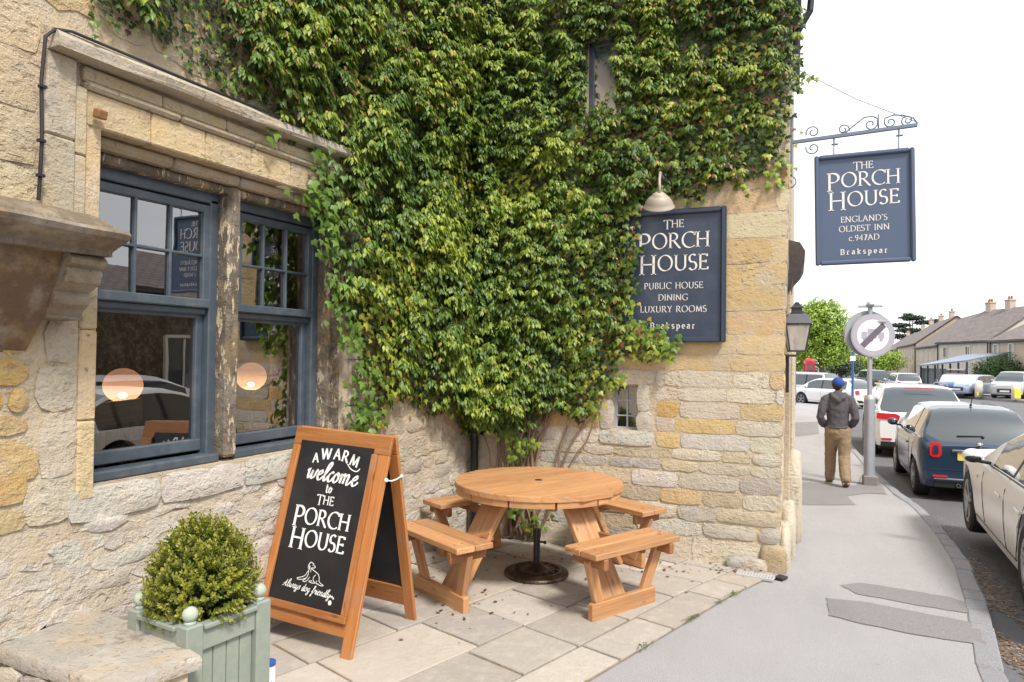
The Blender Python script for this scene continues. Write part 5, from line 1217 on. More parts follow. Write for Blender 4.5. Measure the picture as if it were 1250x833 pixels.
# ------------------------------------------------------------------ planter and clipped box
pl = thing('planter_box', 'sage green wooden planter with ball finials, partly behind the low stone slab', 'planter', (-2.345, 2.215, 0), R(-8))
hw_, ht = .165, .58
cs = [(-1, -1), (1, -1), (1, 1), (-1, 1)]
for sx, sy_ in cs: MB().bar((sx*hw_, sy_*hw_, 0), (sx*hw_, sy_*hw_, ht), .075, .075, (0, 1, 0), .006).build('post', 'sage', pl)
for sx, sy_ in cs:
    b = MB(); b.lathe([(.02, ht-.002), (.026, ht+.004), (.018, ht+.012)], (sx*hw_, sy_*hw_, 0), 12); b.ball((sx*hw_, sy_*hw_, ht+.038), .031, 16, 10); b.build('ball_finial', 'ball', pl, smooth=True)
for i in range(4):
    a, c = Vector((*cs[i], 0))*hw_, Vector((*cs[(i+1) % 4], 0))*hw_; d = (c-a).normalized(); o = Vector((d.y, -d.x, 0)); a2, c2 = a+d*.038, c-d*.038
    MB().bar(a2+Vector((0, 0, ht-.07))+o*.012, c2+Vector((0, 0, ht-.07))+o*.012, .028, .09, (0, 0, 1), .004).build('rail', 'sage', pl)
    MB().bar(a2+Vector((0, 0, .10))+o*.012, c2+Vector((0, 0, .10))+o*.012, .028, .09, (0, 0, 1), .004).build('rail', 'sage', pl)
    MB().bar(a2+Vector((0, 0, ht-.018))+o*.02, c2+Vector((0, 0, ht-.018))+o*.02, .05, .02, (0, 0, 1), .004).build('cap_rail', 'sage', pl)
    L_ = (c2-a2).length
    for k in range(4):
        m0 = a2+d*(L_*(k+.5)/4); MB().bar(m0+Vector((0, 0, .14)), m0+Vector((0, 0, ht-.11)), L_/4-.004, .016, o, .003).build('slat', 'sage', pl)
MB().add([(-hw_, -hw_, .44), (hw_, -hw_, .44), (hw_, hw_, .44), (-hw_, hw_, .44)], [[0, 1, 2, 3]]).build('soil', 'dirt', pl)
bs = thing('box_shrub', 'rounded yellow-green box shrub growing in the sage planter', 'shrub', (-2.345, 2.215, .505))
bs.scale = (.88, .88, .98)
P_, D_, N_, S_, C_ = [], [], [], [], []
rs = random.Random(3)
def brad(v):   # outline radius of the shrub
    return 1+.13*noise.noise(v*2.4)+.07*noise.noise(v*6)
shoots = 1500
for i in range(shoots):
    v = Vector((rs.gauss(0, 1), rs.gauss(0, 1), rs.gauss(.25, 1))).normalized(); 
    if v.z < -.55: continue
    rr = brad(v)*rs.choice([1, 1, 1, .93, .86, 1.0]); c = Vector((v.x*.235, v.y*.235, .16+v.z*.245+.02))*1; k_ = 1-.16*max(0, v.z); c = Vector((v.x*.24*rr*k_, v.y*.24*rr*k_, .165+v.z*.255*rr))
    out = (v+Vector((rs.gauss(0, .25), rs.gauss(0, .25), .55))).normalized(); Ls = rs.uniform(.035, .075)*(1.8 if v.z > .45 and rs.random() < .12 else 1); shade = rs.uniform(-.3, .5)
    for k in range(13):
        t = k/12; p = c+out*(Ls*(t-.5)); a = k*2.4+rs.random(); sd = (out.orthogonal().normalized()); sd2 = out.cross(sd); dd = (sd*math.cos(a)+sd2*math.sin(a))+out*(.5+.5*t)
        P_.append(p); D_.append(dd); N_.append((out+dd*.2)); S_.append(rs.uniform(.013, .021))
        g = max(0, min(1, .1+.4*t+shade)); C_.append((.11+.30*g, .145+.26*g, .02+.035*g))
V, F, k = leaves(np.array([list(p) for p in P_]), np.array([list(p) for p in D_]), np.array([list(p) for p in N_]), S_, (np.array([(0, 0, 0), (.5, .3, .02), (1, 0, -.05), (.5, -.3, .02)]), np.array([(0, 2, 1), (0, 3, 2)])))
npmesh('foliage', V, F, np.repeat(np.array(C_), k, 0), 'leaf', bs, 'stuff')
P_, D_, N_ = [], [], []
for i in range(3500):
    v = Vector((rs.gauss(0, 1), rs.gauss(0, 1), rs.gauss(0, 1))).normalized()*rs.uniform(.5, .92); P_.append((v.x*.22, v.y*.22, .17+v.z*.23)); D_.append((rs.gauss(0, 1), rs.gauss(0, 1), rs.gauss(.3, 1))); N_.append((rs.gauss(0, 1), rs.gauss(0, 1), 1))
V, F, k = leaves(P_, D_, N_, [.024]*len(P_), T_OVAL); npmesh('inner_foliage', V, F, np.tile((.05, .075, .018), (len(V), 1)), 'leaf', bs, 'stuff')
b = MB()
for i in range(7): a = i*.9; b.tube([(0, 0, -.02), (math.cos(a)*.05, math.sin(a)*.05, .08), (math.cos(a)*.13, math.sin(a)*.13, .24)], .007, 5)
b.build('twigs', 'bark', bs, kind='stuff')
# ------------------------------------------------------------------ low stone wall with slab capping, bottom left
lw = thing('low_wall', 'low stone wall with a pitted grey capping slab at the bottom left beside the planter', 'wall', (-2.5, 1.7, 0))
E_ = [(-.26+.4, .24), (-2.1+2.5, -.20)]
cornerR = Vector((-2.09, 1.955)); fr0 = Vector((-2.95, 1.70)); fr1 = Vector((-2.24, 1.66))
slab = [(-2.9, 2.16), (-2.50, 2.10), (-2.09, 1.97), (-2.20, 1.68), (-2.33, 1.36), (-2.9, 1.36)]
def slabmesh(name, poly, z0, z1, m, col, n_=1):
    b = MB(); c = Vector((sum(p[0] for p in poly)/len(poly), sum(p[1] for p in poly)/len(poly))); P2 = []
    for i in range(len(poly)):
        a, d = Vector(poly[i]), Vector(poly[(i+1) % len(poly)]); k = max(1, int((d-a).length/.05))
        for j in range(k): q = a+(d-a)*j/k; r_ = 1+.025*noise.noise((q.x*9, q.y*9, 2)); P2.append(((q.x-c.x)*r_, (q.y-c.y)*r_))
    n = len(P2); vs = []; lv_ = [(1.0, z0), (1.01, z0+.015), (1.01, z1-.014), (.975, z1), (.7, z1), (.35, z1)]
    for k, z in lv_: vs += [(x*k, y*k, z+.006*noise.noise((x*k*8, y*k*8, z*20))) for x, y in P2]
    vs.append((0, 0, z1)); fs = [[r_*n+j, r_*n+(j+1) % n, (r_+1)*n+(j+1) % n, (r_+1)*n+j] for r_ in range(len(lv_)-1) for j in range(n)]+[[(len(lv_)-1)*n+j, (len(lv_)-1)*n+(j+1) % n, len(vs)-1] for j in range(n)]+[list(range(n-1, -1, -1))]
    o = b.add(vs, fs).build(name, m, lw, smooth=True, sharp=50, col=col); o.location = Vector((c.x+2.5, c.y-1.7, 0)); return o
slabmesh('capping_slab', [(-2.42, 2.075), (-2.085, 1.975), (-2.17, 1.66), (-2.52, 1.685)], .445, .50, 'dressed', (.43, .39, .34))
slabmesh('capping_slab', [(-2.9, 2.14), (-2.43, 2.08), (-2.53, 1.688), (-2.9, 1.71)], .443, .498, 'dressed', (.38, .35, .31))
q0, q1 = Vector((-2.18, 1.70, 0)), Vector((-2.88, 1.745, 0)); dv = (q1-q0); Ld = dv.length; dv.normalize(); nv = Vector((-dv.y, dv.x, 0)); nv = nv if nv.y < 0 else -nv
MB().add([(-.4, .42, 0), (.385, .24, 0), (.30, .0, 0), (-.4, .045, 0), (-.4, .42, .44), (.385, .24, .44), (.30, .0, .44), (-.4, .045, .44)], [[4, 5, 6, 7], [0, 1, 5, 4], [1, 2, 6, 5], [2, 3, 7, 6]]).build('wall_core', 'mortar', lw)
z = .0
while z < .43:
    h = rnd.uniform(.09, .14); h = min(h, .44-z); u = 0
    while u < Ld:
        l = rnd.uniform(.13, .26)
        def mpW(uu, zz_, n_): 
            v = q0+dv*uu+nv*(.035+n_); return (v.x+2.5, v.y-1.7, zz_)
        stone(lw, mpW, u, min(u+l, Ld), z, z+h, .012, 'rubble', cv(rnd.choice([PALE, WHT, GOLD, GREY])), True); u += l
    z += h
# small bottle standing by the planter
can = thing('small_can', 'small white can with blue rim and markings standing on the slabs beside the planter', 'can', (-2.33, 2.62, .016))
MB().tube([(0, 0, 0), (0, 0, .15)], .029, 20).build('can_body', 'white', can, smooth=True, sharp=40); MB().lathe([(.031, .14), (.031, .157), (.026, .16), (.001, .157)], (0, 0, 0), 20).build('can_rim', 'bluecap', can, smooth=True, sharp=40)
for q, (a, z) in enumerate(((-1.2, .10), (-.5, .06), (-1.9, .05))): MB().ball((.027*math.cos(a), .027*math.sin(a), z), .012, 8, 6, (.5, .5, 1)).build('blue_mark', 'bluecap', can)
sb = thing('small_bottle', 'small white bottle with blue cap standing on the slabs at the bottom edge of the picture', 'bottle', (-1.62, 2.13, .016)) if 0 else None
# ------------------------------------------------------------------ lit globes and chair inside the window
def globe(x, y, z, lab):
    t = thing('globe_lamp', lab, 'lamp', (x, y, z-.62), group='lit pink globe lamps inside the window')
    MB().ball((0, 0, .62), .10, 24, 16, (1, 1, .95)).build('glass_globe', 'globe', t, smooth=True); MB().ball((0, 0, .565), .022, 12, 8, (1, 1, .7)).build('bulb', 'bulb', t, smooth=True)
    b = MB(); b.lathe([(.03, .53), (.03, .51), (.012, .49), (.012, .05), (.09, .02), (.09, 0), (.001, 0)], (0, 0, 0), 16); b.build('lamp_stand', 'bronze', t, smooth=True, sharp=40); return t
globe(-3.42, 2.66, 1.47, 'lit pink glass globe lamp behind the larger pane of the left window')
globe(-3.42, 3.62, 1.50, 'lit pink glass globe lamp behind the lower pane of the right window')
tb = thing('inside_table', 'narrow dark table under the globe lamps behind the sash windows', 'table', (-3.45, 3.1, .3))
MB().box((-.2, -.9, .52), (.2, .9, .555)).build('table_top', 'chair_wood', tb)
for x, y in ((-.15, -.8), (.15, -.8), (.15, .8), (-.15, .8)): MB().bar((x, y, 0), (x, y, .52), .05, .05, (0, 1, 0)).build('leg', 'chair_wood', tb)
sc = thing('inside_chair', 'brown wooden chair back seen through the lower left window pane', 'chair', (-3.30, 2.50, .3), R(0))
MB().bar((-.03, -.2, 1.02), (-.03, .2, 1.04), .03, .12, (0, 0, 1)).build('backrest', 'chair_wood', sc)
for y in (-.17, -.03, .11, .17): MB().bar((-.03, y*.8, .45), (-.03, y, 1.0), .03, .022, (1, 0, 0)).build('spindle', 'chair_wood', sc)
MB().box((-.05, -.2, .42), (.0+.3-.34, .2, .46)).build('seat', 'chair_wood', sc); MB().box((-.42, -.2, .42), (-.051, .2, .46)).build('seat', 'chair_wood', sc)
for x, y in ((-.39, -.17), (-.39, .17), (-.04, -.17), (-.04, .17)): MB().bar((x, y, 0), (x, y, .42), .035, .035, (0, 1, 0)).build('leg', 'chair_wood', sc)
for i, (y, z, s) in enumerate(((2.95-.14, .0, .13), )):
    o = MB().box((-.06, -.05, 0), (.06, .05, .12)).build('menu_block', 'cream'); o.location = (-3.4, 2.98, .856); tag(o, 'cream card holder on the table behind the left window', 'card holder')
# ------------------------------------------------------------------ cars
def lerp(t, pts):
    for (a, va), (b, vb) in zip(pts, pts[1:]):
        if t <= b: return va+(vb-va)*max(0, min(1, (t-a)/(b-a+1e-9)))
    return pts[-1][1]
def sm(t, pts):   # smoothed interpolation
    return (lerp(t-.05, pts)+2*lerp(t, pts)+lerp(t+.05, pts))/4
def make_car(name, label, cat, loc, rz, paintm, L_=4.2, W_=1.78, belt=.93, roof=1.45, zb=.2, bonnet=((0, .8), (.5, .95)), tail=.0, rw=(.12, .62), ws=(2.9, 3.75), wr=.33, axle=(.75, 3.35), group=None, low=False, rear='hatch', sidew=((.5, 1.25), (1.33, 2.2), (2.28, 3.2)), taper=.8, roofm=None):
    """length along +Y from the tail at 0; belt line, bonnet, roof profiles; rw: rear window run, ws: windscreen run"""
    root = thing(name, label, cat, loc, rz, group)
    hw0 = W_/2
    ZT = [(0, bonnet[2][0]), (.12, bonnet[2][1]), (rw[0]+.02, belt+.01), (ws[1]-.15, belt-.01), (ws[1]+.12, belt+bonnet[0][0]), (L_-.45, bonnet[1]+.05), (L_-.12, bonnet[1]-.06), (L_, bonnet[1]-.22)]
    ZR = [(rw[0], belt), (rw[0]+(rw[1]-rw[0])*.45, belt+(roof-belt)*.58), (rw[1]-.06, roof-.06), (rw[1]+.22, roof-.012), ((rw[1]+ws[0])/2+.2, roof), (ws[0]-.2, roof-.02), (ws[0], roof-.07), (ws[0]+(ws[1]-ws[0])*.55, belt+(roof-belt)*.5), (ws[1], belt)]
    HW = [(0, hw0*.86), (.06, hw0*.93), (.18, hw0*.975), (.5, hw0), (L_-.9, hw0), (L_-.35, hw0*.95), (L_-.12, hw0*.86), (L_, hw0*.68)]
    ys = [0, .02, .06, .12, .18]; y = .25
    while y < L_-.3: ys.append(y); y += .075
    ys += [L_-.3, L_-.2, L_-.12, L_-.06, L_-.02, L_]
    ys = sorted(set([round(v, 4) for v in ys]+[round(v, 4) for s in sidew for v in s]+[rw[0], rw[1], ws[0], ws[1]]))
    rings = []
    for y in ys:
        hw = sm(y, HW); zt = sm(y, ZT); zr = lerp(y, ZR) if rw[0] < y < ws[1] else zt
        g = zr > zt+.02
        zl = zb+(.10 if y < .05 or y > L_-.05 else .0)
        def az(x):     # wheel arch lift
            o = 0
            for a in axle:
                d = abs(y-a)
                if d < wr+.055: o = max(o, wr+math.sqrt((wr+.055)**2-d*d))
            return o
        A = az(0); cl = lambda z: max(z, A) if A else z
        mid = zl+(zt-zl)*.5
        p = [(0, cl(zl)), (hw*.80, cl(zl)), (hw*.955, cl(zl+.02)), (hw*.985, cl(zl+(mid-zl)*.5)), (hw*1.0, max(cl(mid), mid)), (hw*1.0, max(A, zt-(zt-mid)*.45)), (hw*.975, zt-.035), (hw*.945, zt)]
        if g:
            h = zr-zt; k = min(1, h/(roof-belt)); xr = hw0*(.945-(1-taper)*k*.93)
            xr = min(xr, hw*.94); p += [(hw*.925, zt+.012*k), (xr+(0), zt+h*.84), (xr-.045, zt+h*.945), (xr*.72, zr), (0, zr+.012*k)]
        else:
            p += [(hw*.91, zt+.008), (hw*.82, zt+.02), (hw*.65, zt+.032), (hw*.4, zt+.042), (0, zt+.047)]
        rings.append([(x, y, z) for x, z in p]+[(-x, y, z) for x, z in p[-2:0:-1]])
    n = len(rings[0]); np_ = 13
    def jj(j): return j if j < np_-1 else 23-j      # face index mirrored: 0..11 | 12..23
    body = MB(); gl = {}
    uv4 = [(0, 0)]*4
    for i in range(len(ys)-1):
        yc = (ys[i]+ys[i+1])/2
        for j in range(n):
            q = jj(j) ; a = rings[i][j]; b_ = rings[i][(j+1) % n]; c = rings[i+1][(j+1) % n]; d = rings[i+1][j]
            side = 'l' if j >= np_-1 else 'r'
            key = None
            if q == 8:
                for si, (s0, s1) in enumerate(sidew):
                    if s0 < yc < s1 and ys[i] >= rw[0]+.02: key = ('side_window', side, si)
            if q in (9, 10, 11) or (q == 8 and False):
                if rw[0] <= yc < rw[1]-.02 and q >= 10: key = ('rear_window', '', 0)
                if ws[0]+.02 < yc <= ws[1]: key = ('windscreen', '', 0) if q >= 10 else None
            if q == 8 and key is None and sidew[0][0] < yc < sidew[-1][1] and ys[i] >= rw[0]+.02: key = ('window_pillar', side, 0)
            V4 = [a, b_, c, d]
            if key is None:
                body.add(V4, [[0, 1, 2, 3]], None)
            else: gl.setdefault(key, MB()).add(V4, [[0, 1, 2, 3]], None)
    for R_, fl in ((rings[0], False), (rings[-1], True)):
        for k in range(0, 12):
            a, b_ = R_[k], R_[k+1]; c, d = R_[(n-k-1) % n], R_[(n-k) % n]
            if k == 0: d = R_[0]
            body.add([a, b_, c, d], [[0, 1, 2, 3] if fl else [3, 2, 1, 0]])
    def weld(o, rev=False):
        bm = bmesh.new(); bm.from_mesh(o.data); bmesh.ops.remove_doubles(bm, verts=bm.verts, dist=.0015); bmesh.ops.dissolve_degenerate(bm, edges=bm.edges, dist=.0005); bmesh.ops.recalc_face_normals(bm, faces=bm.faces)
        bm.to_mesh(o.data); bm.free(); o.data.polygons.foreach_set('use_smooth', [True]*len(o.data.polygons)); o.data.set_sharp_from_angle(angle=R(38)); return o
    bo = weld(body.build('body', paintm, root))
    for (nm, s, si), mbx in gl.items():
        o = weld(mbx.build(nm, 'trim' if nm == 'window_pillar' else 'carglass', root)); 
        if nm == 'window_pillar': o['kind'] = 'stuff'
    # dark inside, underbody and arches
    b = MB(); b.box((-hw0*.88, .25, .16), (hw0*.88, L_-.3, .42)); b.box((-hw0*.86, rw[0]+.3, .42), (hw0*.86, ws[1]-.2, belt-.06)); b.build('underbody', 'trim', root)
    # wheels
    for ay in axle:
        for s in (-1, 1):
            x = s*(hw0-.115)
            b = MB(); pr = [(wr*.66, -.10), (wr*.9, -.11), (wr*.985, -.09), (wr, -.05), (wr, .05), (wr*.985, .09), (wr*.9, .11), (wr*.66, .10)]
            b.lathe(pr, (x, ay, wr), 28, (s, 0, 0)); w_ = b.build('wheel', 'tyre', root, smooth=True, sharp=40)
            if low: continue
            b = MB(); b.lathe([(wr*.67, .10), (wr*.64, .095), (wr*.62, .05), (.001, .03)], (x, ay, wr), 24, (s, 0, 0), mi=0); o1 = b.build('wheel_well', 'trim', w_)
            b = MB()
            for k in range(5):
                for dd in (-.16, .16):
                    a0_ = k*1.2566+.3; p0 = (x+s*.085, ay+.03*math.cos(a0_), wr+.03*math.sin(a0_)); p1 = (x+s*.10, ay+wr*.65*math.cos(a0_+dd), wr+wr*.65*math.sin(a0_+dd)); b.bar(p0, p1, .03, .022, (s, 0, 0), .004, w1=.035)
            b.lathe([(wr*.68, .098), (wr*.68, .106), (wr*.61, .10), (wr*.6, .08)], (x, ay, wr), 28, (s, 0, 0)); b.lathe([(.05, .09), (.045, .105), (.001, .11)], (x, ay, wr), 12, (s, 0, 0))
            b.build('rim', 'rim', w_, smooth=True, sharp=35)
    # surface probe for fixing trim onto the skin
    def prof(y): 
        hw = sm(y, HW); return hw, sm(y, ZT)
    def seam(pts, m='trim', w_=.008, nm='panel_gap', s=-1, h=.004):
        b = MB(); Q = []
        for (y, z) in pts:
            hw, zt = prof(y); mid = zb+(zt-zb)*.5
            x = hw*lerp(z, [(zb, .955), (zb+(mid-zb)*.5, .985), (mid, 1.0), (zt-(zt-mid)*.45, 1.0), (zt-.035, .975), (zt, .945), (zt+.02, .925)])
            Q.append(Vector((s*(x+h*.3), y, z)))
        b.tube(Q, w_/2, 5); return b.build(nm, m, root)
    if not low:
        for s in (-1, 1):
            for si in range(len(sidew)):
                y0 = sidew[si][0]-.04
                if si == 0 and len(sidew) > 2 and sidew[0][1]-sidew[0][0] < .6: continue
                seam([(y0+(0 if y0 > axle[0]+wr+.15 else max(0, axle[0]+wr+.12-y0)*(1-k/6)**1.2), zb+.1+(belt-zb-.1)*k/6) for k in range(7)], s=s)
            y0 = ws[1]-.38; seam([(y0+.02*k/6, zb+.12+(belt-zb-.12)*k/6) for k in range(7)], s=s)
            seam([(axle[0]+wr+.1+(axle[1]-axle[0]-2*wr-.2)*k/5, zb+.10) for k in range(6)], s=s, w_=.012)
            for si in range(1, len(sidew)):
                b = MB(); y0 = sidew[si][0]+.08; hw, zt = prof(y0); b.bar((s*(hw*1.0+.012), y0, zt-.17), (s*(hw*1.0+.012), y0+.17, zt-.165), .03, .02, (s, 0, 0), .006); b.build('door_handle', paintm, root)
            # mirror
            y0 = ws[1]-.42; hw, zt = prof(y0); b = MB(); 
            c = (s*(hw+.085), y0, belt+.075); b.ball(c, .085, 14, 10, (1.05, .75, .78)); o = b.build('door_mirror', paintm if roofm is None else roofm, root, smooth=True)
            b = MB(); b.bar((s*(hw*.93), y0, belt+.01), (s*(hw+.06), y0, belt+.03), .05, .03); b.ball((c[0], c[1]-.03, c[2]-.022), .07, 12, 8, (1.0, .6, .62)); b.build('mirror_base', 'trim', o, smooth=True)
            # belt-line trim and pillars
            b = MB(); Q = [Vector((s*(prof(yy)[0]*.935+.006), yy, prof(yy)[1]+.006)) for yy in [sidew[0][0]+(sidew[-1][1]-sidew[0][0])*k/14 for k in range(15)]]; b.tube(Q, .008, 5); b.build('window_trim', 'trim', root)
    return root, prof, ys, rings
def lamp(root, pts, m, nm, th=.02, axis=1, sgn=-1):
    """flat lens standing on the tail or nose; pts are (x, z), th thick"""
    b = MB(); off = pts[0][2] if len(pts[0]) > 2 else 0
    b.prism([(p[0], p[1]) for p in pts], th, to=lambda x, z, h: (x, off+sgn*h, z)); o = fixn(b.build(nm, m, root)); return o
def quad(x0, x1, z0, z1, y=0, r_=.02):
    return [(x0+r_, z0, y), (x1-r_, z0, y), (x1, z0+r_, y), (x1, z1-r_, y), (x1-r_, z1, y), (x0+r_, z1, y), (x0, z1-r_, y), (x0, z0+r_, y)]
gY = lambda y: gz(y)-.111
CARP = {}
# small navy hatchback, parked, tail towards us
FX, FY = 1.80+.815, 12.35
fi, fp, _, _ = make_car('parked_car', 'small deep-blue rounded hatchback with ring tail lights parked at the kerb', 'car', (FX, FY, gY(12.6)), R(-.5), 'navy', 3.55, 1.64, .96, 1.48, .22,
    ((.0, .86), .86, (.82, .93)), rw=(.07, .52), ws=(2.15, 2.85), wr=.30, axle=(.58, 2.88), sidew=((.52, .98), (1.06, 2.1)), taper=.74)
for s in (-1, 1):
    b = MB(); P8 = quad(.50, .66, .69, .92, 0, .035); P8 = [(s*(p[0]), p[1]) for p in P8]; b.prism(P8, .05, to=lambda x, z, h: (x, .035-h, z)); o = fixn(b.build('tail_light', 'redlight', fi))
    b = MB(); P9 = [(s*p[0], p[1]) for p in quad(.542, .618, .735, .875, 0, .02)]; b.prism(P9, .012, to=lambda x, z, h: (x, -.014-h, z)); fixn(b.build('light_centre', 'navy', o))
    lamp(fi, [(s*p[0], p[1], -.006) for p in quad(.42, .62, .385, .415, 0, .008)], 'redlight', 'rear_reflector')
lamp(fi, quad(-.29, .29, .655, .775, -.002, .008), 'plate', 'number_plate', .012)
b = MB()
for i, ch in enumerate('ETZZDNS'): text(b, {'Z': 'S'}.get(ch, ch), .06, lambda X, Z: (X, -.0155, Z), -.2+i*.063+(.02 if i > 3 else 0), .69, pen=(.2, .17, 0), track=0)
b.build('plate_characters', 'trim', fi) if 0 else None
b = MB(); b.bar((-.36, -.02, .80), (.36, -.02, .80), .03, .035); b.build('chrome_grip', 'chrome', fi)
b = MB(); b.lathe([(.045, 0), (.04, .012), (.001, .015)], (0, -.005, .90), 16, (0, -1, 0)); b.build('badge', 'chrome', fi)
b = MB(); b.bar((-.60, -.0, .36), (.60, -.0, .36), .03, .02); b.build('bumper_strip', 'chrome', fi)
b = MB(); b.bar((-.68, .015, .50), (.68, .015, .50), .04, .012); b.build('bumper_seam', 'trim', fi)
b = MB(); b.bar((-.28, .10, 1.02), (.06, .115, 1.03), .02, .02); b.ball((.06, .10, 1.02), .022); b.build('wiper', 'trim', fi)
b = MB(); b.tube([(0, .62, 1.475), (0, .5, 1.62)], .006, 6); b.ball((0, .62, 1.48), .02); b.build('aerial', 'trim', fi)
b = MB(); b.lathe([(.03, 0), (.03, .05), (.024, .05), (.02, .0)], (-.28, .0, .27), 12, (0, -1, 0)); b.build('exhaust', 'rim', fi)
b = MB(); b.box((-.6, .02, .22), (.6, .10, .33)); b.build('bumper_lower', 'trim', fi)
# white family crossover ahead of it
sv, _, _, _ = make_car('parked_car', 'white crossover with wide red tail lamps parked ahead of the blue hatchback', 'car', (1.70+.94, 17.7, gY(17.9)), R(-1), 'whitecar', 4.5, 1.88, 1.05, 1.66, .26,
    ((.0, .98), .95, (.92, 1.02)), rw=(.10, .62), ws=(2.95, 3.75), wr=.35, axle=(.85, 3.5), sidew=((.62, 1.2), (1.28, 2.15), (2.23, 3.25)), taper=.79)
for s in (-1, 1):
    P8 = [(s*.44, .88), (s*.90, .90), (s*.89, 1.03), (s*.5, 1.02), (s*.42, .98)]; b = MB(); b.prism(P8, .09, to=lambda x, z, h: (x, .07-h, z)); fixn(b.build('tail_light', 'redlight', sv))
    lamp(sv, [(s*p[0], p[1], -.004) for p in quad(.58, .80, .42, .46, 0, .01)], 'redlight', 'rear_reflector')
lamp(sv, quad(-.26, .26, .74, .85, -.004, .008), 'plate', 'number_plate', .012)
MB().bar((-.30, .40, 1.60), (.30, .40, 1.60), .02, .02).build('brake_light', 'redlight', sv)
b = MB(); b.box((-.8, -.01, .26), (.8, .08, .38)); b.build('bumper_lower', 'trim', sv)
b = MB(); b.bar((-.1, .13, 1.12), (.3, .15, 1.13), .02, .02); b.build('wiper', 'trim', sv)
for s in (-1, 1): MB().tube([(s*.62, .8, 1.655), (s*.64, 1.0, 1.70), (s*.64, 2.4, 1.71), (s*.62, 2.7, 1.66)], .014, 6).build('roof_rail', 'rim', sv, smooth=True)
# pale silver saloon nearest, at the right edge
sa, _, _, _ = make_car('parked_car', 'pale silver saloon parked nearest, cut by the right edge of the picture', 'car', (2.40, 5.0, gY(6)), R(-3.6), 'silver', 4.65, 1.80, .86, 1.34, .18,
    ((.0, .82), .78, (.80, .89)), rw=(.4, 1.0), ws=(2.25, 3.14), wr=.335, axle=(.98, 3.72), sidew=((.72, 1.0), (1.08, 1.75), (1.83, 2.64)), taper=.74)
for s in (-1, 1):
    for yy in (3.72, .98):
        pass
for s in (-1, 1): lamp(sa, [(s*p[0], p[1], .0) for p in quad(.45, .80, .64, .79, 0, .03)], 'redlight', 'tail_light', .03)
lamp(sa, quad(-.26, .26, .48, .59, -.004, .008), 'plate', 'number_plate', .012)
b = MB(); b.ball((-.905, 3.02, .70), .022, 8, 6, (.3, 1, 1)); b.build('side_badge', 'chrome', sa)
# --- far cars
def farcar(name, label, px, dist, rz, col, kind='hatch', group=None, z=None, dy=0):
    c = far(px, dist)
    p = dict(hatch=dict(L_=4.1, W_=1.76, belt=.93, roof=1.47, zb=.2, bonnet=((.0, .9), .84, (.85, .95)), rw=(.1, .6), ws=(2.6, 3.35), axle=(.7, 3.25), sidew=((.55, 1.15), (1.23, 1.95), (2.03, 2.9))),
             estate=dict(L_=4.6, W_=1.82, belt=.98, roof=1.6, zb=.22, bonnet=((.0, .92), .9, (.9, 1.0)), rw=(.08, .4), ws=(3.0, 3.75), axle=(.8, 3.6), sidew=((.42, 1.2), (1.28, 2.1), (2.18, 3.25))),
             tall=dict(L_=4.4, W_=1.84, belt=1.06, roof=1.75, zb=.26, bonnet=((.0, 1.0), .98, (.92, 1.03)), rw=(.06, .3), ws=(2.9, 3.6), axle=(.8, 3.5), wr=.36, sidew=((.32, 1.15), (1.23, 2.05), (2.13, 3.1))))[kind]
    r_, _, _, _ = make_car(name, label, 'car', (c.x, c.y, (c.z-.11 if px < 1140 else c.z+.04) if z is None else z), rz, col, taper=.78, **p)
    Lc = p['L_']; zl = p['bonnet'][1]-.14
    for s in (-1, 1):
        P8 = [(s*.42, zl-.05), (s*.72, zl+.0), (s*.74, zl+.09), (s*.48, zl+.06)]; b = MB(); b.prism(P8, .1, to=lambda x, z, h: (x, Lc-.16+h, z)); fixn(b.build('headlight', 'lensw', r_))
        lamp(r_, [(s*q[0], q[1], .03) for q in quad(.55, .78, p['belt']-.22, p['belt']-.02, 0, .02)], 'redlight', 'tail_light', .06)
    b = MB(); b.box((-.42, Lc-.06, .38), (.42, Lc+.01, .62)); b.build('grille', 'trim', r_); b = MB(); b.box((-.26, Lc+.0, .42), (.26, Lc+.025, .53)); b.build('number_plate', 'plate_w', r_)
    lamp(r_, quad(-.26, .26, .60, .71, -.004, .008), 'plate', 'number_plate', .012)
    return r_
farcar('parked_car', 'silver tall estate car parked beyond the walking man, beside the blue sign post', 1019, 37, R(62), 'silver2', 'tall')
farcar('parked_car', 'white hatchback half hidden behind the grey sign post pole, past the silver estate', 1058, 34, R(48), 'whitecar', 'hatch')
farcar('parked_car', 'dark grey off-roader seen past the round road sign pole, farthest along the kerb', 1072, 56, R(8), 'darkcar', 'tall')
farcar('moving_car', 'white estate car driving away beyond the white crossover roof', 1110, 50, R(4), 'whitecar', 'estate')
farcar('parked_car', 'bright blue car facing us under the shop canopy across the road', 1165, 50, R(168), 'bluecar', 'hatch')
farcar('parked_car', 'pale blue car parked behind the left cream bollard, in front of the clipped hedge', 1205, 48.5, R(143), 'palebluecar', 'hatch')
farcar('parked_car', 'pale silver car at the right edge behind the yellow-banded bollard', 1251, 46.5, R(152), 'silver2', 'tall')
farcar('parked_car', 'dark car far down the left pavement under the lime tree', 980, 70, R(80), 'darkcar', 'hatch', z=-.6)
# cars across the road, seen only as reflections in the window
for nm, lab, x, y, rz, col, kd in (('parked_car', 'silver-white hatchback across the road, reflected in the lower left window pane', 6.5, 7.7, R(2), 'silver', 'hatch'),):
    c = bpy.data.objects
    p = dict(L_=4.3, W_=1.78, belt=.93, roof=1.45, zb=.2, bonnet=((.0, .9), .84, (.85, .95)), rw=(.1, .6), ws=(2.7, 3.5), axle=(.7, 3.35), sidew=((.55, 1.15), (1.23, 2.05), (2.13, 3.05)))
    make_car(nm, lab, 'car', (x, y, gz(y)-.11), rz, col, taper=.76, **p)

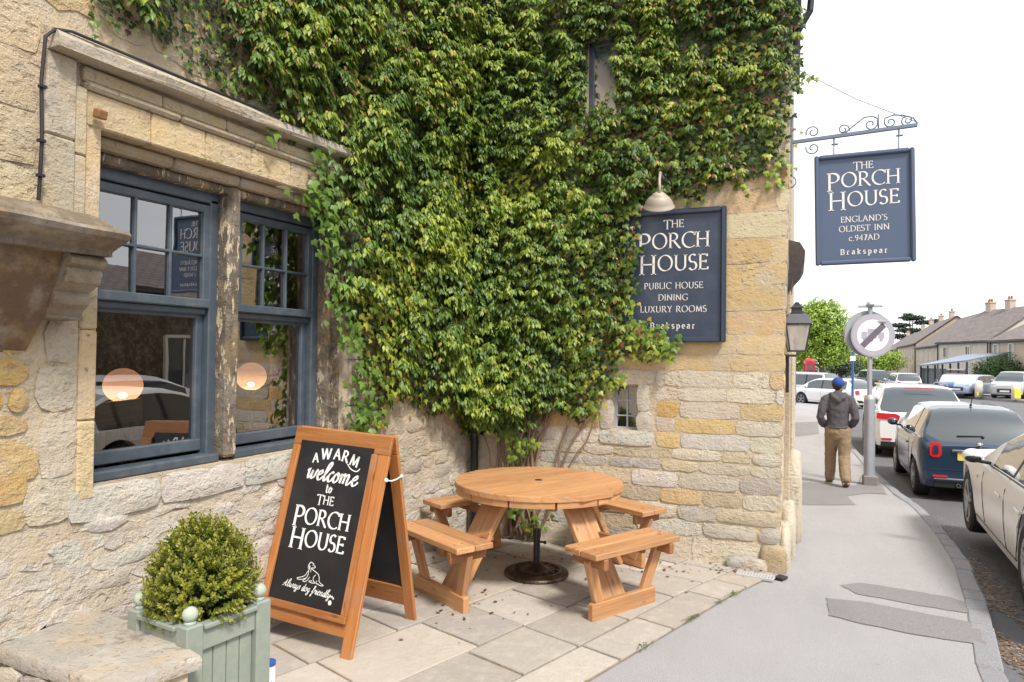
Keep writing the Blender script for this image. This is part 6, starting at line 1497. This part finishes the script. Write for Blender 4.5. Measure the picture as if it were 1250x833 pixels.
# ------------------------------------------------------------------ road sign on its post
rsn = thing('road_sign', 'round grey-backed end-of-restriction sign with dark diagonal band on a thick grey post with a lamp', 'road sign', (1.16, 12.8, gz(12.8)))
gp = -gz(12.8)
b = MB(); b.tube([(0, 0, 0), (0, 0, 1.42)], .085, 20); b.lathe([(.085, 1.42), (.075, 1.47), (.045, 1.5)], (0, 0, 0), 20); b.build('post_base', 'pole', rsn, smooth=True, sharp=40)
b = MB(); b.tube([(0, 0, 1.48), (0, 0, 2.98)], .038, 14); b.build('post', 'pole', rsn, smooth=True, sharp=40)
b = MB(); b.box((-.1, -.1, -.02), (.12, .1, .16)); b.build('concrete_footing', 'patch2', rsn)
zc_ = gp+2.10; Rz = Matrix.Rotation(R(20), 3, 'Z')
def disc(nm, r_, y, th, m, cx=0, n=40, cz=0):
    b = MB(); b.prism([(cx+r_*math.cos(6.283*i/n), zc_+cz+r_*math.sin(6.283*i/n)) for i in range(n)], th, to=lambda x, z, h: tuple(Rz @ Vector((x, y-h, z)))); return fixn(b.build(nm, m, rsn))
sg = disc('sign_back', .385, .05, .03, 'signgrey', -.02, cz=.03); disc('sign_plate', .36, -.05, .012, 'signgrey', .02); disc('sign_face', .262, -.0635, .004, 'signwhite', .02); disc('sign_ring', .345, -.0625, .003, 'signmid', .02)
T3 = lambda X, Z: tuple(Rz @ Vector((X+.02, -.0695, zc_+Z)))
b = MB(); 
for (x0, x1, z0, z1) in ((-.19, -.10, -.06, .06), (-.09, .06, -.05, .11), (.08, .18, -.05, .05)): b.add([T3(x0, z0), T3(x1, z0), T3(x1, z1), T3(x0, z1)], [[0, 1, 2, 3]])
for cx_ in (-.14, -.02, .13): b.add([T3(cx_+.028*math.cos(i*.7), -.075+.028*math.sin(i*.7)) for i in range(9)], [list(range(9))])
b.build('lorry_symbol', 'signmid', rsn)
T4 = lambda X, Z: tuple(Rz @ Vector((X+.02, -.0725, zc_+Z)))
b = MB(); d1, d2 = Vector((.70, .71)), Vector((-.71, .70)); b.add([T4(*(d1*a+d2*c)) for a, c in ((-.25, -.048), (.25, -.048), (.25, .048), (-.25, .048))], [[0, 1, 2, 3]]); b.build('diagonal_band', 'signdark', rsn)
b = MB(); b.bar((-.24, -.02, gp+2.33), (.24, -.02, gp+2.33), .03, .03); b.build('sign_clamp', 'pole', rsn)
b = MB(); b.tube([(0, 0, 2.96), (0, -.02, 3.05)], .05, 12); b.bar((-.18, -.03, 2.97), (.18, -.03, 2.97), .05, .04); b.ball((0, -.05, 3.0), .065, 12, 8, (1, 1, .7)); b.build('sign_lamp_head', 'pole', rsn, smooth=True, sharp=40)
# blue post sign
bpx = far(1041, 27); t = thing('blue_sign_post', 'slim blue post with a small white plate standing past the man in the cap', 'sign post', (bpx.x, bpx.y, bpx.z))
MB().tube([(0, 0, 0), (0, 0, 2.55)], .045, 10).build('post', 'bluepost', t, smooth=True, sharp=40); MB().box((-.1, -.06, 2.2), (.1, -.045, 2.4)).build('sign_plate', 'signwhite', t)
# red telephone kiosk far off
c = far(988, 54.5); t = thing('telephone_box', 'red telephone kiosk far down the pavement beside the man in jeans', 'telephone box', (c.x, c.y, -.6), R(10))
W2 = .31
for sx, sy_ in cs: MB().bar((sx*W2, sy_*W2, 0), (sx*W2, sy_*W2, 2.15), .09, .09, (0, 1, 0)).build('corner_post', 'red', t)
for i in range(4):
    a, d = Vector((*cs[i], 0))*W2, Vector((*cs[(i+1) % 4], 0))*W2
    MB().bar(a+Vector((0, 0, 2.17)), d+Vector((0, 0, 2.17)), .1, .2).build('fascia', 'red', t); MB().bar(a+Vector((0, 0, .2)), d+Vector((0, 0, .2)), .06, .4).build('base_panel', 'red', t)
    b = MB()
    for k in range(1, 7): b.bar(a+Vector((0, 0, .4+k*.24)), d+Vector((0, 0, .4+k*.24)), .03, .03)
    for k in (.3, .7): b.bar(a+(d-a)*k+Vector((0, 0, .4)), a+(d-a)*k+Vector((0, 0, 2.1)), .03, .028, (0, 1, 0) if abs((d-a).x) > .1 else (1, 0, 0))
    b.build('glazing_bars', 'red', t); MB().add([a*.97+Vector((0, 0, .4)), d*.97+Vector((0, 0, .4)), d*.97+Vector((0, 0, 2.1)), a*.97+Vector((0, 0, 2.1))], [[0, 1, 2, 3]]).build('pane', 'carglass', t)
b = MB(); b.lathe([(.46, 2.27), (.44, 2.34), (.3, 2.46), (.1, 2.52), (.001, 2.53)], (0, 0, 0), 4); o = b.build('domed_roof', 'red', t)
# bollards and traffic island
ip_ = [far(1128, 58), far(1180, 47), far(1262, 41), far(1300, 41), far(1330, 70), far(1200, 110)]
b = MB(); n = len(ip_); vs = [(p.x, p.y, -.72) for p in ip_]+[(p.x, p.y, -.56) for p in ip_]; b.add(vs, [[i, (i+1) % n, n+(i+1) % n, n+i] for i in range(n)]+[list(range(n, 2*n))]); struct(fixn(b.build('pavement', 'patch2')))
for px, d_, lab, yl in ((1195, 45.5, 'cream rounded bollard with thin yellow band in front of the pale blue car', .25), (1240, 42.5, 'cream bollard with broad yellow reflective panel at the right edge of the island', .6)):
    c = far(px, d_); t = thing('bollard', lab, 'bollard', (c.x, c.y, -.57), R(20), 'bollards on the traffic island')
    b = MB(); b.tube([(0, 0, 0), (0, 0, .9), (0, 0, 1.02), (0, 0, 1.1)], [.26, .25, .2, .08], 16, ry=[.16, .15, .12, .05]); b.build('bollard_body', 'cream', t, smooth=True)
    b = MB(); b.add([(-.19 if yl > .3 else -.23, -.17, .12), (.19 if yl > .3 else -.12, -.17, .12), (.19 if yl > .3 else -.12, -.165, .12+yl), (-.19 if yl > .3 else -.23, -.165, .12+yl)], [[0, 1, 2, 3]]); b.build('reflector', 'yellow', t)

# ------------------------------------------------------------------ people
def figure(root, J, rad, name, m, voxel=.014, sm_it=6, parent=None, folds=0):
    """one continuous surface: tapered limbs (chains of joints) fused by a voxel remesh"""
    b = MB()
    for ch in J:
        pts = [Vector(p[0]) for p in ch]; rx = [p[1] for p in ch]; ry = [p[2] if len(p) > 2 else p[1] for p in ch]
        b.tube(pts, rx, 14, True, ry=ry)
        b.ball(pts[0], min(rx[0], ry[0])*.98, 12, 8); b.ball(pts[-1], min(rx[-1], ry[-1])*.98, 12, 8)
    o = b.build(name, m, parent or root, smooth=True)
    r_ = o.modifiers.new('r', 'REMESH'); r_.mode = 'VOXEL'; r_.voxel_size = voxel; r_.use_smooth_shade = True
    s_ = o.modifiers.new('s', 'SMOOTH'); s_.iterations = sm_it; s_.factor = .5
    if folds:
        tx = bpy.data.textures.new('folds', 'CLOUDS'); tx.noise_scale = .07; tx.noise_depth = 2; d_ = o.modifiers.new('d', 'DISPLACE'); d_.texture = tx; d_.texture_coords = 'LOCAL'; d_.strength = folds; d_.mid_level = .5
    return o
def person(label, loc, rz, H_, top, legs, capm=None, hoodie=True, group=None, shift=0):
    """faces +Y, walking; x right, z up. Height H_ (built for 1.78)"""
    root = thing('person', label, 'person', loc, rz, group); root.scale = (H_/1.78,)*3
    V_ = Vector
    # body: head, neck, trunk, legs mid-stride, arms bent with hands in the front pockets
    hip = .93; 
    legL = [((-.088, .0, .93), .092, .10), ((-.088, .09, .71), .08, .09), ((-.09, .17, .50), .058, .062), ((-.09, .21, .30), .050, .06), ((-.095, .24, .09), .036, .04)]
    legR = [((.095, .0, .93), .095, .10), ((.10, .0, .70), .085, .09), ((.10, -.02, .50), .058, .062), ((.10, -.12, .31), .052, .06), ((.105, -.22, .13), .036, .04)]
    trunk = [((0, 0, .90), .15, .11), ((0, .0, 1.02), .145, .105), ((0, .0, 1.14), .14, .10), ((0, -.01, 1.30), .165, .115), ((0, -.01, 1.42), .165, .10), ((0, 0, 1.49), .08, .07)]
    armL = [((-.19, -.01, 1.42), .05), ((-.235, -.05, 1.28), .045), ((-.265, -.07, 1.14), .038), ((-.235, .03, 1.03), .033), ((-.19, .12, .97), .026)]
    armR = [((.19, -.01, 1.42), .05), ((.235, -.05, 1.28), .045), ((.265, -.07, 1.14), .038), ((.235, .03, 1.03), .033), ((.19, .12, .97), .026)]
    head = [((0, .01, 1.47), .055, .055), ((0, .02, 1.55), .052, .055)]
    hd = V_((0.01, .035, 1.665)); yaw = R(-38) if capm else 0
    hands = []
    for s in (-1, 1):
        c = V_((s*.185, .135, .955)); hands.append([((s*.19, .12, .97), .026), ((s*.17, .16, .94), .034, .018)])
        for f in range(4): hands.append([((s*(.18-.0), .155+.0*f, .965-.02*f), .010), ((s*.15, .175, .95-.02*f), .009), ((s*(.12), .17, .94-.02*f), .008)])
        hands.append([((s*.18, .13, .965), .011), ((s*.16, .135, .98), .010), ((s*.14, .15, .985), .009)])
    feet = [[((-.095, .21, .05), .038, .035), ((-.10, .32, .035), .042, .028), ((-.103, .39, .03), .036, .02)], [((.105, -.27, .12), .036, .036), ((.11, -.20, .05), .04, .03), ((.112, -.14, .025), .036, .02)]]
    o = figure(root, [trunk, legL, legR, armL, armR, head]+hands+feet, None, 'body', 'skin', .011, 4)
    # head with face
    Rh = Matrix.Rotation(yaw, 3, 'Z')
    def hp_(x, y, z): return hd+Rh @ V_((x, y, z))
    b = MB(); 
    for (c, r_, sc_) in (((0, -.015, .02), .1, (.78, .98, 1.0)), ((0, .02, -.04), .075, (.82, 1.0, 1.0)), ((0, .05, -.075), .045, (.95, 1, .75)), ((0, .095, -.02), .018, (.7, 1.1, 1.5)), ((-.078, -.0, -.015), .024, (.35, .8, 1.3)), ((.078, .0, -.015), .024, (.35, .8, 1.3))):
        b.ball(hp_(*c), r_, 16, 12, sc_)
    h_ = b.build('head', 'skin', root, smooth=True); rm = h_.modifiers.new('r', 'REMESH'); rm.mode = 'VOXEL'; rm.voxel_size = .006; rm.use_smooth_shade = True; s_ = h_.modifiers.new('s', 'SMOOTH'); s_.iterations = 3
    b = MB()
    for s in (-1, 1): b.ball(hp_(s*.032, .083, .012), .011, 8, 6)
    b.build('eyes', 'white', h_, kind='stuff', smooth=True); b = MB(); b.ball(hp_(0, .092, -.062), .02, 8, 6, (1, .35, .3)); b.build('mouth', 'redlight' if 0 else 'skin', h_, smooth=True)
    b = MB(); b.ball(hp_(0, -.03, .015), .100, 16, 10, (.80, .92, .98)); 
    ha = b.build('hair', 'hair', root, smooth=True)
    if not capm: ha.scale = (1.02, 1.0, 1.0)
    if capm:
        b = MB(); b.ball(hp_(0, -.008, .04), .118, 20, 12, (.83, .98, .84)); cp_ = b.build('cap', capm, root, smooth=True)
        b = MB(); n = 10; vs = []
        for i in range(n+1):
            a = math.pi*(i/n); 
            for r_, zz in ((.085, .03), (.0, 0)): vs.append(hp_(math.cos(a)*.078, .06+math.sin(a)*(.03 if r_ else .115), .035 if r_ else .015))
        b.add(vs, [[2*i, 2*i+1, 2*i+3, 2*i+2] for i in range(n)]); k = len(b.v); b.build('cap_peak', capm, cp_)
    # clothes
    e = .018
    top_ = [[((0, 0, .97), .172, .128), ((0, .0, 1.08), .165, .125), ((0, -.005, 1.2), .172, .13), ((0, -.015, 1.34), .192, .132), ((0, -.015, 1.43), .182, .115), ((0, -.01, 1.50), .105, .09)],
            [(p[0], p[1]+e+.008) for p in armL[:4]]+[((-.205, .10, .985), .042)], [(p[0], p[1]+e+.008) for p in armR[:4]]+[((.205, .10, .985), .042)], [((-.07, -.01, 1.485), .06), ((-.17, -.01, 1.45), .066), ((-.2, -.02, 1.38), .064)], [((.07, -.01, 1.485), .06), ((.17, -.01, 1.45), .066), ((.2, -.02, 1.38), .064)]]
    if hoodie: top_ += [[((-.10, -.04, 1.52), .04), ((-.075, -.11, 1.47), .045), ((0, -.135, 1.42), .05), ((.075, -.11, 1.47), .045), ((.10, -.04, 1.52), .04)]]
    tp = figure(root, top_, None, 'hoodie' if hoodie else 'jacket', top, .012, 5, folds=.022)
    if hoodie:
        b = MB(); b.tube([(-.168, -.02, .985), (-.12, -.095, .975), (0, -.132, .97), (.12, -.095, .975), (.168, -.02, .985)], .018, 6); b.build('waistband', top, tp, smooth=True)
    tr_ = [[((0, 0, 1.0), .158, .122), ((0, 0, .93), .168, .135), ((0, -.01, .86), .165, .13)]]
    lg = lambda L_, k: [(p[0], p[1]+.018+k*.012*i, (p[2] if len(p) > 2 else p[1])+.016+k*.010*i) for i, p in enumerate(L_[:4])]+[((L_[4][0][0], L_[4][0][1]-.01, L_[4][0][2]-.0), .078, .085)]
    tr_ += [lg(legL, .6), lg(legR, .6)]
    figure(root, tr_, None, 'trousers', legs, .012, 4, folds=.022)
    for f_, s in zip(feet, (-1, 1)):
        sh = figure(root, [[(p[0], p[1]+.014, p[2]+.012) for p in f_]], None, 'shoe', 'shoe', .009, 3)
        b = MB(); a, c = V_(f_[0][0]), V_(f_[2][0]); d = (c-a).normalized(); up_ = V_((0, 0, 1)); 
        b.bar(a-d*.035+V_((0, 0, -.045)), c+d*.04+V_((0, 0, -.024)), .085, .02, (0, 0, 1)); b.build('sole', 'sole', sh)
    return root
c = gnd(1022, 593); person('man walking away in grey hooded top, khaki trousers and blue peaked cap on the pavement', (c.x, c.y, gz(c.y)), R(2), 1.76, 'hoodie', 'khaki', 'cap')
c = far(996, 46); person('distant person in dark jacket and blue jeans walking away by the red telephone kiosk', (c.x, c.y, -.6), R(0), 1.72, 'coat', 'jeans', None, False)

# ------------------------------------------------------------------ far houses
def house(label, A, B, depth, ze, zr, wallc, wins, cat='house', name='house', chim=(), z0=-.7, gable=True, roofm='roof'):
    """A -> B is the front base line; depth goes away from the viewer; wins = (along, z, w, h)"""
    A = Vector((A.x, A.y)); B = Vector((B.x, B.y)); d = (B-A); Ln = d.length; d.normalize(); nrm_ = Vector((-d.y, d.x))
    if nrm_.dot(A) < 0: nrm_ = -nrm_
    root = thing(name, label, cat, (A.x, A.y, z0)); root.rotation_euler.z = math.atan2(d.y, d.x)
    fl = 1 if Vector((-d.y, d.x)).dot(nrm_) > 0 else -1      # local y towards the back
    h = ze-z0; hr = zr-z0; D = depth*fl
    b = MB(); b.add([(0, 0, 0), (Ln, 0, 0), (Ln, D, 0), (0, D, 0), (0, 0, h), (Ln, 0, h), (Ln, D, h), (0, D, h), (0, D/2, hr-.06), (Ln, D/2, hr-.06)], [[0, 1, 5, 4], [1, 2, 6, 9, 5], [2, 3, 7, 6], [3, 0, 4, 8, 7]])
    fixn(b.build('wall', 'stone', root, col=wallc))
    b = MB(); ov = .18*fl; e = .18
    for (ya, yb) in ((-ov, D/2), (D+ov, D/2)):
        vs = [(-e, ya, h-.08), (Ln+e, ya, h-.08), (Ln+e, yb, hr), (-e, yb, hr)]; vs += [(x, y, z+.12) for x, y, z in vs]
        sl2 = math.hypot(D/2, hr-h); uvq = [(0, 0), (Ln, 0), (Ln, sl2), (0, sl2)]
        b.add(vs, [[0, 1, 2, 3], [4, 5, 6, 7], [0, 1, 5, 4], [1, 2, 6, 5], [3, 0, 4, 7]], [uvq, uvq, [(0, 0)]*4, [(0, 0)]*4, [(0, 0)]*4])
    rf = b.build('roof', roofm, root)
    MB().tube([(-.1, -.26*fl, h-.1), (Ln+.1, -.26*fl, h-.1)], .07, 6).build('gutter', 'trim', root)
    for x_ in (.15, Ln-.15): MB().tube([(x_, -.1*fl, 0), (x_, -.1*fl, h-.1)], .05, 6).build('downpipe', 'trim', root)
    for cx_ in chim:
        b = MB(); b.box((cx_-.4, D/2-.3, hr-.5), (cx_+.4, D/2+.3, hr+.9)); b.box((cx_-.46, D/2-.36, hr+.78), (cx_+.46, D/2+.36, hr+.92)); c_ = b.build('chimney', 'stone', rf, col=(.5, .4, .33))
        for q in (-.2, .2): MB().tube([(cx_+q, D/2, hr+.9), (cx_+q, D/2, hr+1.25)], [.1, .085], 8).build('chimney_pot', 'twig', rf)
    for (u, z, w_, hh) in wins:
        b = MB(); y = -.05*fl
        for xx in (u-w_/2, u+w_/2): b.bar((xx, y, z), (xx, y, z+hh), .09, .1, (0, 1, 0))
        for zz in (z, z+hh): b.bar((u-w_/2, y, zz), (u+w_/2, y, zz), .1, .08)
        b.bar((u, y*.6, z), (u, y*.6, z+hh), .05, .05, (0, 1, 0)); wn = b.build('window', 'cream', root)
        MB().add([(u-w_/2, y*.4, z), (u+w_/2, y*.4, z), (u+w_/2, y*.4, z+hh), (u-w_/2, y*.4, z+hh)], [[0, 1, 2, 3]]).build('pane', 'carglass', wn)
    return root
row = lambda n, L_, z=1.0, w_=.9, h=1.2, z2=2.75: [(L_*(i+.5)/n, zz, w_, h) for i in range(n) for zz in (z, z2)]
house('farthest narrow stone cottage in the terrace, just right of the round road sign', far(1078, 150), far(1097, 114), 9, 4.0, 7.4, (.5, .42, .33), row(6, 36, z2=2.9), chim=(3, 30))
house('long tan stone terrace house with many narrow openings and tall chimneys', far(1096, 112), far(1118, 89), 9, 4.2, 7.7, (.50, .41, .31), row(7, 23, w_=.8, z2=3.0), chim=(1.5, 12, 21.5))
house('pale stone gabled house with steep slate roof at the near end of the terrace', far(1118, 88), far(1146, 73), 10, 3.6, 7.3, (.56, .5, .42), row(4, 15, w_=.8, z2=2.7), chim=(14,))
house('pale rendered house with wide brown roof behind the blue shop canopy', far(1145, 70), far(1208, 61), 9, 3.75, 6.95, (.62, .57, .5), [(1.5, 2.9, .8, 1.1), (5.6, 2.9, .8, 1.1)], chim=(1.0, 4.2))
house('tan stone house with two tall windows and brick chimney at the right edge', far(1209, 58), far(1290, 49), 9, 3.6, 5.9, (.52, .43, .33), [(1.0, 2.5, .7, 1.5), (3.3, 2.5, .7, 1.5), (5.8, 2.5, .7, 1.5)], chim=(2.9,))
# shop with lean-to canopy
A, B = far(1138, 62), far(1196, 55); t = thing('shopfront', 'blue-grey lean-to shop canopy with glazed front between the terrace and the hedge', 'shop', (A.x, A.y, -.7)); d = (B-A); d.z = 0; Ln = d.length; t.rotation_euler.z = math.atan2(d.y, d.x)
b = MB(); b.add([(-.2, -1.2, 2.05), (Ln+.1, -1.2, 2.5), (Ln-.2, 2.4, 3.25), (.6, 2.4, 3.05), (-.2, -1.2, 2.15), (Ln+.1, -1.2, 2.62), (Ln-.2, 2.4, 3.35), (.6, 2.4, 3.15)], [[0, 1, 2, 3], [4, 5, 6, 7], [0, 1, 5, 4], [1, 2, 6, 5], [3, 0, 4, 7]]); fixn(b.build('canopy', paint('canopy_metal', (.2, .25, .33), .4, .2), t))
for i in range(7):
    x = Ln*i/6; MB().bar((x, -1.0, 0), (x, -1.0, 2.06+.45*x/Ln), .12, .12, (0, 1, 0)).build('post', 'signframe', t)
for i in range(6):
    x0, x1 = Ln*i/6+.06, Ln*(i+1)/6-.06; MB().add([(x0, -1.0, .3), (x1, -1.0, .3), (x1, -1.0, 1.9), (x0, -1.0, 1.9)], [[0, 1, 2, 3]]).build('pane', 'carglass', t)
    MB().box((x0, -1.04, 0), (x1, -.96, .3)).build('plinth_panel', 'signframe', t)
for i in range(5): MB().box((Ln*.62, -1.12, .45+i*.34), (Ln*.98, -1.03, .55+i*.34)).build('shelf', 'orange' if i % 2 else 'cream', t)

# ------------------------------------------------------------------ trees and hedges
def crown(root, blobs, n, size, cols, seed, T=T_OVAL, name='crown'):
    rs_ = np.random.RandomState(seed); P_, D_, N_, C_ = [], [], [], []; q = random.Random(seed)
    tot = sum(b_[3]*b_[4]*b_[5] for b_ in blobs)
    for (x, y, z, rx, ry, rz) in blobs:
        for _ in range(int(n*rx*ry*rz/tot)+1):
            v = Vector((q.gauss(0, 1), q.gauss(0, 1), q.gauss(0, 1))).normalized(); r_ = q.random()**.4
            k = noise.noise(Vector((x, y, z))+v*2.2)+.6*noise.noise(Vector((x, y, z))*2+v*5.5)
            if k < -.22 and r_ > .45: continue
            r_ *= 1+.35*k; P_.append((x+v.x*rx*r_, y+v.y*ry*r_, z+v.z*rz*r_)); D_.append((q.gauss(0, 1), q.gauss(0, 1), q.gauss(-.4, .6))); N_.append((v.x+q.gauss(0, .5), v.y+q.gauss(0, .5), v.z+.5))
            c = q.choice(cols); m_ = q.uniform(.7, 1.25); C_.append([a*m_ for a in c])
    V, F, k = leaves(P_, D_, N_, rs_.uniform(.6, 1.3, len(P_))*size, T); return npmesh(name, V, F, np.repeat(np.array(C_), k, 0), 'treeleaf', root, 'stuff')
def tree(label, px, dist, blobs, trunk_h, tr_r, n, size, cols, seed, z0=-.6, limbs=6):
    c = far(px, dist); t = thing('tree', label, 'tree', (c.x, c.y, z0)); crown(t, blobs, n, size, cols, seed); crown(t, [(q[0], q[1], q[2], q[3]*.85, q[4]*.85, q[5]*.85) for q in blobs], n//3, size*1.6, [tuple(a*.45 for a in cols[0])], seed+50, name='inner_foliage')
    b = MB(); b.tube([(0, 0, 0), (.05, 0, trunk_h*.5), (-.05, 0, trunk_h), (0, 0, trunk_h*1.5)], [tr_r*1.2, tr_r, tr_r*.8, tr_r*.4], 10)
    q = random.Random(seed)
    for i in range(limbs):
        bl = blobs[i % len(blobs)]; b.tube([(0, 0, trunk_h*(.8+.1*q.random())), (bl[0]*.5, bl[1]*.5, (trunk_h+bl[2])*.5), (bl[0], bl[1], bl[2])], [tr_r*.5, tr_r*.3, tr_r*.1], 6)
    b.build('trunk', 'bark', t, smooth=True); return t
LIME = [(.38, .54, .08), (.30, .46, .06), (.46, .60, .11)]; DG_ = [(.045, .075, .04), (.06, .095, .05), (.035, .06, .035)]; MG = [(.07, .15, .04), (.10, .19, .05), (.05, .11, .03)]
tree('tall lime-green tree in fresh leaf beside the inn corner, above the telephone kiosk', 1004, 62, [(.1, 0, 5.6, 2.3, 2.3, 2.3), (-.8, 0, 6.6, 1.6, 1.8, 1.5), (1.0, .3, 4.0, 1.9, 1.9, 1.7), (-1.2, 0, 4.2, 1.9, 1.9, 1.9), (.5, 0, 2.9, 1.6, 1.6, 1.3), (-1.8, 0, 2.6, 1.4, 1.4, 1.2), (.3, 0, 7.2, 1.2, 1.2, .9)], 1.9, .22, 15000, .21, LIME, 11)
tree('grey-green conifer between the lime tree and the round road sign', 1026, 80, [(0, 0, 2.2, 1.9, 1.9, 1.4), (0, 0, 3.8, 1.3, 1.3, 1.4), (.5, 0, 1.6, 2.0, 1.8, 1.0)], 1, .2, 5000, .2, [(.09, .13, .09), (.12, .16, .11)], 12)
tree('bright green shrub-like tree low behind the round road sign', 1052, 92, [(-1.2, 0, 2.6, 2.2, 2, 1.6), (1.6, 0, 2.2, 2.2, 2, 1.5), (3.5, 0, 2.6, 1.8, 2, 1.5)], 1, .2, 6000, .22, LIME, 13)
tree('flat-topped dark cedar rising behind the stone terrace', 1114, 150, [(0, 0, 12.2, 2.8, 2, .6), (-2.6, 0, 10.6, 2.4, 1.8, .55), (2.4, 0, 11.2, 2.8, 1.8, .5), (-.6, 0, 9.5, 3.2, 2, .6), (-2.9, 0, 8.2, 2.1, 1.6, .6), (2.1, 0, 9.2, 2.3, 1.6, .5), (-.8, 0, 12.9, 1.4, 1, .45), (4.1, 0, 11.6, 1.5, 1.2, .4)], 6, .4, 7000, .32, DG_, 14, limbs=8)
tree('green street tree glimpsed in the gap beside the inn corner', 974, 75, [(0, 0, 3.0, 2.0, 2, 1.6), (-1.2, 0, 4.0, 1.6, 1.8, 1.3)], 1.8, .2, 4000, .22, MG, 15)
def hedge(label, px, dist, blobs, n, seed):
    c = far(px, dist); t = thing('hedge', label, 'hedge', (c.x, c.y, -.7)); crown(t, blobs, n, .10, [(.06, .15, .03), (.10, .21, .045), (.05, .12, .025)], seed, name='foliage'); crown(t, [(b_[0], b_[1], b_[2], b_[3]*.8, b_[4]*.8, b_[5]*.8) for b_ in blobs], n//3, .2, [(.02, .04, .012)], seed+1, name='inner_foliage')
hedge('large rounded dark green hedge between the shop canopy and the right edge', 1218, 54, [(-.95, 0, 1.85, .95, 1.1, 1.2), (.4, 0, 1.9, 1.3, 1.2, 1.4), (-.1, 0, 1.1, 1.6, 1.2, 1.1), (1.1, 0, 1.4, .8, 1, 1.0)], 9000, 21)
hedge('smaller lighter hedge at the far right edge behind the silver car', 1252, 53, [(0, 0, 1.4, 1.0, 1, .85), (.9, 0, 1.3, .9, 1, .8)], 4000, 22)
# background rise of trees closing the street
c = far(1035, 150); bt = thing('tree_belt', 'distant belt of trees closing the view down the street', 'trees', (c.x, c.y, -.6))
crown(bt, [(i*5-25, random.Random(i).uniform(-3, 3), 1.5, 4, 3, random.Random(i).uniform(1.6, 2.8)) for i in range(12)], 9000, .45, MG, 31, name='foliage').parent = bt
# street side opposite, behind the viewer's right: seen in the window reflection
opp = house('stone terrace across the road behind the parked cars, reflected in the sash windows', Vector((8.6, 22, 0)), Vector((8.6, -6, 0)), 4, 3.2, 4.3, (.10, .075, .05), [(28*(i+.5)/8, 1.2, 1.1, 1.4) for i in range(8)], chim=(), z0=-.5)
P3_ = thing('tree', 'broad tree across the road reflected in the upper panes of the left window', 'tree', (7.6, 5.2, -.2))
crown(P3_, [(0, 0, 5.2, 1.6, 1.8, 1.3), (.3, -1.6, 4.6, 1.3, 1.4, 1.1), (.2, 1.4, 5.0, 1.1, 1.2, 1.0)], 3500, .16, MG, 41); MB().tube([(0, 0, 0), (0, 0, 3.5), (0, 0, 5)], [.2, .15, .06], 10).build('trunk', 'bark', P3_, smooth=True)
